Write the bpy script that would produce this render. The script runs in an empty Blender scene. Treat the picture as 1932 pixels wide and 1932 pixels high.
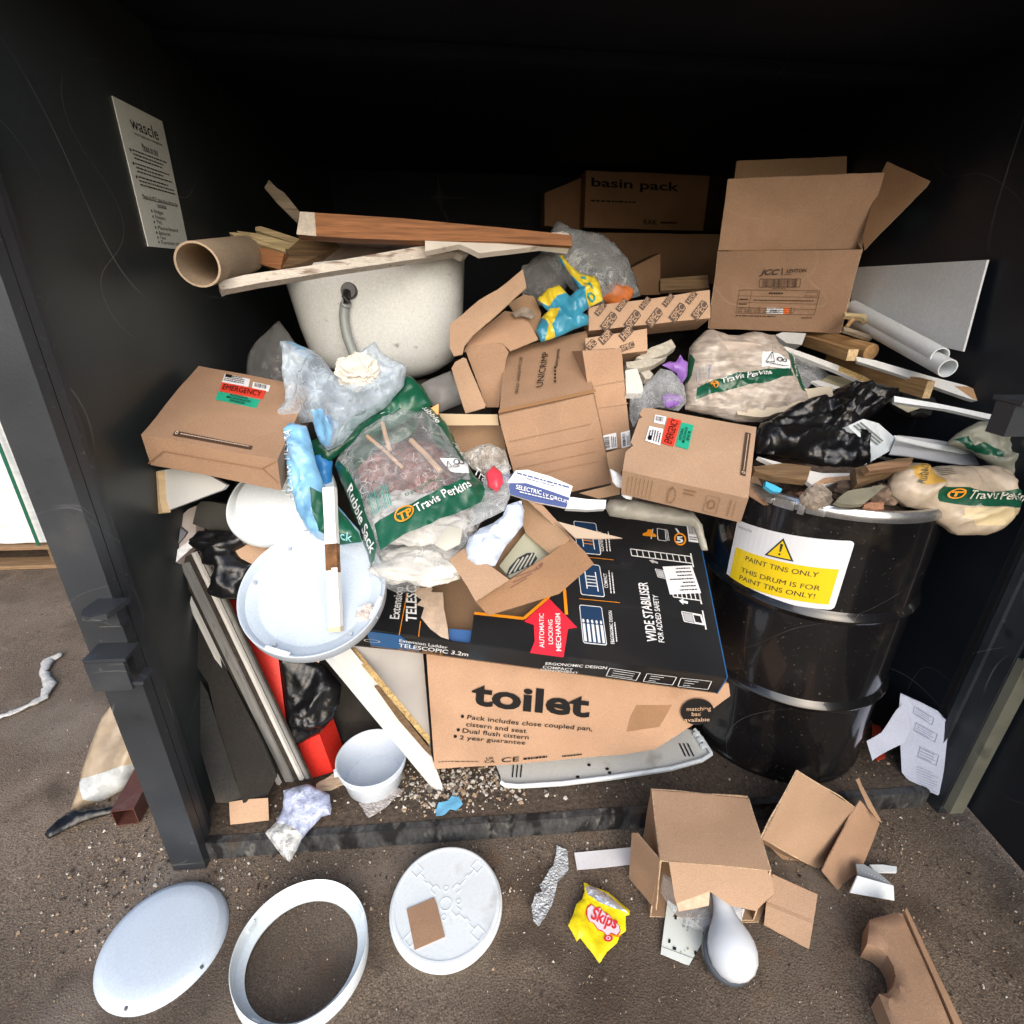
import bpy, bmesh, math, random
from mathutils import Vector, Matrix, noise
from mathutils.geometry import delaunay_2d_cdt
random.seed(7)
V = Vector
SC = bpy.context.scene
COL = SC.collection
R = math.radians
# ------------------------------------------------------------------ camera
FOC = 1000.0; W0 = 1932.0; CX = CY = 966.0
PITCH, YAW, ROLL = R(24.0), R(5.2), R(0.8)
CAM = V((0, 0, 1.5))
_f = V((math.sin(YAW)*math.cos(PITCH), math.cos(YAW)*math.cos(PITCH), -math.sin(PITCH)))
_r = V((math.cos(YAW), -math.sin(YAW), 0))
_u = _r.cross(_f)
_r2 = _r*math.cos(ROLL) + _u*math.sin(ROLL)
_u2 = _u*math.cos(ROLL) - _r*math.sin(ROLL)
def ray(p):                    # survey: a measured sight line, scaled to unit depth
    return _f + _r2*((p[0]-CX)/FOC) + _u2*(-(p[1]-CY)/FOC)
def U(p, z): return CAM + ray(p)*z
def proj(w):
    d = w-CAM; z = d.dot(_f)
    return (CX+FOC*d.dot(_r2)/z, CY-FOC*d.dot(_u2)/z, z)
_FR = {'F': (0, 0, 1932), 'a': (0, 0, 700), 'b': (300, 300, 700), 'c': (850, 300, 700), 'd': (1348, 300, 700), 'e': (250, 700, 700),
       'g': (850, 800, 700), 'h': (1348, 700, 700), 'i': (0, 1000, 700), 'j': (0, 1448, 600), 'k': (500, 1300, 600),
       'l': (1000, 1448, 600), 'm': (1448, 1448, 600), 'n': (1548, 1000, 500), 'o': (600, 1150, 500), 'p': (1000, 200, 900), 'q': (300, 1200, 400)}
def P(fr, *xy):                # measured points of one survey sheet -> list of sight points
    if fr == 'F': s, x0, y0 = 1.0, 0.0, 0.0
    else:
        x0, y0, w = _FR[fr]; s = w/2048.0; x0 *= W0/2048; y0 *= W0/2048
    return [(x0+xy[i]*s, y0+xy[i+1]*s) for i in range(0, len(xy), 2)]
def p1(fr, x, y): return P(fr, x, y)[0]
class Pl:                      # a plane in the place, with 2D coordinates on it
    def __init__(s, O, n, u=None):
        s.O = V(O); s.n = V(n).normalized()
        if u is None:
            u = V((0, 0, 1)).cross(s.n)
            if u.length < 0.2: u = V((1, 0, 0))
        u = V(u); s.u = (u - s.n*u.dot(s.n)).normalized(); s.v = s.n.cross(s.u)
    def hit(s, p):
        d = ray(p); return CAM + d*((s.O-CAM).dot(s.n)/d.dot(s.n))
    def to2(s, p):
        w = s.hit(p)-s.O; return V((w.dot(s.u), w.dot(s.v)))
    def w2(s, w): w = w-s.O; return V((w.dot(s.u), w.dot(s.v)))
    def w(s, q, h=0.0): return s.O + s.u*q[0] + s.v*q[1] + s.n*h
    def off(s, h): return Pl(s.O+s.n*h, s.n, s.u)
def HZ(z): return Pl((0, 0, z), (0, 0, 1))
def at(p, z, n): return Pl(U(p, z), n)
def para(A, B, C, D, z0):      # depths of a parallelogram seen at four sight points (A at depth z0)
    a, b, c, d = ray(A), ray(B), ray(C), ray(D)
    m = Matrix((( b.x, -c.x, d.x), (b.y, -c.y, d.y), (b.z, -c.z, d.z)))
    k = m.inverted() @ (a*z0)
    return [CAM+a*z0, CAM+b*k[0], CAM+c*k[1], CAM+d*k[2]]
def ppl(q):                    # plane through a parallelogram, normal towards the viewer
    n = (q[1]-q[0]).cross(q[3]-q[0]).normalized()
    if n.dot(q[0]-CAM) > 0: n = -n
    return Pl(q[0], n, q[1]-q[0])
# ------------------------------------------------------------------ materials
_MC = {}
def mat(name, col, rough=.6, metal=0.0, n1=None, dirt=None, bump=None, coat=0.0, spec=.5, stretch=None, sss=0.0, fine=None, trans=0.0, lines=None, rnd=0.0):
    """n1=(scale, amount) mottling; fine=(scale, amount) grain; dirt=(scale, threshold, colour, amount); bump=(scale, strength);
    lines=(scale, width, colour, amount) hair-thin scratches"""
    if name in _MC: return _MC[name]
    m = bpy.data.materials.new(name); _MC[name] = m; m.use_nodes = True
    nt = m.node_tree; N = nt.nodes; L = nt.links; b = N['Principled BSDF']
    b.inputs['Roughness'].default_value = rough; b.inputs['Metallic'].default_value = metal
    b.inputs['Specular IOR Level'].default_value = spec; b.inputs['Coat Weight'].default_value = coat
    if trans: b.inputs['Transmission Weight'].default_value = trans
    if sss:
        b.inputs['Subsurface Weight'].default_value = sss; b.inputs['Subsurface Radius'].default_value = (.02, .02, .02)
    tc = N.new('ShaderNodeTexCoord'); co = tc.outputs['Object']
    if stretch:
        mp = N.new('ShaderNodeMapping'); mp.inputs['Scale'].default_value = stretch; L.new(co, mp.inputs['Vector']); co = mp.outputs['Vector']
    def nz(scale, det=4, w=None):
        t = N.new('ShaderNodeTexNoise'); t.inputs['Scale'].default_value = scale; t.inputs['Detail'].default_value = det
        L.new(co, t.inputs['Vector']); return t.outputs['Fac']
    def mix(fac, a, bb, mode='MIX'):
        x = N.new('ShaderNodeMix'); x.data_type = 'RGBA'; x.blend_type = mode
        if isinstance(fac, float): x.inputs[0].default_value = fac
        else: L.new(fac, x.inputs[0])
        for s, c in ((6, a), (7, bb)):
            if isinstance(c, tuple): x.inputs[s].default_value = (*c[:3], 1)
            else: L.new(c, x.inputs[s])
        return x.outputs[2]
    def ramp(fac, a, bb):
        r = N.new('ShaderNodeMapRange'); r.inputs['From Min'].default_value = a; r.inputs['From Max'].default_value = bb
        L.new(fac, r.inputs['Value']); return r.outputs['Result']
    c = tuple(col)
    if n1:
        lo = tuple(x*(1-n1[1]) for x in col); hi = tuple(min(1, x*(1+n1[1])) for x in col)
        c = mix(ramp(nz(n1[0], 6), .3, .7), lo, hi)
    if fine:
        k = fine[1]
        g = mix(ramp(nz(fine[0], 2), .3, .7), (1-k,)*3, (1+k,)*3)
        c = mix(1.0, c, g, 'MULTIPLY')
    if rnd:
        oi = N.new('ShaderNodeObjectInfo'); g = mix(oi.outputs['Random'], (1-rnd, 1-rnd*1.05, 1-rnd*1.2), (1+rnd, 1+rnd, 1+rnd*.9)); c = mix(1.0, c, g, 'MULTIPLY')
    for dd in (dirt if isinstance(dirt, list) else [dirt] if dirt else []):
        f = ramp(nz(dd[0], 8), dd[1], dd[1]+.12)
        mm = N.new('ShaderNodeMath'); mm.operation = 'MULTIPLY'; L.new(f, mm.inputs[0]); mm.inputs[1].default_value = dd[3]; mm.use_clamp = True
        c = mix(mm.outputs[0], c, tuple(dd[2]))
    if lines:
        for sc, sh in ((lines[0], 0), (lines[0]*2.3, 1)):
            f = nz(sc, 0)
            s = N.new('ShaderNodeMath'); s.operation = 'SUBTRACT'; L.new(f, s.inputs[0]); s.inputs[1].default_value = .5+.04*sh
            a = N.new('ShaderNodeMath'); a.operation = 'ABSOLUTE'; L.new(s.outputs[0], a.inputs[0])
            q = N.new('ShaderNodeMapRange'); q.inputs['From Min'].default_value = 0; q.inputs['From Max'].default_value = lines[1]
            q.inputs['To Min'].default_value = lines[3]; q.inputs['To Max'].default_value = 0; L.new(a.outputs[0], q.inputs['Value'])
            # broken up so that scratches come and go
            k = ramp(nz(lines[0]*1.7, 3), .5, .62)
            mm = N.new('ShaderNodeMath'); mm.operation = 'MULTIPLY'; L.new(q.outputs['Result'], mm.inputs[0]); L.new(k, mm.inputs[1])
            c = mix(mm.outputs[0], c, tuple(lines[2]))
    if isinstance(c, tuple): b.inputs['Base Color'].default_value = (*c[:3], 1)
    else: L.new(c, b.inputs['Base Color'])
    if bump:
        bp = N.new('ShaderNodeBump'); bp.inputs['Strength'].default_value = bump[1]; bp.inputs['Distance'].default_value = .004
        L.new(nz(bump[0], 6), bp.inputs['Height']); L.new(bp.outputs['Normal'], b.inputs['Normal'])
    m['c'] = name
    return m
def film(name, col, clear=.6, rough=.2, scale=14, var=.5):
    """thin plastic film: mostly clear, milky in places, with sharp bright creases and glints"""
    if name in _MC: return _MC[name]
    m = bpy.data.materials.new(name); _MC[name] = m; m.use_nodes = True
    nt = m.node_tree; N = nt.nodes; L = nt.links; b = N['Principled BSDF']; out = N['Material Output']
    b.inputs['Base Color'].default_value = (*col, 1); b.inputs['Roughness'].default_value = rough; b.inputs['Specular IOR Level'].default_value = .7
    tr = N.new('ShaderNodeBsdfTransparent'); tr.inputs['Color'].default_value = (.97, .97, .97, 1); mx = N.new('ShaderNodeMixShader')
    tc = N.new('ShaderNodeTexCoord')
    def nz(sc, det, dist=0.0):
        t = N.new('ShaderNodeTexNoise'); t.inputs['Scale'].default_value = sc; t.inputs['Detail'].default_value = det; t.inputs['Distortion'].default_value = dist
        L.new(tc.outputs['Object'], t.inputs['Vector']); return t.outputs['Fac']
    def mth(op, a, bb=None, clamp=False):
        x = N.new('ShaderNodeMath'); x.operation = op; x.use_clamp = clamp
        for k, v in enumerate((a, bb)):
            if v is None: continue
            if isinstance(v, (int, float)): x.inputs[k].default_value = v
            else: L.new(v, x.inputs[k])
        return x.outputs[0]
    def mr(f, a, bb, c, d):
        r = N.new('ShaderNodeMapRange'); r.inputs[1].default_value = a; r.inputs[2].default_value = bb; r.inputs[3].default_value = c; r.inputs[4].default_value = d
        L.new(f, r.inputs[0]); return r.outputs[0]
    vo = N.new('ShaderNodeTexVoronoi'); vo.feature = 'DISTANCE_TO_EDGE'; vo.inputs['Scale'].default_value = scale*1.6
    wv = N.new('ShaderNodeVectorMath'); wv.operation = 'ADD'; nv_ = N.new('ShaderNodeTexNoise'); nv_.inputs['Scale'].default_value = scale*.6; nv_.inputs['Detail'].default_value = 2
    L.new(tc.outputs['Object'], nv_.inputs['Vector']); sc_ = N.new('ShaderNodeVectorMath'); sc_.operation = 'SCALE'; sc_.inputs['Scale'].default_value = 1.6/scale
    L.new(nv_.outputs['Color'], sc_.inputs[0]); L.new(tc.outputs['Object'], wv.inputs[0]); L.new(sc_.outputs[0], wv.inputs[1]); L.new(wv.outputs[0], vo.inputs['Vector'])
    c1 = mr(vo.outputs['Distance'], 0, .12, 1, 0)
    c2 = mr(mth('ABSOLUTE', mth('SUBTRACT', nz(scale*2.2, 1), .5)), 0, .018, 1, 0)
    br = mr(nz(scale*.9, 2), .42, .62, 0, 1)
    cr = mth('MULTIPLY', mth('MAXIMUM', mth('MULTIPLY', c1, .35), c2), br)
    lw = N.new('ShaderNodeLayerWeight'); lw.inputs['Blend'].default_value = .3
    base = mr(nz(scale*.5, 4), .35, .7, (1-clear)*(1-var), (1-clear)*(1+var))
    a = mth('ADD', mth('ADD', base, mth('MULTIPLY', cr, .42)), mth('MULTIPLY', lw.outputs['Facing'], .40), True)
    L.new(a, mx.inputs[0]); L.new(tr.outputs[0], mx.inputs[1]); L.new(b.outputs[0], mx.inputs[2]); L.new(mx.outputs[0], out.inputs['Surface'])
    bp = N.new('ShaderNodeBump'); bp.inputs['Strength'].default_value = .8; bp.inputs['Distance'].default_value = .010
    L.new(mth('ADD', mth('MULTIPLY', vo.outputs['Distance'], 1.2), nz(scale*1.3, 3)), bp.inputs['Height']); L.new(bp.outputs['Normal'], b.inputs['Normal'])
    return m
# ------------------------------------------------------------------ objects
WMX = {}
def thing(name, label, cat, loc, group=None):
    o = bpy.data.objects.new(name, None); COL.objects.link(o); o.empty_display_size = .05
    o.location = loc; WMX[o] = Matrix.Translation(V(loc)); o['label'] = label; o['category'] = cat
    if group: o['group'] = group
    return o
def sharpen(bm, ang=35):
    a = R(ang)
    for f in bm.faces: f.smooth = True
    for e in bm.edges:
        if len(e.link_faces) == 2:
            try: e.smooth = e.calc_face_angle() < a
            except ValueError: e.smooth = True
        else: e.smooth = False
def mk(name, bm, mats, parent=None, rot=None, label=None, cat=None, group=None, kind=None, ang=35, bevel=0, fixn=True):
    if bevel:
        es = [e for e in bm.edges if len(e.link_faces) == 2 and e.calc_face_angle(0) > R(40)]
        if es: bmesh.ops.bevel(bm, geom=es, offset=bevel, segments=2, profile=.5, affect='EDGES', clamp_overlap=True)
    if fixn: bmesh.ops.recalc_face_normals(bm, faces=bm.faces)
    sharpen(bm, ang)
    lo = V((min(v.co[i] for v in bm.verts) for i in range(3))); hi = V((max(v.co[i] for v in bm.verts) for i in range(3)))
    c = (lo+hi)/2
    if parent is None: c.z = lo.z
    M = Matrix.Translation(c)
    if rot is not None: M = M @ rot.to_4x4()
    bm.transform(M.inverted())
    me = bpy.data.meshes.new(name); bm.to_mesh(me); bm.free()
    for m in (mats if isinstance(mats, (list, tuple)) else [mats]): me.materials.append(m)
    o = bpy.data.objects.new(name, me); COL.objects.link(o)
    if parent is not None:
        o.parent = parent; o.matrix_parent_inverse = WMX[parent].inverted()
    o.matrix_basis = M; WMX[o] = M
    if label: o['label'] = label
    if cat: o['category'] = cat
    if group: o['group'] = group
    if kind: o['kind'] = kind
    return o
def rotof(pl): return Matrix((pl.u, pl.v, pl.n)).transposed()
# ------------------------------------------------------------------ shapes
def nv(p, s, seed=0):
    q = V((p[0]*s+seed*7.31, p[1]*s-seed*3.17, (p[2] if len(p) > 2 else 0)*s+seed*1.7)); return noise.noise(q)
def nvec(p, s, seed=0):
    return V((nv(p, s, seed), nv(p, s, seed+11), nv(p, s, seed+23)))
def wob(bm, amp, scale, seed=0):
    for v in bm.verts: v.co += nvec(v.co, scale, seed)*amp
def prism(bm, pts, d, mi=0):
    a = [bm.verts.new(p) for p in pts]; b = [bm.verts.new(V(p)+V(d)) for p in pts]; n = len(pts)
    fs = [bm.faces.new(a), bm.faces.new(b[::-1])]
    for i in range(n): fs.append(bm.faces.new((a[i], b[i], b[(i+1) % n], a[(i+1) % n])))
    for f in fs: f.material_index = mi
    return fs
def aabox(bm, x0, x1, y0, y1, z0, z1, mi=0):
    return prism(bm, [V((x0, y0, z0)), V((x1, y0, z0)), V((x1, y1, z0)), V((x0, y1, z0))], V((0, 0, z1-z0)), mi)
def gbox(bm, q, d, step=.035, amp=.0015, seed=0, mi=0, dent=0):
    """box with gridded, slightly uneven faces: q = four corners of one face, d = its depth vector"""
    A, B, C, D = [V(x) for x in q]; d = V(d)
    nu = max(1, round((B-A).length/step)); nw = max(1, round((D-A).length/step)); nd = max(1, round(d.length/step))
    vs = {}
    def g(i, j, k):
        key = (i, j, k)
        if key not in vs:
            s, t, w = i/nu, j/nw, k/nd
            p = A*(1-s)*(1-t)+B*s*(1-t)+C*s*t+D*(1-s)*t + d*w
            p = p + nvec(p, 9, seed)*amp + nvec(p, 3, seed+5)*dent
            vs[key] = bm.verts.new(p)
        return vs[key]
    F = []
    for i in range(nu):
        for j in range(nw):
            for k in (0, nd): F.append((g(i, j, k), g(i+1, j, k), g(i+1, j+1, k), g(i, j+1, k)))
        for k in range(nd):
            for j in (0, nw): F.append((g(i, j, k), g(i+1, j, k), g(i+1, j, k+1), g(i, j, k+1)))
    for j in range(nw):
        for k in range(nd):
            for i in (0, nu): F.append((g(i, j, k), g(i, j+1, k), g(i, j+1, k+1), g(i, j, k+1)))
    for f in F: bm.faces.new(f).material_index = mi
def tube(bm, path, r, seg=12, mi=0, cap=True, r2=None):
    """round bar along a path; r may be a list"""
    n = len(path); rings = []
    up = V((0, 0, 1))
    for i, p in enumerate(path):
        t = (V(path[min(i+1, n-1)])-V(path[max(i-1, 0)])).normalized()
        a = t.cross(up)
        if a.length < .1: a = t.cross(V((1, 0, 0)))
        a.normalize(); b = t.cross(a); rr = r[i] if isinstance(r, (list, tuple)) else r
        rings.append([bm.verts.new(V(p)+a*math.cos(k/seg*2*math.pi)*rr+b*math.sin(k/seg*2*math.pi)*rr) for k in range(seg)])
    for i in range(n-1):
        for k in range(seg):
            bm.faces.new((rings[i][k], rings[i][(k+1) % seg], rings[i+1][(k+1) % seg], rings[i+1][k])).material_index = mi
    if cap:
        bm.faces.new(rings[0]).material_index = mi; bm.faces.new(rings[-1][::-1]).material_index = mi
def pipe(bm, a, b, r, th, seg=28, mi=0, amp=0):
    """open hollow pipe"""
    a = V(a); b = V(b); t = (b-a).normalized(); e = t.cross(V((0, 0, 1)))
    if e.length < .1: e = t.cross(V((1, 0, 0)))
    e.normalize(); f = t.cross(e)
    prof = [(0, r), (1, r), (1, r-th), (0, r-th)]
    rings = []
    for s, rr in prof:
        rings.append([bm.verts.new(a+(b-a)*s+(e*math.cos(k/seg*6.28319)+f*math.sin(k/seg*6.28319))*rr*(1+amp*math.sin(2*k/seg*6.28319))) for k in range(seg)])
    for i in range(4):
        j = (i+1) % 4
        for k in range(seg): bm.faces.new((rings[i][k], rings[i][(k+1) % seg], rings[j][(k+1) % seg], rings[j][k])).material_index = mi
def lathe(bm, pl, prof, seg=64, c=(0, 0), mi=0, sx=1.0, sy=1.0):
    """profile [(radius, height)] turned about the plane's normal; closed when the radius falls to 0"""
    rings = []
    for r, h in prof:
        if r < 1e-6: rings.append([bm.verts.new(pl.w(c, h))])
        else: rings.append([bm.verts.new(pl.w((c[0]+math.cos(k/seg*2*math.pi)*r*sx, c[1]+math.sin(k/seg*2*math.pi)*r*sy), h)) for k in range(seg)])
    for i in range(len(rings)-1):
        a, b = rings[i], rings[i+1]
        for k in range(seg):
            k2 = (k+1) % seg
            if len(a) == 1 and len(b) == 1: continue
            if len(a) == 1: bm.faces.new((a[0], b[k2], b[k])).material_index = mi
            elif len(b) == 1: bm.faces.new((a[k], a[k2], b[0])).material_index = mi
            else: bm.faces.new((a[k], a[k2], b[k2], b[k])).material_index = mi
def inpoly(q, poly):
    x, y = q[0], q[1]; r = False; n = len(poly); j = n-1
    for i in range(n):
        a, b = poly[i], poly[j]
        if (a[1] > y) != (b[1] > y) and x < (b[0]-a[0])*(y-a[1])/(b[1]-a[1])+a[0]: r = not r
        j = i
    return r
def pdist(q, poly):
    best = 1e9; x, y = q[0], q[1]; n = len(poly)
    for i in range(n):
        a = poly[i]; b = poly[(i+1) % n]; dx, dy = b[0]-a[0], b[1]-a[1]; l = dx*dx+dy*dy
        t = 0 if l < 1e-12 else max(0, min(1, ((x-a[0])*dx+(y-a[1])*dy)/l))
        d = (a[0]+dx*t-x)**2+(a[1]+dy*t-y)**2
        if d < best: best = d
    return math.sqrt(best)
def resample(poly, step, rag=0, seed=0, closed=True):
    out = []; n = len(poly)
    for i in range(n if closed else n-1):
        a = V(poly[i][:2]); b = V(poly[(i+1) % n][:2]); k = max(1, round((b-a).length/step)); nrm = V((-(b-a).y, (b-a).x))
        if nrm.length > 0: nrm.normalize()
        for j in range(k):
            q = a+(b-a)*j/k
            if rag: q = q+nrm*(nv((q.x, q.y), 35, seed)*.7+nv((q.x, q.y), 110, seed+3)*.5)*rag
            out.append(q)
    return out
def smoothpoly(poly, it=2):
    for _ in range(it):
        o = []; n = len(poly)
        for i in range(n):
            a = V(poly[i][:2]); b = V(poly[(i+1) % n][:2]); o += [a*.75+b*.25, a*.25+b*.75]
        poly = o
    return poly
def patch(pl, outline, front, back, res=.02, zones=(), holes=(), rag=0, seed=0, bm=None, side=0, maxr=None, inner=True):
    """solid sheet or cushion over an outline on a plane. front/back(q, d) are heights over the plane, d = distance to the edge.
    zones = [(polygon, material index)]; holes = [polygon]"""
    rnd = random.Random(seed)
    ol = resample(outline, res, rag, seed)
    pts = list(ol); edges = [(i, (i+1) % len(ol)) for i in range(len(ol))]
    zl = []
    for zp, mi in list(zones)+[(h, -1) for h in holes]:
        zr = resample(zp, res, 0, seed); b0 = len(pts); pts += zr; edges += [(b0+i, b0+(i+1) % len(zr)) for i in range(len(zr))]; zl.append((zp, mi))
    x0 = min(p.x for p in ol); x1 = max(p.x for p in ol); y0 = min(p.y for p in ol); y1 = max(p.y for p in ol)
    if inner:
        nx = int((x1-x0)/res)+1; ny = int((y1-y0)/res)+1
        for i in range(nx+1):
            for j in range(ny+1):
                q = V((x0+(i+.5*(j % 2)+rnd.uniform(-.25, .25))*res, y0+(j+rnd.uniform(-.25, .25))*res))
                if inpoly(q, ol) and pdist(q, ol) > res*.45: pts.append(q)
    vv, ee, ff, *_ = delaunay_2d_cdt(pts, edges, [], 0, 1e-6)
    if bm is None: bm = bmesh.new()
    ds = [pdist(q, ol) for q in vv]
    fr = [bm.verts.new(pl.w(q, front(q, d))) for q, d in zip(vv, ds)]
    bk = [bm.verts.new(pl.w(q, back(q, d))) for q, d in zip(vv, ds)]
    ec = {}
    for f in ff:
        c = V((sum(vv[i].x for i in f)/len(f), sum(vv[i].y for i in f)/len(f)))
        if not inpoly(c, ol): continue
        mi = 0
        for zp, k in zl:
            if inpoly(c, zp): mi = k
        if mi < 0: continue
        f = list(f)
        try:
            bm.faces.new([fr[i] for i in f]).material_index = mi
            bm.faces.new([bk[i] for i in reversed(f)]).material_index = mi
        except ValueError: continue
        for i in range(len(f)):
            a, b = f[i], f[(i+1) % len(f)]; k = (min(a, b), max(a, b)); ec.setdefault(k, []).append((a, b, mi))
    for k, l in ec.items():
        if len(l) == 1:
            a, b, mi = l[0]
            try: bm.faces.new((fr[b], fr[a], bk[a], bk[b])).material_index = mi if side is None else side
            except ValueError: pass
    for v in [v for v in bm.verts if not v.link_faces]: bm.verts.remove(v)
    bmesh.ops.remove_doubles(bm, verts=bm.verts, dist=1e-6)
    return bm
def crump(q, s, amp, seed=0):
    """creased paper: sharp ridges"""
    a = 1-2*abs(nv(q, s, seed)); b = 1-2*abs(nv(q, s*2.3, seed+4)); c = nv(q, s*.45, seed+9)
    return amp*(a*.55+b*.25+c*.6)
def dome(d, r): 
    t = min(1, d/r); return math.sqrt(max(0, 1-(1-t)**2))
def P2(pl, pts): return [pl.to2(p) for p in pts]
def sheet(pl, outline, th=.003, amp=.0012, s=8, seed=0, res=.025, rag=0, zones=(), holes=(), crease=0, cs=14, bend=None, bm=None, side=0):
    def fr(q, d): 
        h = nv(q, s, seed)*amp
        if crease: h += crump(q, cs, crease, seed)
        if bend: h += bend(q)
        return h
    return patch(pl, outline, fr, lambda q, d: fr(q, d)-th, res, zones, holes, rag, seed, bm, side)
def wrinkle(q, s, amp, seed=0):
    """thin film: long narrow ridges at several sizes"""
    a = seed*1.3; ca, sa = math.cos(a), math.sin(a)
    x = q[0]*ca-q[1]*sa; y = q[0]*sa+q[1]*ca
    wx = nv((x, y), s*.5, seed+31)*.35/s*4; wy = nv((x, y), s*.5, seed+37)*.35/s*4
    t = 0; k = 1.0; f = s
    for o in range(4):
        r = 1-abs(nv(((x+wx)*(.5 if o % 2 else 1), (y+wy)*(1 if o % 2 else .5)), f, seed+o*5))*1.9
        t += k*(max(0, r)**2.2); k *= .52; f *= 1.95
    return amp*(t-.75)
def pillow(pl, outline, bulge, r=None, amp=.01, s=14, seed=0, res=.018, zones=(), backh=None, rag=0, edge=.004):
    r = r or bulge*1.6; res = min(res, .0085) if res < .02 else res*.6; rag = rag or .002
    def fr(q, d):
        k = min(1, d/.03)
        return edge*.5+bulge*dome(d, r)+wrinkle(q, s, amp, seed)*(.25+.75*k)+nv(q, s*.35, seed+2)*amp*.5*k
    bh = backh if backh is not None else bulge*.7
    bm = patch(pl, outline, fr, lambda q, d: -edge*.5-bh*dome(d, r)+min(0, 0), res, zones, (), rag, seed)
    return bm, fr
# ------------------------------------------------------------------ print and lettering
_TC = {}
def glyphs(s, bold=0.0, shear=0.0):
    k = (s, bold, shear)
    if k in _TC: return _TC[k]
    cu = bpy.data.curves.new('t', 'FONT'); cu.body = s; cu.offset = bold; cu.resolution_u = 3; cu.fill_mode = 'FRONT' if hasattr(cu, 'fill_mode') and cu.dimensions == '3D' else cu.fill_mode
    cu.shear = shear
    ob = bpy.data.objects.new('t', cu); me = bpy.data.meshes.new_from_object(ob)
    vs = [(v.co.x, v.co.y) for v in me.vertices]; fs = [tuple(p.vertices) for p in me.polygons]
    bpy.data.objects.remove(ob); bpy.data.curves.remove(cu); bpy.data.meshes.remove(me)
    x0 = min(v[0] for v in vs); x1 = max(v[0] for v in vs)
    _TC[k] = ([((v[0]-x0)/(x1-x0), v[1]/.73) for v in vs], fs); return _TC[k]
class Print:
    """ink on a surface: items in the plane's 2D coordinates"""
    def __init__(s, pl, h=None, off=.0022): s.pl = pl; s.bm = bmesh.new(); s.off = off; s.h = h or (lambda q: 0.0); s.m3 = None
    def pt(s, q): return s.pl.w(q, s.h(q)+s.off) if s.m3 is None else s.m3(q, s.off)
    def frame(s, f):
        bl, br, tl = [V(x) if len(x) == 2 and not isinstance(x, tuple) else s.pl.to2(x) for x in f]
        return bl, br-bl, tl-bl
    def text(s, t, f, bold=0.0, mi=0, shear=0.0, up=0.0):
        o, a, b = s.frame(f); vs, fs = glyphs(t, bold, shear); k0 = s.off; s.off += up
        bv = [s.bm.verts.new(s.pt(o+a*x+b*y)) for x, y in vs]
        for fc in fs:
            try: s.bm.faces.new([bv[i] for i in fc]).material_index = mi
            except ValueError: pass
        s.off = k0
    def poly(s, f, pts, mi=0, up=0.0):
        o, a, b = s.frame(f); k = s.off; s.off += up
        try: s.bm.faces.new([s.bm.verts.new(s.pt(o+a*x+b*y)) for x, y in pts]).material_index = mi
        except ValueError: pass
        s.off = k
    def quad(s, f, x0, y0, x1, y1, mi=0, up=0.0): s.poly(f, [(x0, y0), (x1, y0), (x1, y1), (x0, y1)], mi, up)
    def grid(s, f, x0, y0, x1, y1, n=8, mi=0, up=0.0):
        for i in range(n): s.quad(f, x0+(x1-x0)*i/n, y0, x0+(x1-x0)*(i+1)/n, y1, mi, up)
    def line(s, f, x0, y0, x1, y1, w, mi=0, up=0.0):
        o, a, b = s.frame(f); p = o+a*x0+b*y0; q = o+a*x1+b*y1; d = (q-p); n = V((-d.y, d.x)).normalized()*w/2
        k = s.off; s.off += up
        s.bm.faces.new([s.bm.verts.new(s.pt(x)) for x in (p-n, q-n, q+n, p+n)]).material_index = mi; s.off = k
    def box(s, f, x0, y0, x1, y1, w, mi=0, up=0.0):
        for l in ((x0, y0, x1, y0), (x1, y0, x1, y1), (x1, y1, x0, y1), (x0, y1, x0, y0)): s.line(f, *l, w, mi, up)
    def bars(s, f, x0, y0, x1, y1, n, mi=0, seed=1, up=0.0):
        r = random.Random(seed); w = (x1-x0)/n
        for i in range(n):
            k = r.choice((.25, .4, .65)); s.quad(f, x0+i*w, y0, x0+i*w+w*k, y1, mi, up)
    def fine(s, f, rows, mi=0, seed=1, x0=0.0, x1=1.0, y0=0.0, y1=1.0, fill=.42, ragged=.3, up=0.0, wl=(.04, .13)):
        """print too small to read: rows of word-length dashes"""
        r = random.Random(seed); rh = (y1-y0)/rows
        for i in range(rows):
            x = x0; end = x0+(x1-x0)*(1-r.random()*ragged); y = y1-(i+1)*rh
            while x < end:
                w = (x1-x0)*r.uniform(*wl); s.quad(f, x, y+rh*(1-fill)/2, min(x+w, end), y+rh*(1+fill)/2, mi, up); x += w+(x1-x0)*wl[0]*.5
    def ring(s, f, cx, cy, r0, r1, mi=0, n=28, asp=1.0, up=0.0):
        for i in range(n):
            a, b = i/n*6.2832, (i+1)/n*6.2832
            s.poly(f, [(cx+math.cos(a)*r0, cy+math.sin(a)*r0*asp), (cx+math.cos(b)*r0, cy+math.sin(b)*r0*asp), (cx+math.cos(b)*r1, cy+math.sin(b)*r1*asp), (cx+math.cos(a)*r1, cy+math.sin(a)*r1*asp)], mi, up)
    def disc(s, f, cx, cy, r, mi=0, n=28, asp=1.0, up=0.0):
        s.poly(f, [(cx+math.cos(i/n*6.2832)*r, cy+math.sin(i/n*6.2832)*r*asp) for i in range(n)], mi, up)
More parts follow.
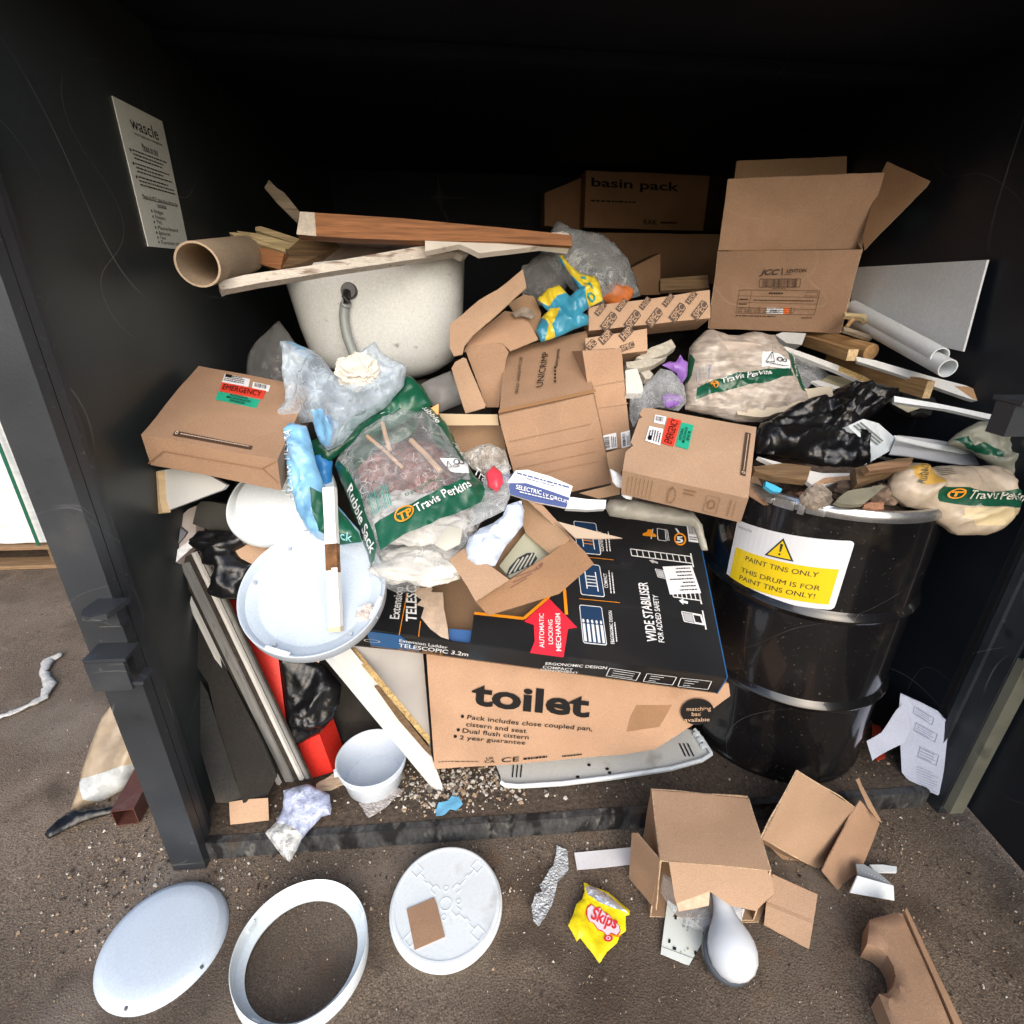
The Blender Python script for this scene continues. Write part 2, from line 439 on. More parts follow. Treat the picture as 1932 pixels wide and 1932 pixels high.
    def done(s, name, mats, parent, label=None):
        for f in s.bm.faces:
            f.normal_update()
            if s.m3 is None and f.normal.dot(s.pl.n) < 0: f.normal_flip()
        # prints that stand well apart become pieces of their own
        cells = {}
        for f in s.bm.faces:
            for p in [f.calc_center_median()]+[v.co for v in f.verts]: cells.setdefault(tuple(int(math.floor(x/.03)) for x in p), []).append(f.index)
        s.bm.faces.index_update(); cells = {}
        for f in s.bm.faces:
            for p in [f.calc_center_median()]+[v.co for v in f.verts]: cells.setdefault(tuple(int(math.floor(x/.03)) for x in p), set()).add(f.index)
        par = {k: k for k in cells}
        def root(k):
            while par[k] != k: par[k] = par[par[k]]; k = par[k]
            return k
        byf = {}
        for k in cells:
            for dx in (-1, 0, 1):
                for dy in (-1, 0, 1):
                    for dz in (-1, 0, 1):
                        n_ = (k[0]+dx, k[1]+dy, k[2]+dz)
                        if n_ in par: par[root(n_)] = root(k)
            for i in cells[k]:
                if i in byf: par[root(byf[i])] = root(k)
                byf[i] = k
        grp = {}
        for i, k in byf.items(): grp.setdefault(root(k), set()).add(i)
        out = None
        for ids in sorted(grp.values(), key=len, reverse=True):
            if len(grp) == 1: b2 = s.bm
            else:
                b2 = s.bm.copy(); b2.faces.ensure_lookup_table(); bmesh.ops.delete(b2, geom=[f for f in b2.faces if f.index not in ids], context='FACES')
            o = mk(name, b2, mats, parent, fixn=False, label=label); out = out or o
        return out
def fr3(q): return None
# ------------------------------------------------------------------ palette
CARD = mat('cardboard', (.37, .232, .150), .78, n1=(6, .13), fine=(420, .16), bump=(300, .14), spec=.25, dirt=[(5, .60, (.27, .16, .10), .40), (60, .70, (.20, .12, .08), .5), (1.6, .56, (.33, .20, .125), .45)], rnd=.14, lines=(2.6, .004, (.52, .36, .25), .5))
CARD2 = mat('cardboard_pale', (.43, .285, .19), .78, n1=(5, .09), fine=(420, .16), bump=(300, .14), spec=.25, dirt=[(5, .61, (.32, .20, .13), .35), (60, .71, (.24, .15, .10), .5), (1.7, .57, (.36, .225, .145), .4)], rnd=.12, lines=(2.4, .004, (.56, .40, .29), .5))
CARDIN = mat('cardboard_inside', (.34, .22, .135), .85, n1=(7, .12), fine=(380, .12), spec=.2)
CARDD = mat('brown_and_shaded_card', (.27, .155, .085), .8, n1=(5, .15), fine=(400, .15), spec=.25)  # brown board; also colours shade into a flap and the back cartons
TORN = mat('torn_paper', (.56, .43, .33), .9, n1=(30, .18), fine=(300, .15))
FLUTE = mat('fluted_edge', (.46, .33, .215), .9, n1=(70, .25), fine=(380, .45), dirt=(160, .58, (.16, .10, .065), .7))
INK = mat('black_ink', (.010, .009, .009), .7, spec=.15)
INKB = mat('brown_ink', (.07, .04, .025), .6)
WHITEP = mat('white_paper', (.78, .79, .82), .7, n1=(8, .05), fine=(250, .05))
REDL = mat('red_label', (.72, .055, .03), .5, fine=(200, .08))
GRNL = mat('green_label', (.02, .38, .24), .5, fine=(200, .08))
WPLAS = mat('white_plastic', (.74, .81, .85), .32, n1=(5, .05), fine=(160, .04), dirt=[(13, .64, (.35, .32, .28), .40), (60, .715, (.3, .26, .2), .5)])
WPLAS2 = mat('milky_plastic', (.55, .63, .72), .35, n1=(4, .05), fine=(200, .06), dirt=[(9, .64, (.40, .37, .33), .4), (70, .72, (.3, .26, .22), .5)])
PVC = mat('white_pvc', (.76, .79, .80), .35, n1=(6, .07), fine=(120, .05), dirt=(9, .62, (.3, .27, .22), .3))
WPAINT = mat('white_paint', (.66, .66, .64), .5, n1=(9, .07), fine=(160, .05), dirt=[(22, .62, (.2, .13, .08), .7)])
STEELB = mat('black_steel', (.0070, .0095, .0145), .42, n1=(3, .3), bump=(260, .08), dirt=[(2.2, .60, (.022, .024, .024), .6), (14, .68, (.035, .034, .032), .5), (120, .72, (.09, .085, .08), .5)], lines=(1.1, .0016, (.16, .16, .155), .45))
STEELW = mat('black_steel_lit_wall', (.024, .029, .030), .38, n1=(2, .3), bump=(200, .10), dirt=[(2.2, .58, (.045, .047, .044), .6), (9, .66, (.02, .02, .018), .6), (110, .71, (.12, .115, .10), .5)], lines=(1.3, .0016, (.24, .24, .22), .6))  # same black steel, lightened for the light grazing the left wall
STEELK = mat('black_steel_shaded', (.0050, .0068, .0115), .7, spec=.2, n1=(3, .3), dirt=[(14, .68, (.02, .02, .02), .5)], lines=(1.1, .0014, (.10, .10, .10), .35))  # same black steel, darkened to put shade on back wall and roof
STEELP = mat('black_steel_frame', (.028, .032, .038), .45, n1=(5, .3), bump=(200, .12), dirt=[(6, .57, (.055, .055, .053), .7), (60, .66, (.16, .15, .13), .6), (22, .62, (.012, .013, .015), .7)], lines=(1.9, .0028, (.26, .26, .25), .7))
GALV = mat('galvanised_steel', (.55, .57, .59), .28, metal=.9, n1=(25, .15), fine=(200, .1), bump=(30, .15))
ALU = mat('aluminium', (.45, .45, .44), .42, metal=.6, n1=(9, .2), stretch=(1, 8, 8), dirt=(18, .60, (.12, .09, .06), .7))
BIN = mat('black_polythene', (.006, .006, .007), .30, n1=(8, .3), spec=.5, bump=(70, .35))
RUBB = mat('black_foam', (.018, .018, .017), .9, n1=(7, .4), fine=(160, .3), bump=(150, .5), dirt=(5, .58, (.07, .055, .04), .7))
def wood(name, col, dk, rough=.7, sc=1.0):
    return mat(name, col, rough, n1=(3*sc, .25), fine=(9*sc, .18), dirt=(5*sc, .58, dk, .55), stretch=(1.5, 22, 22), bump=(6, .2), spec=.3)
PINE = wood('pine', (.46, .27, .12), (.26, .13, .05))
STAIN = wood('stained_wood', (.29, .125, .052), (.11, .045, .02))
GREYW = wood('grey_wood', (.26, .21, .15), (.12, .09, .06))
OLDW = wood('old_wood', (.15, .095, .05), (.05, .03, .016))
LATH = wood('pale_lath', (.46, .36, .20), (.28, .19, .09))
TUBM = mat('tube_card', (.42, .32, .22), .8, n1=(7, .12), fine=(250, .15), bump=(120, .25))
CLEAR = film('clear_film', (.70, .73, .76), .90, .12, 15, .7)
CLEARD = film('clear_film_dusty', (.42, .42, .42), .80, .25, 12)
CLEARM = film('clear_film_milky', (.72, .76, .80), .80, .15, 15, .8)
CLEARBL = film('clear_film_bluish', (.62, .74, .86), .62, .14, 13, .7)
GREENP = mat('green_film', (.008, .085, .045), .28, n1=(9, .2), bump=(26, .5))
BLUEP = mat('blue_film', (.04, .25, .62), .3, n1=(6, .35), bump=(26, .5))
BLACK = mat('black_print', (.012, .012, .014), .4)
WINK = mat('white_ink', (.74, .75, .76), .5)
YEL = mat('yellow_vinyl', (.78, .56, .01), .4, fine=(180, .04))
ORNG = mat('orange_ink', (.80, .28, .01), .5)
# ------------------------------------------------------------------ setting: the ground
def ground():
    bm = bmesh.new()
    xs = [-30, -12, -6, -4]+[-3+.05*i for i in range(0, 111)]+[3.5, 6, 12, 30]
    ys = [-12, -6, -3, -1]+[-.3+.05*i for i in range(0, 80)]+[4.2, 6, 10, 18, 40]
    vs = [[bm.verts.new((x, y, (nv((x, y), 1.7, 1)*.007+nv((x, y), 7, 2)*.003-.004 if abs(x) < 3.2 and -.5 < y < 3.8 else 0))) for y in ys] for x in xs]
    for i in range(len(xs)-1):
        for j in range(len(ys)-1): bm.faces.new((vs[i][j], vs[i+1][j], vs[i+1][j+1], vs[i][j+1]))
    m = mat('worn_tarmac', (.168, .128, .095), .80, n1=(1.6, .38), fine=(230, .55), bump=(240, .9),
            dirt=[(3.2, .53, (.070, .050, .036), .80), (1.9, .55, (.24, .20, .165), .65), (1.0, .53, (.062, .046, .034), .65), (7, .64, (.17, .10, .06), .5), (150, .67, (.36, .30, .23), .6), (12, .62, (.15, .088, .055), .5), (55, .62, (.045, .035, .027), .6), (330, .66, (.33, .28, .22), .65)], spec=.35)
    o = mk('ground', bm, m, ang=180, kind='structure')
ground()
def chips():
    """grit and broken bits trodden into the yard"""
    rnd = random.Random(5); bm = bmesh.new()
    def chip(p, s, mi):
        h = s*rnd.uniform(.25, .6); a = rnd.uniform(0, 6.28); k = rnd.choice((3, 4, 5)); el = rnd.uniform(.45, 1)
        q = []
        for i in range(k):
            t = a+i/k*6.28+rnd.uniform(-.3, .3); q.append(V((math.cos(t)*s, math.sin(t)*s*el, 0)))
        ca, sa = math.cos(a*3), math.sin(a*3)
        q = [V((v.x*ca-v.y*sa, v.x*sa+v.y*ca, 0)) for v in q]
        tl = V((rnd.uniform(-.3, .3), rnd.uniform(-.3, .3)))
        b = [bm.verts.new(V(p)+v-V((0, 0, .002))) for v in q]; t = [bm.verts.new(V(p)+v*.75+V((0, 0, h+v.x*tl.x+v.y*tl.y))) for v in q]
        fs = [bm.faces.new(t)]
        for i in range(k): fs.append(bm.faces.new((b[i], b[(i+1) % k], t[(i+1) % k], t[i])))
        for f in fs: f.material_index = mi
    def zone(n, x0, x1, y0, y1, z, s0, s1, w):
        for _ in range(n):
            x = rnd.uniform(x0, x1); y = rnd.uniform(y0, y1)
            s = s0+(s1-s0)*rnd.random()**3.5
            chip((x, y, z), s, rnd.choices((0, 1, 2, 3), w)[0])
    zone(1100, -1.9, 1.7, .35, 1.02, 0, .001, .005, (2, 4, 5, 5))
    zone(500, -1.15, -.55, .82, 1.35, 0, .001, .006, (5, 4, 4, 4))
    zone(2600, -1.5, 1.6, .5, 1.02, 0, .0007, .0022, (2, 4, 5, 7))
    zone(900, -.7, 1.3, .86, 1.02, 0, .001, .005, (4, 4, 5, 4))
    zone(600, 1.0, 1.9, .55, 1.02, 0, .001, .005, (2, 6, 5, 3))
    zone(400, -2.6, -.9, .9, 2.4, 0, .0012, .005, (2, 4, 5, 4))
    zone(1200, -.72, 1.38, 1.08, 1.45, FZ+.001, .001, .006, (4, 4, 5, 5))
    for _ in range(900):
        x = rnd.gauss(-.05, .11); y = rnd.gauss(1.155, .045)
        if 1.06 < y < 1.3: chip((x, y, FZ+.001), .0022+.008*rnd.random()**2.5, rnd.choices((0, 1, 2, 3), (8, 6, 4, 3))[0])
    for _ in range(600):
        x = rnd.gauss(-.85, .14); y = rnd.gauss(1.0, .08)
        if y < 1.3 and not (-.84 < x < -.73 and y > .97) and not (x > -.8 and y > 1.0): chip((x, y, 0), .0012+.006*rnd.random()**3, rnd.choices((0, 1, 2, 3), (3, 5, 5, 5))[0])
    mk('scattered_grit', bm, [mat('chip_white', (.56, .52, .46), .8), mat('chip_tan', (.36, .26, .17), .8), mat('chip_grey', (.16, .14, .12), .9), mat('chip_dark', (.04, .03, .025), .9)], ang=20, kind='stuff', fixn=True)
FZ = .066; XL, XR, YF, YB, ZT = -.77, 1.42, 1.035, 3.75, 2.06
chips()
# ------------------------------------------------------------------ the steel container
cont = thing('shipping_container', 'black steel waste container with its front open, heaped with rubbish', 'container', (.3, 1.0, 0))
def part(name, boxes, m, par=None, bevel=.003, label=None):
    bm = bmesh.new()
    for b in boxes: aabox(bm, *b)
    return mk(name, bm, m, par or cont, bevel=bevel, label=label)
FLOORM = mat('dirty_floor', (.075, .055, .040), .92, n1=(4, .35), fine=(110, .4), bump=(90, .9), dirt=[(7, .55, (.10, .075, .052), .6), (150, .67, (.30, .25, .19), .6)])
part('container_floor', [(XL, XR, YF+.014, YB, .02, FZ-.002)], FLOORM, bevel=0)
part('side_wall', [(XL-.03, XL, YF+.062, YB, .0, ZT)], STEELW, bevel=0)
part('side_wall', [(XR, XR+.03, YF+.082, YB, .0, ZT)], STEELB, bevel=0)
# back wall with pressed ribs
bm = bmesh.new(); aabox(bm, XL, XR, YB, YB+.04, .0, ZT)
for z in (.5, .95, 1.4, 1.80): aabox(bm, XL+.003, XR-.003, YB-.022, YB-.001, z, z+.05)
mk('back_wall', bm, STEELK, cont, bevel=.004)
bm = bmesh.new(); aabox(bm, XL-.03, XR+.03, YF+.082, YB+.04, ZT+.002, ZT+.05)
aabox(bm, XL, XR, 1.79, 1.83, ZT-.03, ZT)
mk('roof', bm, STEELK, cont, bevel=.004)
part('roof_beam', [(XL-.05, XR+.05, YF-.02, YF+.08, ZT-.05, ZT+.05)], STEELP)
SILLM = mat('worn_sill_steel', (.062, .064, .066), .55, n1=(14, .5), fine=(90, .35), bump=(70, .6), stretch=(1.2, 1, .55),
            dirt=[(14, .47, (.006, .006, .007), .95), (34, .60, (.22, .21, .19), .6), (8, .60, (.07, .05, .035), .6)])
bm = bmesh.new(); gbox(bm, [V((XL+.02, YF-.01, 0)), V((XR-.02, YF-.01, 0)), V((XR-.02, YF-.01, FZ)), V((XL+.02, YF-.01, FZ))], V((0, .022, 0)), .03, .0016, 3)
mk('door_sill', bm, SILLM, cont, bevel=.004)
# left corner post: folded section with a groove
bm = bmesh.new()
aabox(bm, -.825, -.74, 1.0, 1.03, 0, ZT); aabox(bm, -.825, -.80, 1.03, 1.10, 0, ZT); aabox(bm, -.765, -.742, 1.035, 1.06, .02, ZT)
aabox(bm, XL+.002, -.752, 1.065, 1.09, .02, ZT)
mk('corner_post', bm, STEELP, cont, bevel=.003)
bm = bmesh.new()
aabox(bm, 1.425, 1.47, 1.0, 1.10, 0, ZT); aabox(bm, 1.412, 1.424, 1.06, 1.08, .02, ZT)
mk('corner_post', bm, STEELP, cont, bevel=.003)
SEALM = mat('door_seal', (.17, .17, .13), .5, n1=(6, .25), dirt=(12, .6, (.05, .045, .035), .6))
bm = bmesh.new(); aabox(bm, 1.43, 1.475, .975, .998, .03, .60); aabox(bm, 1.43, 1.475, .975, .998, .66, ZT-.1)
mk('door_seal', bm, SEALM, cont, bevel=.004)
# lock lugs on the left post
bm = bmesh.new()
lugp = Pl((-.742, .962, .878), (0, 0, 1))
pts = [(-.026, .038), (-.033, .0), (-.024, -.022), (0, -.030), (.024, -.022), (.034, .038)]
prism(bm, [lugp.w(p) for p in pts], V((0, 0, -.012))); aabox(bm, -.764, -.722, .972, .999, .825, .865)
mk('lock_lug', bm, STEELP, cont, bevel=.002)
bm = bmesh.new(); aabox(bm, -.800, -.716, .945, .998, .757, .765); aabox(bm, -.800, -.722, .945, .955, .682, .756); aabox(bm, -.800, -.792, .956, .998, .682, .756); aabox(bm, -.722, -.700, .95, .998, .690, .698)
mk('lock_bracket', bm, STEELP, cont, bevel=.002)
# right-hand door, swung open towards the yard
door = V((1.485, .985, 0)); dd = V((-.07, -1.0, 0)).normalized(); dn = V((-dd.y, dd.x, 0))*-1
bm = bmesh.new()
for (s0, s1, z0, z1, t0, t1) in ((0, 1.05, .05, ZT-.02, 0, .035), (0, .06, .05, ZT-.02, .036, .055), (.3, .36, .05, ZT-.02, .036, .05), (0.06, .3, .05, .11, .036, .05)):
    a = door+dd*s0+dn*(-t1); prism(bm, [a+V((0, 0, z0)), a+dd*(s1-s0)+V((0, 0, z0)), a+dd*(s1-s0)+dn*(t1-t0)+V((0, 0, z0)), a+dn*(t1-t0)+V((0, 0, z0))], V((0, 0, z1-z0)))
dr = mk('door', bm, STEELB, cont, bevel=.004)
for z in (.60, 1.55):
    bm = bmesh.new(); tube(bm, [V((1.45, .955, z-.03)), V((1.45, .955, z+.09))], .018, 14); aabox(bm, 1.43, 1.50, .965, .985, z, z+.06)
    mk('hinge', bm, SEALM, cont, bevel=.002)
# lock bar keeper at the right edge, at pile height
kz = at((1905, 790), 1.02, (0, -1, .2)); k0 = kz.O
bm = bmesh.new()
aabox(bm, k0.x-.02, k0.x+.16, k0.y-.03, k0.y+.03, k0.z+.032, k0.z+.040); aabox(bm, k0.x-.02, k0.x+.03, k0.y-.02, k0.y+.02, k0.z-.03, k0.z+.031); aabox(bm, k0.x+.031, k0.x+.16, k0.y-.015, k0.y+.015, k0.z-.012, k0.z+.02)
tube(bm, [V((k0.x+.02, k0.y-.03, k0.z-.04)), V((k0.x+.14, k0.y-.03, k0.z-.04))], .009, 10)
aabox(bm, k0.x+.10, k0.x+.50, k0.y-.01, k0.y+.01, k0.z-.02, k0.z+.03)
mk('lock_keeper', bm, STEELP, dr, bevel=.003)
# ------------------------------------------------------------------ notice on the left wall
npl = Pl((XL+.003, 1.6, 1.7), (1, 0, 0), (0, 1, 0))
nq = [npl.w2(V((XL, y, z))) for y, z in ((1.525, 1.855), (1.74, 1.855), (1.74, 1.555), (1.525, 1.555))]
sg = mk('wall_notice', sheet(npl, nq, .002, .0006, seed=2, res=.05), mat('notice_paper', (.66, .68, .62), .5, n1=(6, .06), fine=(200, .06)), label='tall white printed notice stuck on the black left wall above the cardboard tube', cat='notice')
pr = Print(npl, off=.0015)
def nf(x0, y0, x1, h): # x along wall 0..1, y from top 0..1
    a = V((nq[0][0]+(nq[1][0]-nq[0][0])*x0, nq[0][1]+(nq[3][1]-nq[0][1])*y0)); b = V((nq[0][0]+(nq[1][0]-nq[0][0])*x1, a.y)); return a, b, a+V((0, h))
pr.text('wascle', nf(.22, .165, .80, .028), .0)
pr.text('recycling & waste management', nf(.26, .20, .86, .006))
pr.text('Please do this', nf(.36, .285, .70, .013)); pr.quad(nf(.36, .293, .70, .0012), 0, 0, 1, 1)
for k, y in enumerate((.33, .42, .51)):
    pr.disc(nf(.08, y, .10, .004), .5, .5, .8); pr.fine(nf(.13, y+.055, .93, .024), 3, seed=k+3, fill=.34, wl=(.03, .09))
pr.text('Please do NOT place these items in the', nf(.12, .645, .92, .0085)); pr.text('container', nf(.40, .685, .62, .0085)); pr.quad(nf(.12, .651, .92, .0012), 0, 0, 1, 1); pr.quad(nf(.40, .691, .62, .0012), 0, 0, 1, 1)
for k, (t, y, x1) in enumerate((('Fridges', .74, .50), ('Freezers', .78, .53), ('TVs', .82, .42), ('Plasterboard', .86, .78), ('Batteries', .90, .56), ('Tyres', .935, .43), ('Fluorescent tubes', .97, .80))):
    pr.disc(nf(.24, y, .255, .004), .5, .8, .8); pr.text(t, nf(.30, y, x1, .0085))
pr.done('lettering', INK, sg)
# ------------------------------------------------------------------ cardboard boxes
def onpl(pl, pts): return [pl.hit(p) for p in pts]
def sticker(name, par, pl, pts, m, off=.003, label=None):
    return mk(name, sheet(pl.off(off), P2(pl, pts), .0008, 0, res=.06), m, par, label=label)
def mid(pts):
    s = V((0, 0, 0))
    for p in pts: s += V(p)
    return s/len(pts)
def tri(A, B, D): return (A, B, D)
def sub(pl, q, x0, y0, x1, y1):
    """frame inside a quad q (tl,tr,br,bl sight points) at fractions; y measured down"""
    a, b, c, d = [V(pl.to2(p)) for p in q]
    def at2(x, y): return (a*(1-x)+b*x)*(1-y)+(d*(1-x)+c*x)*y
    return at2(x0, y1), at2(x1, y1), at2(x0, y0)
def cartonbox(name, label, q, d, m=CARD, group=None, seed=0, amp=.002, dent=.004, cat='cardboard box', bevel=.003):
    c = mid(q)+V(d)*.5; t = thing(name, label, cat, (c.x, c.y, min(p.z for p in list(q)+[V(p)+V(d) for p in q])), group)
    bm = bmesh.new(); gbox(bm, q, d, .035, amp, seed, 0, dent); mk('carton', bm, m, t, bevel=bevel)
    return t
CARDS = (CARD, CARD2, CARDIN, CARDD)
def slabq(name, par, pts3, n, th, m, seed=0, amp=.002, label=None, res=.03, rag=0, bend=None):
    c_ = m in CARDS; pl = Pl(pts3[0], n, V(pts3[1])-V(pts3[0]))
    return mk(name, sheet(pl, [pl.w2(V(p)) for p in pts3], th, amp*(1.6 if c_ else 1), seed=seed, res=.018 if c_ else res, rag=.0012 if c_ else rag, bend=bend, side=1 if c_ else 0, crease=.0016 if c_ else 0, cs=9), [m, FLUTE] if c_ else m, par, label=label)

# emergency light box on the left
pl = Pl(U((266.5, 819), 1.19), (.13, -.26, .95))
q = onpl(pl, [(375, 689), (585, 730), (523, 869), (266.5, 819)])
t = cartonbox('cardboard_box', 'flat closed kraft box against the left wall, with upright red EMERGENCY and green labels', q, -pl.n*.085, CARD, seed=4, group='kraft boxes with emergency labels')
L1 = P('b', 415, 1240, 553, 1270, 545, 1312, 398, 1285); L2 = P('b', 570, 1285, 665, 1305, 655, 1338, 563, 1320); LR = P('b', 400, 1288, 640, 1335, 622, 1380, 385, 1335); LG = P('b', 378, 1338, 610, 1385, 585, 1430, 362, 1382); LS = P('b', 140, 1555, 567, 1640, 558, 1660, 126, 1580)
s1 = sticker('sticker', t, pl, L1, WHITEP); s2 = sticker('sticker', t, pl, L2, WHITEP); s3 = sticker('sticker', t, pl, LR, REDL, .0034); s4 = sticker('sticker', t, pl, LG, GRNL); s5 = sticker('printed_strip', t, pl, LS, INKB)
pr = Print(pl, off=.0052); pr.fine(sub(pl, L1, .05, .1, .95, .9), 4, seed=2); pr.quad(sub(pl, L1, .05, .08, .3, .4), 0, 0, 1, 1); pr.done('lettering', INK, s1)
pr = Print(pl, off=.0052); pr.bars(sub(pl, L2, .12, .2, .85, .8), 0, 0, 1, 1, 18); pr.done('lettering', INK, s2)
pr = Print(pl, off=.0056); pr.text('EMERGENCY', sub(pl, LR, .05, .2, .95, .82), .0, shear=.1); pr.done('lettering', INK, s3)
pr = Print(pl, off=.0052)
for k, (tx, x0, x1) in enumerate((('INTEGRAL', .30, .74), ('MICROWAVE', .24, .82), ('SENSOR', .34, .72))): pr.text(tx, sub(pl, LG, x0, .06+.31*k, x1, .30+.31*k), .01)
pr.done('lettering', INK, s4)
pr = Print(pl, off=.0052); pr.ring(sub(pl, LS, .02, .1, .06, .9), .5, .5, .25, .45); pr.fine(sub(pl, LS, .09, .2, .97, .85), 1, seed=5, ragged=0, wl=(.012, .035), fill=.3); pr.done('lettering', TORN, s5)
# front face flap seams
fpl = Pl(q[3], (q[2]-q[3]).cross(-pl.n).normalized()*-1 if (q[2]-q[3]).cross(-pl.n).dot(q[3]-CAM) > 0 else (q[2]-q[3]).cross(-pl.n))
pr = Print(fpl, off=.0025)
for a, b in ((P('e', 135, 625)[0], P('e', 215, 560)[0]), (P('e', 215, 560)[0], P('e', 760, 655)[0]), (P('e', 760, 655)[0], P('e', 840, 612)[0]), (P('e', 760, 655)[0], P('e', 850, 735)[0])):
    A2, B2 = fpl.to2(a), fpl.to2(b); dd2 = (B2-A2); n2 = V((-dd2.y, dd2.x)).normalized()*.0014; pr.poly((A2, B2, A2+n2*2), [(0, 0), (1, 0), (1, 1), (0, 1)])
pr.done('flap_seam', CARDD, t)

# second emergency box leaning on the drum rim
pl = Pl(U((1212, 768.4), 1.42), (-.17, -.42, .89))
EQ = [(1212, 768.4), (1427.4, 805.3), (1412, 941), (1174.5, 888)]
q = onpl(pl, EQ)
t = thing('cardboard_box', 'kraft box leaning on the drum rim, its red EMERGENCY label turned sideways', 'cardboard box', mid(q)-V((0, 0, .1)), 'kraft boxes with emergency labels')
ol = P2(pl, P('g', 1205, 42, 1250, 45, 1830, 150, 1785, 545, 1090, 390, 1108, 285, 1150, 250, 1135, 232, 1180, 105, 1200, 95, 1182, 75))
bm = patch(pl, ol, lambda q_, d: nv(q_, 7, 3)*.002, lambda q_, d: -.085, .03)
mk('carton', bm, CARD2, t, bevel=.002)
L1 = P('g', 1270, 85, 1332, 97, 1322, 140, 1262, 128); L2 = P('g', 1238, 148, 1315, 165, 1297, 255, 1215, 228); LR = P('g', 1342, 102, 1415, 118, 1370, 262, 1300, 240); LG = P('g', 1415, 128, 1483, 143, 1452, 278, 1383, 258); LS = P('g', 1770, 182, 1798, 190, 1768, 425, 1740, 415)
s1 = sticker('sticker', t, pl, L1, WHITEP); s2 = sticker('sticker', t, pl, L2, WHITEP); s3 = sticker('sticker', t, pl, LR, REDL, .0034); s4 = sticker('sticker', t, pl, LG, GRNL); s5 = sticker('printed_strip', t, pl, LS, INKB)
def rotq(Lq): return [Lq[3], Lq[0], Lq[1], Lq[2]]     # text runs up the sheet
pr = Print(pl, off=.0052); pr.bars(sub(pl, L1, .12, .2, .85, .8), 0, 0, 1, 1, 14); pr.done('lettering', INK, s1)
pr = Print(pl, off=.0052); pr.fine(sub(pl, rotq(L2), .1, .1, .9, .95), 5, seed=2); pr.disc(sub(pl, L2, .1, .6, .4, .95), .5, .5, .45); pr.done('lettering', INK, s2)
pr = Print(pl, off=.0056); pr.text('EMERGENCY', sub(pl, rotq(LR), .04, .2, .96, .82), .0, shear=.1); pr.done('lettering', INK, s3)
pr = Print(pl, off=.0052)
for k, (tx, x0, x1) in enumerate((('INTEGRAL', .25, .75), ('MICROWAVE', .18, .82), ('SENSOR', .3, .7))): pr.text(tx, sub(pl, rotq(LG), x0, .1+.29*k, x1, .32+.29*k), .01)
pr.done('lettering', INK, s4)
pr = Print(pl, off=.0052); pr.fine(sub(pl, rotq(LS), .1, .25, .95, .75), 1, seed=5, ragged=0, wl=(.012, .035), fill=.3); pr.ring(sub(pl, rotq(LS), .02, .1, .08, .9), .5, .5, .25, .45); pr.done('lettering', TORN, s5)
# printed symbols on its lower side
nf2 = (q[2]-q[3]).cross(pl.n).normalized(); nf2 = nf2 if nf2.dot(q[3]-CAM) < 0 else -nf2
fpl = Pl(q[3], nf2, q[2]-q[3]); LF = [(1174.5, 888), (1412, 941), p1('g', 1748, 668), p1('g', 1073, 520)]
pr = Print(fpl, off=.003)
f = sub(fpl, LF, .06, .12, .28, .92)
for k in range(7): pr.line(f, k*.15, 0, k*.15, 1, .0012)
f = sub(fpl, LF, .39, .12, .47, .95); pr.ring(f, .5, .5, .36, .42); pr.line(f, .1, .05, .5, 1, .001)
f = sub(fpl, LF, .52, .1, .62, .4); pr.fine(f, 2, seed=3)
f = sub(fpl, LF, .70, .2, .80, .9); pr.box(f, 0, 0, 1, 1, .0012); pr.ring(f, .5, .5, .2, .3); f = sub(fpl, LF, .88, .15, .95, .9); pr.line(f, .1, 0, .1, 1, .0016); pr.line(f, .6, 0, .6, 1, .001)
pr.done('printed_marks', CARDD, t)

# box with UNICRIMP printed on its top
qf = para(*P('g', 405, 80, 935, -35, 1035, 465, 532, 572), 1.50)
dn_ = V((-.06, .95, .30)).normalized()
tp = [qf[0]+dn_*.27, qf[1]+dn_*.27]
pf = ppl(qf)
A3 = Pl(qf[0], (qf[1]-qf[0]).cross(V((-.2, .9, .34))), qf[1]-qf[0])
if A3.n.dot(qf[0]-CAM) > 0: A3 = Pl(A3.O, -A3.n, A3.u)
tq = onpl(A3, [(959, 662), (1099, 623)])
t = thing('cardboard_box', 'taped kraft box in mid-heap with bold black lettering up its sloping top', 'cardboard box', mid(qf)-V((0, 0, .14)))
bm = bmesh.new(); gbox(bm, qf, ((tq[0]-qf[0])+(tq[1]-qf[1]))*.5, .03, .002, 12, 0, .006); mk('carton', bm, CARD, t, bevel=.004)
UQ = [(959, 662), (1099, 623), (1121.5, 742.7), (940, 782)]
pr = Print(A3, off=.005)
cu = lambda *a: P('c', *a)
pr.text('FRAGILE - HANDLE WITH CARE', tuple(cu(515, 1352, 540, 1150, 497, 1350)), .006)
pr.text('UNICRIMP', tuple(cu(650, 1312, 685, 1120, 610, 1318)), .0)
pr.text('Solutions guaranteed', tuple(cu(732, 1205, 745, 1105, 712, 1207)), .008)
for k in range(5):
    x, y = 723-0*k, 1290-k*19; pr.poly(tuple(cu(x, y, x+2, y-12, x-10, y)), [(0, 0), (1, 0), (1, 1), (0, 1)])
pr.done('lettering', INK, t)
pr = Print(A3, off=.004); pr.poly(tuple(cu(405, 1465, 940, 1345, 410, 1440)), [(0, .2), (1, 0), (1, .8), (0, 1)]); pr.done('packing_tape', mat('tan_tape', (.36, .20, .10), .25), t)
pr = Print(pf, off=.004)
for y0, y1 in ((.32, .30), (.47, .46), (.60, .60), (.72, .71)):
    a, b = sub(pf, [p1('g', 405, 80), p1('g', 935, -35), p1('g', 1035, 465), p1('g', 532, 572)], .04, y0, .9, y1)[:2]
    a = V(a); b = V(b); pr.line((a, b, a+V((0, .05))), 0, 0, 1, (y0-y1)*.3, .0016)
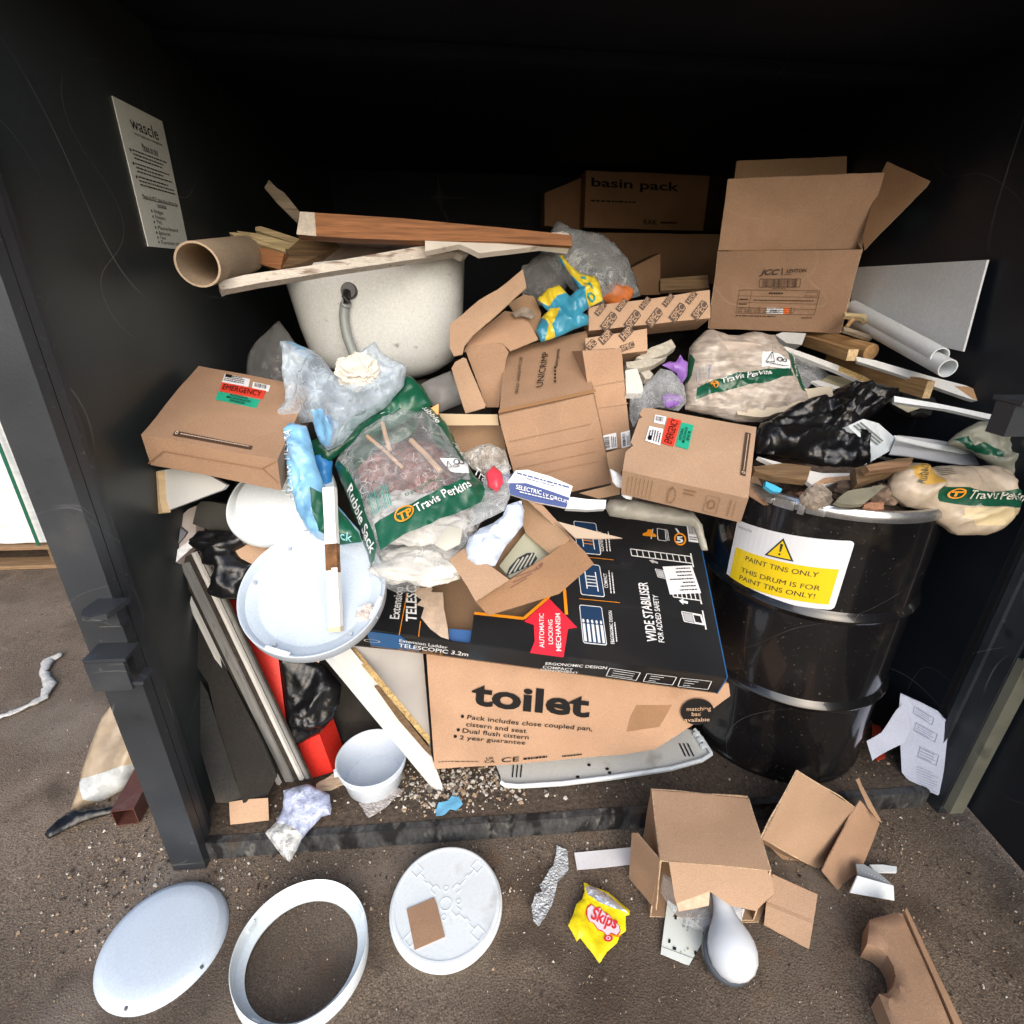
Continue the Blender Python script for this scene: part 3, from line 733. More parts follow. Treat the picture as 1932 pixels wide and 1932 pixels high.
pr.done('crease', CARDD, t)

# taller box behind it, with two barcode labels
pl = Pl(U(p1('c', 1135, 1640), 1.60), (.12, -.96, .22))
bx = P('c', 870, 1110, 1085, 1095, 1137, 1640, 960, 1668)
q = onpl(pl, bx)
t = cartonbox('cardboard_box', 'upright kraft box tucked behind the middle taped box, two barcode labels at its foot', q, -pl.n*.2+V((.02, 0, .02)), CARD, seed=8)
for k, (Lq, sd_) in enumerate(((P('c', 975, 1578, 1053, 1560, 1060, 1643, 985, 1658), 3), (P('c', 1078, 1560, 1128, 1547, 1132, 1633, 1084, 1645), 5))):
    s_ = sticker('sticker', t, pl, Lq, WHITEP); pr = Print(pl, off=.0052); pr.bars(sub(pl, rotq(Lq), .1, .1, .9, .45), 0, 0, 1, 1, 16, seed=sd_); pr.fine(sub(pl, rotq(Lq), .1, .55, .9, .95), 3, seed=sd_); pr.done('lettering', INK, s_)
pr = Print(pl, off=.004)
for a, b in ((p1('c', 920, 1305), p1('c', 1108, 1270)), (p1('c', 940, 1425), p1('c', 1118, 1400))): pr.poly((a, b, (a[0], a[1]-1.6)), [(0, 0), (1, 0), (1, 1), (0, 1)])
pr.done('crease', CARD2, t)

# JCC box with its lid panels up
qj = para(*P('d', 245, 560, 1035, 550, 915, 1010, 195, 985), 1.82); pj = ppl(qj)
dj = -pj.n*.25
t = thing('cardboard_box', 'big open kraft box with raised flaps on top of the heap', 'cardboard box', mid(qj)-V((0, 0, .2)))
def panel(name, pts, m=CARD, th=.004, seed=0, amp=.003, label=None):
    n = (V(pts[1])-V(pts[0])).cross(V(pts[-1])-V(pts[0])).normalized()
    if n.dot(V(pts[0])-CAM) > 0: n = -n
    return slabq(name, t, pts, n, th, m, seed, amp, label)
panel('front_panel', qj, CARD, seed=3)
pf1 = Pl(qj[0], V((-.20, -.93, -.30)), qj[1]-qj[0])
fl = onpl(pf1, P('d', 245, 556, 1035, 546, 1165, 125, 297, 160)); panel('front_flap', fl, CARD, seed=5)
panel('side_panel', [qj[0]+dj*.01, qj[3]+dj*.01, qj[3]+dj, qj[0]+dj], CARD, seed=6)
panel('side_panel', [qj[1]+dj*.01, qj[2]+dj*.01, qj[2]+dj, qj[1]+dj], CARDIN, seed=7)
panel('back_panel', [p+dj*1.02 for p in qj], CARDIN, seed=8)
panel('bottom_panel', [qj[3]+dj*.02, qj[2]+dj*.02, qj[2]+dj, qj[3]+dj], CARD, seed=9)
pb = Pl(qj[1]+dj*.25, V((-.85, -.50, .1))); panel('side_flap', onpl(pb, P('d', 1050, 552, 1400, 200, 1416, 172, 1180, 65, 1150, 120, 1040, 480)), CARDD, seed=10, amp=.012)  # darker board stands in for the shade on this flap
pb = Pl(qj[0]+dj*1.05, V((0, -.95, -.1))); panel('back_flap', onpl(pb, P('d', 330, 200, 955, 180, 955, 35, 345, 60)), CARDIN, seed=11)
JQ = P('d', 245, 560, 1035, 550, 915, 1010, 195, 985)
pr = Print(pj, off=.0045)
pr.text('JCC', tuple(P('d', 472, 686, 578, 686, 480, 655)), .03, shear=.25); pr.poly(tuple(P('d', 594, 690, 599, 690, 596, 650)), [(0, 0), (1, 0), (1, 1), (0, 1)])
pr.text('LEVITON', tuple(P('d', 622, 675, 728, 672, 626, 655)), .02); pr.fine(tuple(P('d', 610, 688, 665, 688, 611, 680)), 1, seed=2)
pr.bars(tuple(P('d', 487, 754, 680, 754, 489, 712)), 0, 0, 1, 1, 34, seed=4); pr.box(tuple(P('d', 470, 755, 694, 755, 474, 710)), 0, 0, 1, 1, .0015); pr.fine(tuple(P('d', 545, 767, 620, 767, 546, 760)), 1)
F_ = tuple(P('d', 342, 898, 775, 908, 362, 770)); pr.box(F_, 0, 0, 1, 1, .0012)
for y in (.22, .45, .72): pr.line(F_, 0, y+.03, 1, y, .001)
pr.line(F_, .16, 0, .16, 1, .001); pr.line(F_, .3, 0, .3, .3, .001); pr.line(F_, .7, 0, .7, .3, .001)
pr.fine(F_, 2, x0=.02, x1=.14, y0=.3, y1=.7, seed=3, fill=.3); pr.fine(F_, 1, x0=.2, x1=.95, y0=.52, y1=.64, seed=4, ragged=0, wl=(.012, .04), fill=.3); pr.fine(F_, 1, x0=.38, x1=.6, y0=.8, y1=.95, seed=5); pr.box(F_, .84, .78, .98, .94, .001); pr.fine(F_, 3, x0=.02, x1=.98, y0=.02, y1=.28, seed=6, fill=.28)
pr.fine(tuple(P('d', 340, 918, 560, 923, 341, 905)), 1, seed=9, ragged=0); pr.fine(tuple(P('d', 700, 930, 765, 930, 702, 918)), 1, seed=8)
pr.done('lettering', INKB, t)
s_ = sticker('sticker', t, pj, P('d', 512, 868, 604, 872, 602, 905, 509, 902), WHITEP, .004); pr = Print(pj, off=.0062); pr.bars(sub(pj, P('d', 512, 868, 604, 872, 602, 905, 509, 902), .2, .25, .8, .8), 0, 0, 1, 1, 14); pr.done('lettering', INK, s_)
sticker('sticker', t, pj, P('d', 606, 868, 638, 870, 636, 903, 604, 903), mat('orange_label', (.85, .17, .03), .5), .004, label='orange sticker')
pr = Print(pf1, off=.004); pr.poly(tuple(P('d', 300, 556, 1035, 546, 300, 548)), [(0, 0), (1, 0), (1, .5), (0, .8)]); pr.done('crease', CARDD, t)
# pale blue carton inside
pt = Pl(qj[1]+dj*.4, V((.1, -.95, .1))); qq = onpl(pt, P('d', 1105, 290, 1180, 345, 1075, 480, 1000, 430))
bm = bmesh.new(); gbox(bm, qq, V((.0, .08, .02)), .03, .001, 2); mk('carton', bm, mat('pale_teal_card', (.33, .56, .58), .5, fine=(200, .06)), bevel=.002, label='pale teal carton poking out of the big open-flap box', cat='carton')

# two long printed boxes
def hispec(label, pl, pts, d, frames, endpts=None, seed=0):
    q = onpl(pl, pts); t = cartonbox('cardboard_box', label, q, d, CARD2, 'kraft boxes with slanted dark tabs', seed, dent=.002)
    pr = Print(pl, off=.004)
    for kind, f in frames:
        f2 = [V(pl.to2(x)) for x in f]; o, a, b = f2[0], f2[1]-f2[0], f2[2]-f2[0]
        if kind == 'H': pr.poly((f2[0], f2[1], f2[2]), [(-.12, -.15), (1.1, -.15), (1.1, 1.1), (-.12, 1.1)], 0); pr.text('HiSPEC'[:4], f, .02, 1)
        else: pr.poly((f2[0], f2[1], f2[2]), [(-.1, -.15), (1.02, -.15), (1.12, .45), (1.02, 1.1), (-.1, 1.1)], 0); pr.text('SPEC', f, .02, 1)
    # lift the light letters above the dark tabs
    for f in pr.bm.faces:
        if f.material_index == 1:
            for v in f.verts: v.co += pl.n*.0004
    pr.done('lettering', [INKB, CARD2], t)
    return t
pl = Pl(U(p1('c', 905, 960), 1.68), (-.10, -.92, .36))
fr = []
for x, y in ((955, 918), (1072, 895), (1200, 885), (1328, 868), (1455, 855)): fr.append(('H', P('c', x+4, y-6, x+42, y-54, x-16, y-22)))
for x, y in ((990, 1000), (1120, 990), (1240, 978), (1368, 950), (1490, 938)): fr.append(('S', P('c', x+10, y-2, x+66, y-75, x-18, y-30)))
hispec('upper long kraft box patterned with slanted dark tabs, sloping up to the big open-flap box', pl, P('c', 903, 868, 1571, 776, 1573, 928, 905, 1000), -pl.n*.12, fr, seed=21)
pl = Pl(U(p1('c', 900, 1120), 1.63), (-.02, -.90, .43))
fr = []
for x, y in ((985, 1070), (1098, 1052)): fr.append(('H', P('c', x, y, x+45, y-50, x-25, y-28)))
fr.append(('S', P('c', 910, 1105, 945, 1068, 885, 1085))); fr.append(('S', P('c', 1085, 1112, 1150, 1088, 1080, 1085)))
hispec('lower short kraft box patterned with slanted dark tabs, under the longer one', pl, P('c', 885, 1040, 1225, 985, 1228, 1108, 890, 1150), -pl.n*.11+V((.02, 0, 0)), fr, seed=22)

# toilet carton
pT = Pl(U((818, 1452), 1.56), (-.02, -.955, .29))
tol = P('F', 803, 1215, 1375, 1290, 1378, 1313, 1310, 1366, 1236, 1413, 1175, 1424, 1110, 1430, 820, 1452)
t = thing('cardboard_box', 'large crushed kraft toilet box under the ladder box, its right corner caved in', 'cardboard box', pT.hit((1000, 1445))+V((0, .15, 0)))
ol = P2(pT, tol)
def tf(q_, d): return nv(q_, 4, 31)*.006+nv(q_, 14, 3)*.002+crump(q_, 9, .006, 5)*min(1, max(0, (q_[0]-.5)*5))*min(1, d/.02)+crump(q_, 7, .006, 8)*max(0, 1-abs(q_[0]+.0)/.12)*min(1, d/.02)
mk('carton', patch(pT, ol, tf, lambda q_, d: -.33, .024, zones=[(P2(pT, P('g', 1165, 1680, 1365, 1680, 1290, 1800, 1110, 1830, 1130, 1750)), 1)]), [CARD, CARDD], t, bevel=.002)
pr = Print(pT, h=lambda q_: tf(q_, .1), off=.004)
pr.text('toilet', tuple(P('g', 255, 1672, 905, 1748, 262, 1540)), .030)
f4 = (('Pack includes close coupled pan,', (232, 1757, 922, 1826, 236, 1732)), ('cistern and seat', (226, 1797, 558, 1832, 229, 1772)), ('Dual flush cistern', (206, 1833, 570, 1868, 210, 1808)), ('2 year guarantee', (190, 1870, 552, 1896, 194, 1848)))
for s_, c_ in f4: pr.text(s_, tuple(P('g', *c_)), .006)
for x, y in ((207, 1742), (184, 1818), (167, 1855)): pr.disc(tuple(P('g', x-9, y+9, x+9, y+9, x-9, y-9)), .5, .5, .5)
c0 = tuple(P('g', 1405, 1785, 1590, 1785, 1405, 1640)); pr.disc(c0, .5, .5, .5, n=36, up=.005)
o_ = tuple(P('o', 1070, 1447, 1385, 1443, 1070, 1436)); pr.fine(o_, 1, seed=4, ragged=0)
pr.text('UK', tuple(P('o', 1438, 1420, 1498, 1416, 1440, 1403)), .01); pr.text('CA', tuple(P('o', 1425, 1446, 1505, 1443, 1428, 1426)), .01); pr.text('CE', tuple(P('o', 1555, 1440, 1690, 1430, 1560, 1403)), .005)
pr.fine(tuple(P('l', 150, 232, 350, 216, 150, 205)), 1, seed=6); pr.fine(tuple(P('l', 400, 216, 540, 204, 400, 195)), 1, seed=7)
pr.done('lettering', INK, t)
pr = Print(pT, h=lambda q_: tf(q_, .1), off=.010)
for s_, c_ in (('matching', (1436, 1706, 1572, 1706, 1436, 1682)), ('basin', (1465, 1735, 1535, 1735, 1465, 1712)), ('available', (1425, 1766, 1565, 1766, 1425, 1745))): pr.text(s_, tuple(P('g', *c_)), .006)
pr.done('lettering', CARD2, t)
# telescopic ladder box lying on it
qL = para((785, 925), (1313, 985), (1371, 1278), (690, 1187), 1.80); pL = ppl(qL)
t = thing('ladder_box', 'wide black and blue ladder carton lying flat, torn open at its left end', 'box', mid(qL)-V((0, 0, .09)))
BLKB = mat('black_carton', (.014, .015, .017), .30, n1=(3, .25), fine=(200, .1), coat=.25)
BLUB = mat('blue_carton', (.018, .10, .27), .35)
hole = P('o', 1015, 130, 1105, 135, 1112, 260, 1140, 400, 1150, 500, 1225, 540, 1312, 545, 1345, 300, 1450, 310, 1730, 352, 1920, 175, 1960, 140, 2200, -50, 1800, -300, 1100, -100)
torn = P('o', 905, 95, 1015, 100, 1105, 120, 1112, 260, 1140, 400, 1150, 500, 1090, 480, 1010, 420, 960, 360, 935, 330, 960, 250, 900, 230, 940, 190, 880, 150)
Q2 = [pL.w2(p) for p in qL]
zon = [(P2(pL, torn), 1)]
bm = sheet(pL, Q2, .003, .0012, seed=5, res=.03, zones=zon, holes=[P2(pL, hole)]); mk('printed_top', bm, [BLKB, TORN], t)
dz = -pL.n*.085
bm = bmesh.new()
A, B, C, D = qL
ins = lambda p, k: p+dz*k
for (a, b) in ((D, C), (C, B), (B, A), (A, D)):
    n_ = (b-a).cross(dz).normalized(); cen = mid(qL)
    if n_.dot(cen-a) < 0: n_ = -n_
    prism(bm, [a+dz*.06, b+dz*.06, b+dz, a+dz], n_*.003)
for f in bm.faces: pass
mk('side_panel', bm, BLKB, t)
bm = bmesh.new(); prism(bm, [p+dz for p in (A, B, C, D)], -dz*.05); mk('inner_tray', bm, CARDIN, t)
nrm = (C-D).cross(dz).normalized(); nrm = nrm if nrm.dot(D-CAM) < 0 else -nrm
pF = Pl(D, nrm, C-D)
# blue edges
bm = bmesh.new()
rt = (C-B); n_ = rt.cross(dz).normalized(); n_ = n_ if n_.dot(mid(qL)-B) < 0 else -n_
prism(bm, [B+n_*.0005, C+n_*.0005, C+dz+n_*.0005, B+dz+n_*.0005], n_*.003)
prism(bm, [D+nrm*.0008+(C-D)*.002+dz*.08, D+nrm*.0008+(C-D)*.10+dz*.08, D+nrm*.0008+(C-D)*.15+dz*.9, D+nrm*.0008+(C-D)*.002+dz*.9], nrm*.001)
mk('blue_edge', bm, BLUB, t, label='blue end face')
bm = bmesh.new(); pin = pL.off(-.02); prism(bm, onpl(pin, P('o', 1150, 415, 1345, 430, 1345, 520, 1225, 535, 1150, 490)), -pL.n*.002); mk('inner_flap', bm, mat('mid_blue_card', (.05, .14, .36), .5), t, label='blue inner flap')
F2 = lambda *a: tuple(P('g', *a))
pr = Print(pL, off=.0028)
# white prints
pr.text('WIDE STABILISER', F2(1280, 1335, 1225, 1010, 1222, 1335), .018, 0, .15); pr.text('FOR ADDED SAFETY', F2(1320, 1342, 1283, 1078, 1288, 1342), .012, 0, .15)
pr.text('Extension', tuple(P('o', 765, 345, 800, 100, 690, 345)), .012, 0, .1); pr.text('TELESCOPIC'[:6], tuple(P('o', 900, 362, 900, 85, 815, 362)), .02, 0, .1)
def lad(f, n, w):
    pr.line(f, 0, 0, 1, 0, w); pr.line(f, 0, 1, 1, 1, w)
    for k in range(n+1): pr.line(f, k/n, 0, k/n, 1, w*.8)
lad(F2(1140, 862, 1475, 905, 1133, 825), 10, .0035); pr.line(F2(1480, 925, 1465, 850, 1470, 925), 0, 0, 1, 0, .004)
lad(F2(1370, 1090, 1520, 1110, 1362, 1045), 6, .0035); pr.line(F2(1525, 1130, 1508, 1055, 1515, 1130), 0, 0, 1, 0, .004)
f = F2(1430, 1225, 1540, 1245, 1415, 1170); pr.box(f, 0, 0, 1, 1, .003); pr.quad(f, .05, .1, .5, .9, 1); pr.box(f, .55, .1, .95, .9, .003); pr.line(F2(1550, 1270, 1530, 1165, 1545, 1270), 0, 0, 1, 0, .004)
f = F2(1285, 980, 1330, 990, 1270, 935); pr.box(f, 0, 0, 1, 1, .002); pr.quad(f, .1, .1, .9, .9, 1)
arw = [(0, .3), (.5, .3), (.5, 0), (1, .5), (.5, 1), (.5, .7), (0, .7)]
pr.poly(F2(1285, 915, 1235, 900, 1285, 890), arw, 1); pr.poly(F2(1450, 1140, 1400, 1128, 1450, 1105), arw, 0)
for k, (x, y) in enumerate(((818, 668), (838, 900), (850, 1130))):
    h_ = 178 if k < 2 else 215; f = F2(x+22, y+h_, x+155, y+h_+14, x, y+2)
    pr.poly(f, [(.06, 0), (.94, 0), (1, .04), (1, .96), (.94, 1), (.06, 1), (0, .96), (0, .04)], 0); pr.poly(f, [(.08, .02), (.92, .02), (.97, .05), (.97, .95), (.92, .98), (.08, .98), (.03, .95), (.03, .05)], 2, .0003)
    if k == 2:
        for i in range(5): pr.quad(f, .06+i*.19, .05, .17+i*.19, .50, 0, .0006); pr.disc(f, .11+i*.19, .57, .05, 0, 10, up=.0006)
    else:
        for i in range(4): pr.line(f, .3, .3+i*.1, .75, .3+i*.1, .003, 0 if k else 3, .0006)
        pr.line(f, .3, .2, .3, .75, .003, 0, .0006); pr.line(f, .75, .15, .75, .75, .003, 0, .0006)
    x2 = x+168+2*k; y2 = y+h_+12
    if k == 0: pr.text('CONVENIENT', F2(x2+2, y2-20, x2-12, y2-130, x2-18, y2-20), .008)
    elif k == 1: pr.text('COMPACT', F2(x2+2, y2-50, x2-6, y2-130, x2-18, y2-50), .008)
    else: pr.text('ERGONOMIC DESIGN', F2(x2+22, y2-8, x2+8, y2-190, x2+2, y2-8), .008)
    pr.fine(F2(x2+44, y2-20, x2+30, y2-150, x2+10, y2-20), 2, seed=k, fill=.35)
for x, y in ((905, 872), (850, 1100)): pr.line(F2(x, y, x+225 if y > 1000 else x+135, y+(22 if y > 1000 else 14), x, y-10), 0, 0, 1, 0, .0018, 3)
pr.poly(F2(1200, 752, 1275, 760, 1205, 712), [(0, 0), (1, 0), (1, .3), (.75, .5), (.65, .95), (.35, .95), (.25, .5), (0, .3)], 3); pr.box(F2(1285, 775, 1330, 782, 1280, 712), 0, 0, 1, 1, .002); pr.fine(F2(1255, 770, 1265, 712, 1240, 770), 1); pr.fine(F2(1350, 780, 1340, 712, 1335, 780), 2)
f = F2(1375, 808, 1445, 808, 1370, 735); pr.ring(f, .5, .5, .36, .48, 3); pr.text('5', F2(1432, 770, 1388, 770, 1432, 750)[:0] or F2(1388, 790, 1425, 790, 1386, 755), .03); pr.fine(F2(1415, 740, 1398, 712, 1385, 735), 1)
for xx in ((770, 470, 830, 150), (920, 480, 935, 360)):
    a, b = P('o', *xx); pr.poly((a, b, (a[0]-1.5, a[1])), [(0, 0), (1, 0), (1, 1), (0, 1)], 3)
pr.done('printing', [WINK, mat('grey_ink', (.42, .43, .45), .5), mat('navy_ink', (.012, .04, .10), .4), ORNG], t)
# barcode label and delivery sticker
Lq = P('g', 1443, 690, 1500, 692, 1515, 790, 1455, 782); s_ = sticker('sticker', t, pL, Lq, WHITEP, .002); pr = Print(pL, off=.0042); pr.bars(sub(pL, Lq, .1, .08, .9, .6), 0, 0, 1, 1, 18); pr.fine(sub(pL, Lq, .1, .7, .9, .95), 2); pr.done('lettering', INK, s_)
Lq = P('g', 1310, 925, 1470, 918, 1522, 1070, 1350, 1078); s_ = sticker('sticker', t, pL, Lq, WHITEP, .0045); pr = Print(pL, off=.0068); pr.fine(sub(pL, [Lq[2], Lq[3], Lq[0], Lq[1]], .1, .05, .9, .95), 7, seed=12, fill=.3, ragged=.6); pr.done('lettering', INK, s_)
# red arrow tab with orange edge
arrow = P('g', 685, 1095, 840, 1255, 790, 1262, 765, 1420, 580, 1395, 605, 1330, 600, 1240, 548, 1222)
pa = pL.off(.004); s_ = mk('red_arrow', sheet(pa, P2(pa, arrow), .0012, .0004, res=.05), mat('red_print', (.72, .025, .05), .4), t, label='red arrow panel')
pr = Print(pa, off=.002)
for k, (tx, c_) in enumerate((('AUTOMATIC', (658, 1370, 655, 1180, 630, 1370)), ('LOCKING', (706, 1350, 703, 1215, 680, 1350)), ('MECHANISM', (752, 1388, 745, 1180, 722, 1388)))): pr.text(tx, F2(*c_), .012)
pr.done('lettering', WINK, s_)
orf = P('g', 272, 1188, 275, 1176, 410, 1185, 545, 1200, 685, 1083, 765, 1160, 758, 1040, 770, 1040, 788, 1195, 690, 1095, 548, 1222)
pr = Print(pa, off=.001)
for seg in ((272, 1182, 545, 1212, 9), (545, 1212, 685, 1090, 10), (780, 1190, 768, 1045, 9)):
    a, b = P('g', *seg[:4]); pr.line((pL.to2(a), pL.to2(b), pL.to2(b)+V((.01, .02))), 0, 0, 1, 0, .009)
pr.done('orange_edge', ORNG, t)
# front face print
pr = Print(pF, off=.0042)
pr.text('Extension Ladder', tuple(P('o', 770, 505, 1140, 560, 772, 482)), .006); pr.text('TELESCOPIC 3.2m', tuple(P('o', 765, 545, 1300, 618, 768, 516)), .012)
pr.text('ERGONOMIC DESIGN', F2(665, 1453, 1002, 1478, 668, 1438), .010); pr.text('COMPACT', F2(650, 1472, 815, 1488, 652, 1458), .008); pr.text('CONVENIENT', F2(637, 1484, 845, 1503, 639, 1474), .008)
for k, c_ in enumerate(((1000, 1515, 1165, 1540, 1020, 1472), (1205, 1545, 1365, 1565, 1225, 1502), (1395, 1572, 1560, 1590, 1412, 1527))):
    f = F2(*c_); pr.box(f, 0, 0, 1, 1, .002)
    for i in range(3): pr.line(f, .15, .2+i*.28, .85 if k == 0 else .4+.1*i, .2+i*.28, .002)
pr.ring(tuple(P('o', 490, 505, 630, 520, 490, 480)), .5, .5, .4, .45)
pr.done('printing', WINK, t)
pr = Print(pF, off=.0042); pr.text('BLIND SPACE', tuple(P('o', 765, 572, 1105, 612, 768, 552)), .01); pr.done('printing', mat('dull_orange_ink', (.30, .14, .03), .5), t)
# ------------------------------------------------------------------ light fittings lying on the ground
def GP(x, y, z=0.0, n=(0, 0, 1)): return Pl((x, y, z), n)
g = GP(-.762, .822, .002, (.03, -.02, 1))
t = thing('lamp_cover', 'round frosted lamp cover lying face up on the ground at the left', 'lamp cover', g.O)
bm = bmesh.new(); lathe(bm, g, [(.0, .024), (.05, .0237), (.09, .0228), (.119, .021), (.123, .019), (.134, .012), (.139, .006), (.141, .0), (.138, .0), (.134, .008), (.118, .016), (0, .019)], 80); mk('diffuser', bm, WPLAS2, t, ang=50)
for a in (2.0+2.6, .0-.5):
    bm = bmesh.new(); c2 = (math.cos(a)*.131, math.sin(a)*.131); lathe(bm, g, [(0, .016), (.0035, .016), (.0045, .012), (.0, .010)], 12, c2); mk('screw', bm, mat('dull_screw', (.2, .2, .21), .5, metal=.5), t)
g = GP(-.418, .764, .002, (.04, .01, 1))
t = thing('lamp_ring', 'open white plastic lamp ring lying empty on the ground', 'lamp ring', g.O)
bm = bmesh.new(); lathe(bm, g, [(.126, .002), (.126, .005), (.146, .006), (.149, .048), (.1505, .050), (.152, .048), (.152, .0), (.150, -.001), (.127, -.001), (.126, .002)], 96); mk('rim', bm, WPLAS, t, ang=40)
for a in (.55, 1.9, 2.75, 4.3, 5.6):
    bm = bmesh.new(); e = Pl(g.w((math.cos(a)*.1475, math.sin(a)*.1475), .03), g.u*-math.cos(a)-g.v*math.sin(a), g.u*-math.sin(a)+g.v*math.cos(a))
    prism(bm, [e.w(p) for p in ((-.012, -.012), (.012, -.012), (.008, .010), (-.010, .012))], e.n*.005); mk('clip', bm, WPLAS, t, bevel=.001)
g = GP(-.078, .842, .003, (-.02, -.03, 1))
t = thing('ceiling_light', 'round white ceiling light body lying flat, a square cardboard scrap on it', 'ceiling light', g.O)
bm = bmesh.new(); lathe(bm, g, [(0, .040), (.128, .040), (.1285, .0415), (.134, .0415), (.1375, .039), (.1385, .034), (.1385, .026), (.1425, .025), (.1435, .022), (.1435, .016), (.1375, .014), (.136, -.004), (.132, -.004), (.0, .002)], 96); mk('body', bm, WPLAS, t, ang=35)
bm = bmesh.new()
def relief(pts, h=.0018, w=.0016):
    for i in range(len(pts)-1):
        a = V(pts[i]); b = V(pts[i+1]); d = b-a; n2 = V((-d.y, d.x)).normalized()*w/2
        prism(bm, [g.w(p, .0398) for p in (a-n2, b-n2, b+n2, a+n2)], g.n*h)
for k, (cx, cy, rr) in enumerate(((.0, -.008, .015), (0, .028, .006), (.032, -.006, .006), (-.004, -.038, .006))):
    relief([(cx+math.cos(i/20*6.2832)*rr, cy+math.sin(i/20*6.2832)*rr) for i in range(21)])
for a in (.75, 2.35, 3.9, 5.5):
    c_, s_ = math.cos(a), math.sin(a); rt_ = lambda x, y: (x*c_-y*s_, x*s_+y*c_)
    relief([rt_(.03, -.008), rt_(.045, -.009), rt_(.049, 0), rt_(.045, .009), rt_(.03, .008)]); relief([rt_(.05, 0), rt_(.068, 0), rt_(.068, .005), rt_(.080, .005), rt_(.080, 0), rt_(.10, 0)]); relief([rt_(.10, -.012), rt_(.125, -.012), rt_(.125, .012), rt_(.10, .012), rt_(.10, -.012)])
mk('moulding', bm, WPLAS, t)
pl = Pl(g.w((-.04, -.04), .0435), g.n)
mk('cardboard_scrap', sheet(pl, P2(pl, P('k', 1008, 1668, 1185, 1592, 1205, 1640, 1255, 1845, 1060, 1930)), .0025, .001, seed=4, res=.02), CARD, label='small kraft cardboard scrap lying on the round white light body', cat='cardboard scrap')
# ------------------------------------------------------------------ litter on the ground
G = HZ(.004)
def flat(name, label, cat, fr_, pts, m, h=.004, th=.0015, amp=.002, s=14, crease=.0, cs=18, seed=1, res=.012, rag=0, zones=(), n=(0, 0, 1), group=None, ret=False, bend=None):
    pl = Pl(HZ(h).hit(P(fr_, *pts)[0]), n); o = mk(name, sheet(pl, P2(pl, P(fr_, *pts)), th, amp, s, seed, res, rag, [(P2(pl, P(zf, *zp)), k) for zf, zp, k in zones], crease=crease, cs=cs, bend=bend), m, label=label, cat=cat, group=group)
    return (o, pl) if ret else o
flat('plastic_scrap', 'torn dirty strip of clear plastic trodden flat beside the crisp packet', 'plastic scrap', 'l', (365, 782, 432, 815, 443, 940, 370, 1020, 345, 1150, 300, 1230, 250, 1303, 215, 1270, 203, 1170, 225, 1110, 275, 1080, 258, 1035, 350, 900), [film('dirty_film', (.62, .66, .68), .15, .35, 60, .3)], .008, .001, .004, 20, .004, 40, 3, .008, .004)
flat('paper_strip', 'clean white paper strip lying by the door sill', 'paper strip', 'l', (478, 828, 855, 795, 858, 905, 497, 938), WHITEP, .006, .001, .002, 8, 0, 10, 2)
# crisp packet
pl = Pl(HZ(.012).hit(p1('l', 640, 1280)), (.02, -.12, 1))
co_ = P('l', 540, 1022, 700, 1085, 835, 1205, 832, 1225, 808, 1235, 812, 1330, 770, 1360, 755, 1410, 690, 1470, 640, 1540, 515, 1375, 495, 1400, 440, 1300, 470, 1230, 490, 1165, 530, 1130, 545, 1080)
YELP = mat('yellow_foil', (.80, .66, .01), .25, n1=(20, .08), bump=(50, .6)); FOIL = mat('silver_foil', (.75, .77, .80), .2, metal=.7, bump=(90, .8))
zz = [(P2(pl, P('l', 548, 1055, 590, 1050, 700, 1110, 815, 1222, 740, 1200, 640, 1160, 560, 1105)), 1)]
bm, ph = pillow(pl, P2(pl, co_), .008, .03, .008, 16, 5, .008, zz, backh=.004)
t = mk('crisp_packet', bm, [YELP, FOIL], label='crumpled yellow crisp packet with red lettering in a pale cloud, lying on the ground', cat='crisp packet')
pr = Print(pl, h=lambda q: ph(q, .02), off=.002)
cl = [(0, .55), (.04, .85), (.15, 1), (.3, .92), (.42, .99), (.55, .85), (.7, .80), (.82, .6), (.98, .52), (1.0, .3), (.9, .12), (.75, .15), (.62, -.02), (.5, .1), (.35, .12), (.22, .3), (.1, .3)]
f = tuple(P('l', 555, 1325, 770, 1395, 555, 1170)); pr.poly(f, [(.5+(x-.5)*1.06, .5+(y-.5)*1.1) for x, y in cl], 1); pr.poly(f, cl, 0, .0004)
pr.text('Skips', tuple(P('l', 578, 1262, 742, 1332, 606, 1190)), .03, 1, 0, .0010)
for v in list(pr.bm.verts): pass
for fc in pr.bm.faces[-1:]: pass
f = tuple(P('l', 665, 1412, 725, 1412, 665, 1365)); pr.disc(f, .5, .5, .5, 1, 16, up=.0002); pr.ring(f, .5, .5, .15, .25, 0, 12, up=.0006)
pr.poly(tuple(P('l', 620, 1335, 770, 1390, 660, 1290)), [(.3, -.1), (.9, 0), (1, .35), (.6, .1)], 2)
ki = [f_ for f_ in pr.bm.faces]
pr.done('lettering', [mat('pale_pink_ink', (.72, .62, .68), .4), mat('red_ink', (.62, .03, .04), .4), ORNG], t)
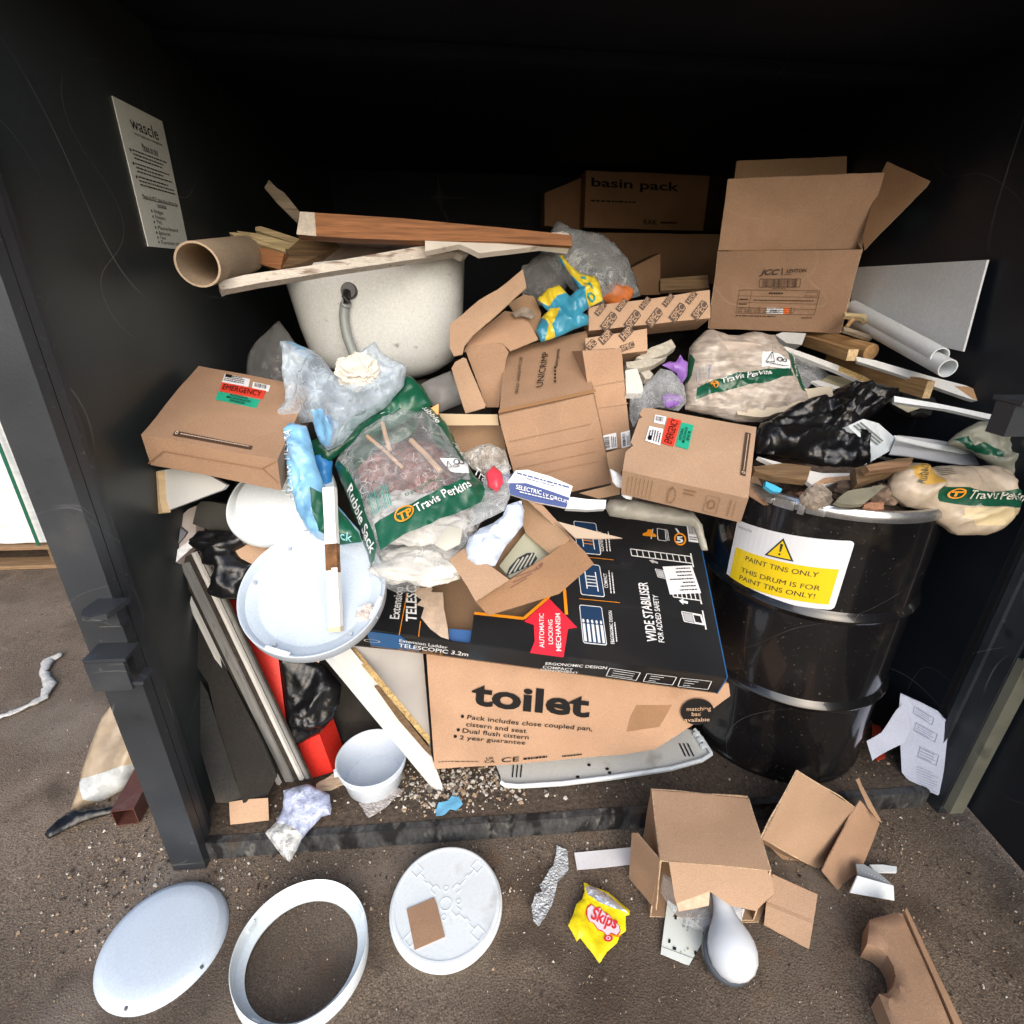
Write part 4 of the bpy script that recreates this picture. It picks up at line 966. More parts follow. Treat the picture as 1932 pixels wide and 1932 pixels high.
# ------------------------------------------------------------------ open carton with a lamp spilling out
q = para(*P('l', 975, 425, 1600, 478, 1740, 940, 1035, 880), 1.43)
t = thing('cardboard_box', 'open kraft carton on the ground spilling a white bulb-shaped lamp', 'cardboard box', (mid(q).x, mid(q).y, 0))
dn = V((0, 0, -1)); hb = min(p.z for p in q)-.006
def fpanel(name, pts, m=CARD2, th=.0035, seed=0, amp=.003, par=None, label=None, res=.03):
    n = (V(pts[1])-V(pts[0])).cross(V(pts[-1])-V(pts[0])).normalized()
    if n.dot(V(pts[0])-CAM) > 0: n = -n
    return slabq(name, par or t, pts, n, th, m, seed, amp, label, res)
fpanel('top_panel', q, seed=41)
lo = [V((p.x, p.y, .008)) for p in q]
fpanel('side_panel', [q[0], q[3], lo[3], lo[0]], CARD, seed=42); fpanel('side_panel', [q[1], q[2], lo[2], lo[1]], CARDIN, seed=43)
fpanel('back_panel', [q[0], q[1], lo[1], lo[0]], CARDIN, seed=44); fpanel('bottom_panel', lo, CARDIN, seed=45)
# hanging front flap, crushed
pff = Pl(q[3]+V((0, -.003, -.002)), V((.0, -.80, .60)), q[2]-q[3])
FT = mat('torn_kraft', (.58, .40, .28), .9, n1=(60, .15), fine=(300, .1))
fo = P('l', 1085, 882, 1738, 938, 1762, 1090, 1645, 1200, 1560, 1185, 1485, 1170, 1350, 1078, 1340, 1165, 1150, 1207, 1120, 1110)
mk('front_flap', sheet(pff, P2(pff, fo), .004, .003, 9, 3, .02, zones=[(P2(pff, P('l', 1150, 1205, 1128, 1155, 1345, 1075, 1342, 1163)), 1)], crease=.005, cs=10), [CARD2, FT], t)
pff = Pl(q[3], V((-.55, -.70, .35)), V((-.9, .3, 0)))
lfp = [q[3]+V((-.001, -.002, -.004)), lo[3]+V((0, -.002, .0))]
a = HZ(.02).hit(p1('l', 835, 990)); b = U(p1('l', 868, 700), (a-CAM).dot(_f)*.99)
pS = Pl(q[3], (a-q[3]).cross(lo[3]-q[3])); fpanel('side_flap', onpl(pS, P('l', 1035, 882, 1005, 1198, 836, 990, 850, 702, 884, 702)), CARD, seed=46, amp=.004)
pS = Pl(HZ(.006).hit(p1('m', 545, 1450)), V((-.18, -.35, .9))); fpanel('side_flap', onpl(pS, P('m', 312, 968, 604, 1098, 545, 1450, 257, 1292, 272, 1150)), CARD2, seed=47, amp=.004)
pr = Print(pS, off=.003)
for k in (0, 14): pr.poly(tuple(P('m', 272, 1152+k, 566, 1270+k, 272, 1149+k)), [(0, 0), (1, 0), (1, 1), (0, 1)])
pr.done('crease', CARDIN, t)
pS = Pl(lo[3], V((0, -.2, 1))); fpanel('bottom_flap', onpl(HZ(.005), P('l', 1008, 1205, 1555, 1270, 1668, 1270, 1705, 1180, 1690, 1090, 1010, 1060)), CARDIN, seed=48)
# milky bag and paper tumbling out
pl = Pl(HZ(.05).hit(p1('l', 1250, 1230)), (.05, -.5, .85))
bm, _h = pillow(pl, P2(pl, P('l', 1050, 960, 1120, 1000, 1400, 1080, 1560, 1180, 1555, 1280, 1480, 1300, 1340, 1350, 1180, 1290, 1080, 1160, 1035, 1080)), .02, .05, .012, 18, 9, .014)
mk('plastic_bag', bm, CLEARM, label='milky plastic bag bulging out of the open carton on the ground', cat='plastic bag')
o, pl = flat('light_fitting_plate', 'pale green perforated metal plate under the milky bag, slots at its end', 'metal plate', 'l', (1080, 1130, 1310, 1320, 1287, 1530, 1275, 1580, 1035, 1480, 1040, 1435), mat('pale_plate', (.68, .73, .70), .4, n1=(6, .05)), .014, .002, .0005, 5, n=(.1, -.14, 1), ret=True)
pr = Print(pl)
for x, y in ((1128, 1248), (1088, 1400), (1250, 1303), (1255, 1475)): pr.poly(tuple(P('l', x-6, y+12, x+8, y+14, x-4, y-12)), [(0, 0), (1, 0), (1, 1), (0, 1)])
pr.poly(tuple(P('l', 1110, 1455, 1132, 1460, 1113, 1436)), [(0, 0), (1, 0), (1, 1), (0, 1)]); pr.text('LAMP', tuple(P('l', 1208, 1335, 1222, 1275, 1198, 1332)), .01); pr.fine(tuple(P('l', 1190, 1312, 1200, 1245, 1170, 1310)), 3)
pr.poly(tuple(P('l', 1040, 1437, 1292, 1530, 1040, 1434)), [(0, 0), (1, 0), (1, 1), (0, 1)]); pr.done('slot', BLACK, o)
flat('paper_scrap', 'folded white paper scrap beside the neck of the bulb-shaped lamp', 'paper', 'l', (1490, 1170, 1575, 1195, 1545, 1290, 1500, 1270), WHITEP, .03, .0015, .003, 12, .003, n=(.2, -.4, 1))
# the bulb: neck up in the carton, globe on the ground
c0 = HZ(.058).hit(p1('l', 1497, 1468)); c1 = U(p1('l', 1420, 1110), 1.31)
ax = (c1-c0).normalized(); Lb = (c1-c0).length; gp = Pl(c0, ax)
t = thing('lamp_bulb', 'large white pear-shaped lamp lying with its globe on the ground', 'lamp', c0-V((0, 0, .058)))
prof = [(0, -.056), (.020, -.053), (.038, -.042), (.051, -.024), (.056, -.002), (.054, .018), (.047, .036), (.036, .054), (.027, .07), (.021, .088), (.019, .11), (.018, max(.12, Lb)), (0, max(.121, Lb+.001))]
bm = bmesh.new(); lathe(bm, gp, prof, 48); mk('globe', bm, mat('opal_globe', (.60, .64, .69), .20), t, ang=60)
bm = bmesh.new(); lathe(bm, Pl(c0+V((-.003, .006, -.016)), (0, -.42, .9)), [(0, .004), (.0575, .004), (.0605, .0), (.0605, -.012), (0, -.014)], 48); mk('back_plate', bm, mat('dark_rim', (.05, .06, .075), .4), t)
# ------------------------------------------------------------------ second open carton
pA = para(*P('m', 470, 300, 842, 538, 637, 945, 240, 738), 1.40)
t = thing('cardboard_box', 'small pale open carton tipped on its side against the sill near the drum', 'cardboard box', (mid(pA).x, mid(pA).y, 0))
nA = ppl(pA).n
fpanel('base_panel', pA, CARD2, seed=51, amp=.003)
dA = (mid(pA)-CAM).normalized()*.12
fpanel('side_panel', [pA[3], pA[2], pA[2]+dA*.9+V((0, 0, -.02)), pA[3]+dA*.9+V((0, 0, -.02))], CARDIN, seed=52)
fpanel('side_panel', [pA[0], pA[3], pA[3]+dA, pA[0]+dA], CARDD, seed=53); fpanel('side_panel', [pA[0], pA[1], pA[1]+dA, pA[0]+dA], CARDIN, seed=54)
pB = Pl(pA[1], V((.35, -.75, .55)), pA[2]-pA[1]); fpanel('end_flap', onpl(pB, P('m', 870, 490, 1016, 645, 795, 1142, 640, 948)), CARD, seed=55, amp=.005)
pB = Pl(pA[1]+V((.01, .02, 0)), V((-.5, -.8, .2))); fpanel('end_flap', onpl(pB, P('m', 848, 362, 872, 352, 890, 402, 1016, 632, 985, 615, 925, 535)), CARDIN, seed=56)
pB = Pl(pA[2]+V((-.02, .02, -.03)), V((-.2, -.6, .7))); fpanel('end_flap', onpl(pB, P('m', 482, 1005, 520, 998, 548, 1032, 795, 1138, 770, 1150, 545, 1045)), CARD2, seed=57)
pB = Pl(pA[2]+V((0, .004, -.008)), V((-.1, -.85, .5))); fpanel('end_flap', onpl(pB, P('m', 640, 950, 795, 1140, 730, 1100, 420, 915, 245, 745)), CARDIN, seed=58)
# white metal fitting corner behind it, and a clip
pl = Pl(HZ(.006).hit(p1('m', 1095, 1136)), (.1, -.8, .6)); t = thing('light_fitting', 'white metal light fitting corner sticking out from under the small open carton', 'light fitting', pl.O)
fpanel('front_lip', onpl(pl, P('m', 862, 978, 1092, 1042, 1097, 1138, 812, 1088)), WPLAS, seed=61, amp=.0005)
pu = Pl(onpl(pl, P('m', 1092, 1042))[0], (0, -.15, 1)); fpanel('top_sheet', onpl(pu, P('m', 862, 976, 1090, 1040, 1000, 960, 905, 905, 850, 900)), mat('grey_paint', (.32, .36, .39), .45), seed=62, amp=.0005)
pr = Print(pu, off=.003)
for k in range(8): pr.disc(tuple(P('m', 885+k*20, 950+k*9, 893+k*20, 952+k*9, 885+k*20, 944+k*9)), .5, .5, .5, 0, 8)
pr.done('hole', WHITEP, t)
o = flat('plastic_clip', 'small white curved plastic trim lying behind the white light fitting', 'plastic trim', 'm', (938, 905, 1020, 905, 1113, 918, 1113, 952, 970, 950), WPLAS, .012, .008, .001, n=(0, -.1, 1))
# corner packing block, cut with a round notch
pl = Pl(HZ(.075).hit(p1('m', 1005, 1720)), (-.02, -.03, 1)); arc = [(930, 1400), (1005, 1430), (1060, 1475), (1100, 1545), (1115, 1610), (1098, 1675), (1062, 1718), (1005, 1722)]
pts = [(945, 1245), (1000, 1228), (1100, 1205), (1158, 1207)]+[(1300, 1520), (1455, 1880), (1640, 2310), (1250, 2330)]+arc[::-1]
ol = P2(pl, P('m', *[c for p in pts for c in p]))
bm = patch(pl, ol, lambda q, d: nv(q, 9, 2)*.002-.010*math.exp(-d/.004)*1.0, lambda q, d: -.07, .014)
t = thing('packing_block', 'long kraft cardboard packing block with a semicircular notch, front right corner of the yard', 'packing block', HZ(0).hit(p1('m', 1150, 1600)))
mk('core', bm, CARD, t, bevel=0)
q2 = [pl.to2(p) for p in P('m', 1158, 1207, 1640, 2310, 1720, 2310, 1245, 1255)]
bm = bmesh.new(); a, b = pl.w(q2[0], .0), pl.w(q2[1], .0); sd2 = V((.03, .02, 0)); gbox(bm, [a+V((.004, 0, -.002)), b+V((.004, 0, -.002)), b+sd2+V((.01, 0, -.02)), a+sd2+V((-.004, -.004, -.016))], V((0, 0, -.05)), .03, .002, 5); mk('side_fold', bm, CARD, t, bevel=.004)
# ------------------------------------------------------------------ yard at the left
pal = thing('wooden_pallet', 'brown wooden pallet standing in the yard at the left under a wrapped load', 'pallet', (-2.9, 3.2, 0))
for k in range(3):
    bm = bmesh.new(); x = -3.45+k*.58; aabox(bm, x, x+.10, 2.76, 3.7, .025, .115); mk('bearer', bm, OLDW, pal, rot=Matrix.Rotation(R(90), 3, 'Z'), bevel=.004)
for y in (2.74, 3.05, 3.35, 3.62):
    for z in (.0, .117):
        bm = bmesh.new(); aabox(bm, -3.48, -2.16, y, y+.1, z, z+.022); mk('board', bm, mat('pallet_wood', (.24, .15, .08), .8, n1=(5, .25), fine=(12, .25), stretch=(1.2, 18, 18)), pal, bevel=.003)
ld = thing('wrapped_load', 'white film-wrapped load with a green strap on the pallet at the left edge', 'wrapped load', (-2.8, 3.2, .14))
bm = bmesh.new(); gbox(bm, [V((-3.46, 2.76, .142)), V((-2.17, 2.76, .142)), V((-2.17, 2.76, 1.30)), V((-3.46, 2.76, 1.30))], V((0, .95, 0)), .035, .006, 4, 0, .02)
mk('load', bm, mat('stretch_wrap', (.66, .68, .68), .3, n1=(5, .10), fine=(9, .08), stretch=(1, 1, 5), bump=(8, .6)), ld, bevel=.01)
bm = bmesh.new(); prism(bm, [V((-2.30, 2.72, .15)), V((-2.283, 2.72, .15)), V((-2.283, 2.72, 1.32)), V((-2.30, 2.72, 1.32))], V((0, .004, 0))); mk('strap', bm, mat('green_strap', (.01, .10, .06), .35), ld)
# twisted white plastic strip
pth = [HZ(.010).hit(p) for p in P('i', -60, 1210, 40, 1180, 150, 1135, 235, 1090, 275, 1020, 240, 950, 262, 885, 350, 842)]
bm = bmesh.new()
rr = [.012, .012, .013, .017, .020, .018, .022, .016]
pp = []; rad = []
for i in range(len(pth)-1):
    for k in range(6): s_ = k/6; pp.append(pth[i]*(1-s_)+pth[i+1]*s_); rad.append((rr[i]*(1-s_)+rr[i+1]*s_)*(.8+.5*abs(nv((i+s_, 3), 2.2, 2))))
tube(bm, pp, rad, 10); 
for v in bm.verts: v.co += nvec(v.co, 60, 2)*.008; v.co.z = .004+(v.co.z-.004)*.55 if v.co.z > .004 else .004+abs(v.co.z-.004)*.15
mk('plastic_strip', bm, mat('grey_white_film', (.45, .45, .44), .4, n1=(40, .35), bump=(80, .6)), label='twisted grey-white plastic strip lying on the open yard at the left', cat='plastic strip', ang=180)
# clear sack of waste behind the post
pl = Pl(HZ(.06).hit(p1('i', 560, 1500)), (.25, -.75, .6))
bag = P('i', 640, 1105, 720, 1150, 860, 1320, 860, 1480, 770, 1500, 700, 1590, 600, 1650, 480, 1700, 392, 1705, 430, 1590, 455, 1480, 500, 1350, 560, 1200)
bm, hh = pillow(pl, P2(pl, bag), .05, .12, .022, 9, 4, .022, zones=[(P2(pl, P('i', 440, 1540, 600, 1490, 700, 1450, 780, 1440, 790, 1500, 700, 1590, 560, 1660, 480, 1640)), 1)], backh=.05)
mk('rubbish_sack', bm, [mat('stained_film', (.36, .28, .19), .32, n1=(9, .4), dirt=[(7, .56, (.30, .15, .05), .85), (5, .62, (.66, .64, .60), .7)], bump=(24, .7)), mat('milky_film', (.40, .42, .42), .22, n1=(18, .35), bump=(34, 1), dirt=(7, .58, (.26, .18, .10), .6))], label='stained translucent sack slumped on the yard behind the left post', cat='sack', ang=180)
pl = HZ(.012); 
bm, hh = pillow(pl, P2(pl, P('i', 245, 1850, 290, 1800, 400, 1715, 470, 1700, 560, 1710, 640, 1690, 650, 1720, 560, 1745, 470, 1770, 380, 1810, 270, 1868)), .016, .04, .012, 22, 2, .012)
mk('plastic_rag', bm, BIN, label='black plastic rag trampled on the yard in front of the stained sack', cat='plastic rag', ang=180)
# brown square downpipe
a = HZ(.036).hit(p1('i', 690, 1752)); dr_ = (HZ(.03).hit(p1('i', 800, 1560))-a); dr_.z = 0; dr_.normalize(); e_ = V((dr_.y, -dr_.x, 0))
t = thing('downpipe', 'brown square plastic downpipe lying on the yard by the left post, open end forward', 'downpipe', a-V((0, 0, .036)))
bm = bmesh.new(); w_ = .031
for s0, s1 in (((-w_, -w_), (w_, -w_)), ((w_, -w_), (w_, w_)), ((w_, w_), (-w_, w_)), ((-w_, w_), (-w_, -w_))):
    ins_ = .0025
    f3 = lambda s, k: a+e_*s[0]*k+V((0, 0, s[1]*k))
    prism(bm, [f3(s0, 1), f3(s1, 1), f3(s1, .91), f3(s0, .91)], dr_*.36)
mk('pipe', bm, mat('brown_plastic', (.10, .038, .03), .45, n1=(6, .15), fine=(120, .12), dirt=(20, .62, (.14, .1, .08), .5)), t)
# ------------------------------------------------------------------ on the container floor
FP = HZ(FZ+.003)
flat('cardboard_scrap', 'small folded kraft card at the foot of the black foam sheets', 'cardboard scrap', 'i', (1265, 1668, 1355, 1652, 1478, 1645, 1482, 1770, 1272, 1792), CARD2, FZ+.045, .003, .003, n=(-.05, -.75, .65), seed=6)
# bubble wrap bundle spilling over the sill
pl = Pl(FP.hit(p1('k', 250, 1150))+V((0, 0, .02)), (.05, -.45, .9))
bub = P('k', 215, 905, 300, 880, 370, 862, 430, 890, 510, 930, 525, 1020, 520, 1060, 460, 1075, 400, 1140, 330, 1225, 300, 1290, 255, 1365, 200, 1320, 100, 1180, 165, 1110, 215, 1010)
bm, hh = pillow(pl, P2(pl, bub), .028, .06, .014, 26, 6, .010, zones=[(P2(pl, P('k', 165, 1115, 300, 1150, 340, 1200, 300, 1290, 255, 1365, 200, 1320, 100, 1180)), 1)], backh=.02)
mk('bubble_wrap', bm, [mat('bluish_bubble', (.40, .45, .62), .3, n1=(45, .35), bump=(120, .9), dirt=(40, .55, (.72, .75, .82), .7)), mat('clear_bubble', (.46, .47, .47), .28, n1=(60, .5), bump=(110, .9), dirt=(70, .56, (.75, .76, .77), .7))], label='bluish bubble wrap bundle drooping over the sill at the left', cat='bubble wrap', ang=60)
pl = Pl(FP.hit(p1('k', 590, 830))+V((0, 0, .012)), (.0, -.2, 1))
mk('wood_splinter', sheet(pl, P2(pl, P('k', 425, 862, 530, 795, 600, 800, 610, 850, 520, 890, 430, 900)), .012, .004, 25, 3, .012, .006), mat('splinter', (.55, .43, .30), .8, n1=(25, .3), stretch=(1, 6, 6), dirt=(15, .6, (.25, .16, .1), .6)), label='pale broken wood splinter between the bubble wrap and the white bucket', cat='wood splinter')
flat('plastic_scrap', 'crumpled clear plastic scrap flattened under the white bucket', 'plastic scrap', 'k', (700, 985, 860, 950, 950, 885, 993, 905, 870, 1020, 760, 1082), [film('dirty_film2', (.60, .55, .52), .3, .35, 60, .3)], FZ+.006, .001, .004, 20, .004, 30, 8, .012, .004)
o, pl = flat('plastic_scrap', 'torn bright blue plastic scrap on the container floor', 'plastic scrap', 'k', (1190, 1025, 1215, 985, 1275, 975, 1300, 945, 1345, 950, 1368, 995, 1330, 1035, 1290, 1030, 1250, 1062, 1200, 1068), [mat('sky_blue_film', (.16, .48, .74), .3, n1=(20, .15), bump=(60, .5))], FZ+.010, .001, .004, 20, .004, 30, 5, .008, .003, ret=True)
# white bucket
bp = HZ(FZ+.003).hit(p1('k', 775, 985)); g = GP(bp.x, bp.y+.082, FZ+.003, (.0, -.03, 1))
t = thing('bucket', 'empty white plastic bucket standing upright on the container floor', 'bucket', g.O)
bm = bmesh.new(); lathe(bm, g, [(0, .0), (.080, .0), (.084, .004), (.095, .074), (.101, .075), (.101, .079), (.096, .081), (.097, .088), (.104, .089), (.105, .099), (.102, .101), (.099, .099), (.096, .086), (.082, .008), (0, .006)], 72)
mk('body', bm, mat('milky_bucket', (.62, .68, .76), .32, n1=(5, .05), fine=(200, .05)), t, ang=40)
bm = bmesh.new(); a = 3.5; e_ = V((math.cos(a), math.sin(a), 0)); prism(bm, [g.O+e_*.100+V((0, 0, .071))+V((-e_.y, e_.x, 0))*k for k in (-.008, .008)]+[g.O+e_*.112+V((0, 0, .071))+V((-e_.y, e_.x, 0))*k for k in (.006, -.006)], V((0, 0, .018))); mk('handle_lug', bm, WPLAS, t, bevel=.002)
# long white light trough leaning in the left corner (inside out: white edges, dirty aluminium channel)
b0 = FP.hit(p1('q', 1390, 1790))+V((0, 0, .004)); t0 = U(p1('i', 1010, 300), 1.42); dirc = (t0-b0).normalized(); Lc = (t0-b0).length
wv = (U(p1('q', 1520, 1640), 1.58)-b0); wv = (wv-dirc*wv.dot(dirc)).normalized(); nvv = dirc.cross(wv); nvv = nvv if nvv.dot(b0-CAM) < 0 else -nvv
t = thing('light_trough', 'long dirty white-edged aluminium light trough leaning in the left corner', 'light fitting', b0)
def bar_(w0, w1, h0, h1, m, name, l0=0, l1=1, seed=0, label=None):
    bm = bmesh.new(); prism(bm, [b0+wv*w+nvv*h+dirc*Lc*l0 for w, h in ((w0, h0), (w1, h0), (w1, h1), (w0, h1))], dirc*Lc*(l1-l0)); return mk(name, bm, m, t, rot=Matrix((dirc, wv, nvv)).transposed(), bevel=.0015, label=label)
EDGE = mat('edge_white', (.60, .59, .56), .45, n1=(12, .15), stretch=(1, 10, 10), dirt=(40, .63, (.2, .15, .1), .8))
GROOVE = mat('groove_dark', (.030, .024, .018), .85, n1=(15, .5), fine=(100, .4), dirt=(26, .63, (.14, .11, .08), .5))  # dark brown plate colour between the rails
bar_(-.056, -.046, -.004, .008, EDGE, 'edge_rail', 0, 1); bar_(-.038, .075, -.006, -.001, GROOVE, 'back_plate', .01, .99)
bar_(-.020, .010, .0, .006, ALU, 'channel', .02, .97); bar_(.040, .052, .0, .009, EDGE, 'edge_rail', .03, 1); bar_(.060, .070, -.004, .004, ALU, 'side_rail', .03, .98)
bm = bmesh.new(); pe = Pl(b0+dirc*Lc*.99, nvv, wv)
prism(bm, onpl(Pl(U(p1('i', 950, 330), 1.40), (.3, -.6, .5)), P('i', 878, 200, 1040, 50, 1085, 30, 1080, 175, 1050, 270, 955, 372)), V((.01, .03, -.005))); mk('end_cap', bm, mat('cracked_white', (.42, .36, .33), .6, n1=(14, .2), dirt=(16, .58, (.18, .13, .10), .7)), t, bevel=.002)
bm = bmesh.new(); pe = Pl(U(p1('i', 950, 330), 1.395), (.3, -.6, .5)); prism(bm, onpl(pe, P('i', 918, 205, 985, 142, 1030, 180, 1015, 205, 940, 290)), V((.002, .006, -.001))); mk('glass_insert', bm, mat('dark_glass', (.05, .05, .052), .15, n1=(6, .3)), t)
bm = bmesh.new(); prism(bm, onpl(pe, P('i', 942, 300, 1045, 225, 1062, 262, 962, 352)), V((.002, .006, -.001))); mk('bracket', bm, ALU, t, bevel=.001)
# black foam sheets
def lean(label, fr_, pts, z0, n, th, m, seed, name='foam_sheet', cat='foam sheet', group=None, amp=.006, res=.03, rot=True):
    pl = Pl(U(P(fr_, *pts[:2])[0], z0), n); return mk(name, sheet(pl, P2(pl, P(fr_, *pts)), th, amp, 5, seed, res), m, label=label, cat=cat, group=group)
pfo = (.30, -.82, .42)
lean('brown-black foam sheet leaning beside the light trough, folded over at its top', 'q', (165, 405, 430, 150, 500, 200, 800, 800, 1100, 1400, 1230, 1700, 1130, 1900, 900, 1960, 820, 1700, 640, 1150, 560, 800, 330, 470), 1.47, pfo, .03, mat('brown_foam', (.012, .010, .008), .92, n1=(6, .35), fine=(140, .3), bump=(120, .6), dirt=(9, .6, (.03, .025, .02), .5)), 4)
lean('blacker foam sheet behind the folded one, against the left post', 'q', (168, 420, 320, 470, 560, 900, 700, 1350, 830, 1750, 900, 1960, 640, 1960, 500, 1500, 330, 1050, 230, 700), 1.485, pfo, .04, RUBB, 6)
# red panel and red box end, black bag in front
lean('bright red plastic panel leaning behind the light trough', 'i', (1225, 545, 1340, 560, 1530, 820, 1570, 1150, 1580, 1230, 1500, 1100, 1360, 800), 1.54, (.1, -.9, .4), .006, mat('red_plastic', (.62, .028, .018), .4, n1=(5, .12), fine=(120, .12), dirt=(30, .68, (.3, .03, .02), .6)), 3, 'red_board', 'board')
q = onpl(Pl(FP.hit(p1('q', 1690, 1690))+V((0, 0, .0)), (.05, -.97, .2)), P('q', 1430, 1390, 1635, 1295, 1770, 1660, 1560, 1720))
bm = bmesh.new(); gbox(bm, q, V((.015, .09, .0)), .03, .002, 3); mk('red_box', bm, mat('red_plastic', (.62, .028, .018), .4), label='red box end on the container floor beside the white bucket', cat='box', bevel=.003)
pl = Pl(U(p1('q', 1550, 900), 1.58), (.05, -.92, .38))
bm, hh = pillow(pl, P2(pl, P('q', 1240, 480, 1340, 540, 1500, 560, 1700, 640, 1850, 820, 1830, 1000, 1760, 1150, 1640, 1280, 1430, 1390, 1350, 1300, 1320, 1100, 1280, 800)), .04, .10, .030, 9, 6, .018)
mk('bin_bag', bm, BIN, label='black bin bag wedged low between the red panel and the white board', cat='bin bag', ang=180)
# big white board propped on the floor, and a chipboard one behind
b1 = FP.hit(p1('k', 1205, 922)); topz = .0
def plank2(label, top, bot, zt, wpx, m, th, n, name='board', cat='board', mside=None):
    pass
pl = Pl(b1, (-.42, -.70, .50)); WBD = mat('white_melamine', (.60, .60, .59), .45, n1=(5, .06), fine=(150, .05), dirt=(12, .64, (.3, .25, .2), .5))
pts = P('k', 455, 20, 500, 15, 625, 0, 800, 210, 1000, 455, 1170, 690, 1238, 885, 1236, 910, 1203, 925, 800, 440)
t = thing('melamine_board', 'white melamine board propped slantwise from the floor up to the ladder box', 'board', b1)
pf_ = Pl(b1, (.42, -.86, .28)); fpanel('face', onpl(pf_, P('k', 512, 14, 640, -20, 820, 200, 1160, 660, 1238, 870, 1238, 906)), WBD, .012, 71, .0006)
Ta = pf_.hit(p1('k', 512, 14)); Tb = pf_.hit(p1('k', 1238, 907)); ne = V((-.62, -.42, .66)); te = (Tb-Ta).normalized(); ne = ne-te*ne.dot(te)
pe_ = Pl(Ta, ne); fpanel('front_edge', onpl(pe_, P('k', 455, 25, 512, 14, 1238, 907, 1203, 925)), mat('edge_strip', (.70, .74, .75), .4, n1=(8, .06), dirt=(30, .68, (.3, .26, .2), .6)), .010, 72, .0004)
t = thing('chipboard_panel', 'grey-faced chipboard panel with a raw yellow edge behind the white board', 'board', b1+V((.1, .1, 0)))
pg_ = Pl(pf_.hit(p1('o', 1000, 1250))+V((0, .03, 0)), (.42, -.86, .28)); fpanel('face', onpl(pg_, P('o', 380, 545, 950, 600, 1020, 1440, 990, 1300, 640, 860)), mat('grey_laminate', (.40, .38, .36), .5, n1=(5, .15), dirt=(10, .6, (.2, .17, .14), .5)), .012, 73, .001)
fpanel('raw_edge', onpl(Pl(pg_.hit(p1('o', 400, 560)), (.1, -.75, .65)), P('o', 360, 560, 425, 560, 1000, 1250, 1000, 1310, 985, 1295)), mat('chipboard', (.40, .27, .11), .85, n1=(60, .3), fine=(220, .4), dirt=(40, .6, (.2, .12, .05), .7)), .010, 74, .0006)
mk('timber_batten', sheet(pf_.off(.006), P2(pf_, P('o', 570, 855, 600, 850, 640, 880, 1000, 1340, 1005, 1395, 960, 1350, 760, 1120)), .006, .0005, res=.03), OLDW, label='dark brown thin batten lying on the white board', cat='batten')
# cream vent tray under the toilet box
pl = Pl(FP.hit(p1('l', 10, 400))+V((0, 0, .006)), (-.02, -.04, 1))
TRY = mat('cream_plastic', (.62, .64, .62), .4, n1=(4, .10), fine=(160, .05), dirt=[(9, .60, (.25, .22, .18), .5), (70, .70, (.05, .05, .05), .8)])
t = thing('vent_panel', 'cream plastic appliance panel with slotted vents lying under the toilet box', 'panel', pl.O)
tr_ = P('l', 2, 330, -40, 230, 500, 60, 1180, 25, 1250, 45, 1340, 180, 1355, 205, 1300, 245, 1100, 300, 700, 360, 400, 395, 120, 412, 30, 405, 8, 385)
bm = sheet(pl, P2(pl, tr_), .004, .0005, seed=3, res=.04, bend=None); mk('tray', bm, TRY, t)
edge = P('l', 8, 385, 30, 402, 120, 410, 400, 392, 700, 355, 1100, 296, 1300, 242, 1358, 203)
bm = bmesh.new(); tube(bm, [pl.w(p, .008) for p in P2(pl, edge)], .007, 8); mk('rim', bm, WPLAS, t, ang=60)
bm = bmesh.new(); tube(bm, [pl.w(p, .010) for p in P2(pl, P('l', 1250, 48, 1300, 110, 1345, 180, 1358, 203))], .006, 8); mk('rim', bm, WPLAS, t, ang=60)
for x, y in ((1240, 75), (1265, 110), (1285, 150)):
    bm = bmesh.new(); prism(bm, [pl.w(p, .004) for p in P2(pl, P('l', x, y, x+38, y-8, x+45, y+12, x+15, y+16))], pl.n*.012); mk('tooth', bm, WPLAS, t, bevel=.001)
pr = Print(pl, off=.003)
for gx, gy in ((75, 268), (1150, 128)):
    for k in range(3): pr.poly(tuple(P('l', gx+k*26, gy+80, gx+k*26+9, gy+80, gx+k*26-2+(40 if gx > 500 else 10), gy)) if gx < 500 else tuple(P('l', gx+k*26+40, gy+84, gx+k*26+50, gy+84, gx+k*26, gy)), [(0, 0), (1, 0), (1, 1), (0, 1)])
pr.done('vent_slot', BLACK, t)
pr = Print(pl, off=.0032)
for x, y in ((573, 268), (690, 293), (706, 318), (500, 345)): pr.disc(tuple(P('l', x-12, y+9, x+12, y+9, x-12, y-9)), .5, .5, .5, 0, 12)
pr.done('screw_hole', BLACK, t)
# paper sheaf and aluminium profile by the right wall
pl = Pl(HZ(FZ+.006).hit(p1('m', 1215, 335)), (-.60, -.78, .17))
t = thing('paper_sheaf', 'fanned sheaf of printed white papers slumped between the drum and the right wall', 'papers', pl.O)
PAP = mat('bluish_paper', (.52, .56, .68), .6, n1=(8, .08), fine=(200, .06))
def shp(k): return pl.off(.014-.0035*k)
for k in range(6):
    a = 7*k
    pts = P('n', 975+a*.4, 1490+a*.3, 1100+a*.7, 1545+a*.2, 1230+a, 1620+a*.2, 1345+a*.25, 1690+a, 1338+a*.3, 1760, 1300+a*1.2, 2040, 1262+a*2.4, 2255-a*.4, 1215+a*2, 2235-a*.2, 1080+a*3, 2205, 985, 2090, 975, 1880, 960, 1650)
    mk('sheet', sheet(shp(k), P2(pl, pts), .0007, .003, 6, 3+k, .022, bend=lambda q, k=k: .006*math.sin(q[0]*22+k*.5)+.004*math.sin(q[1]*14+k)), PAP, t)
p2_ = pl.off(.026)
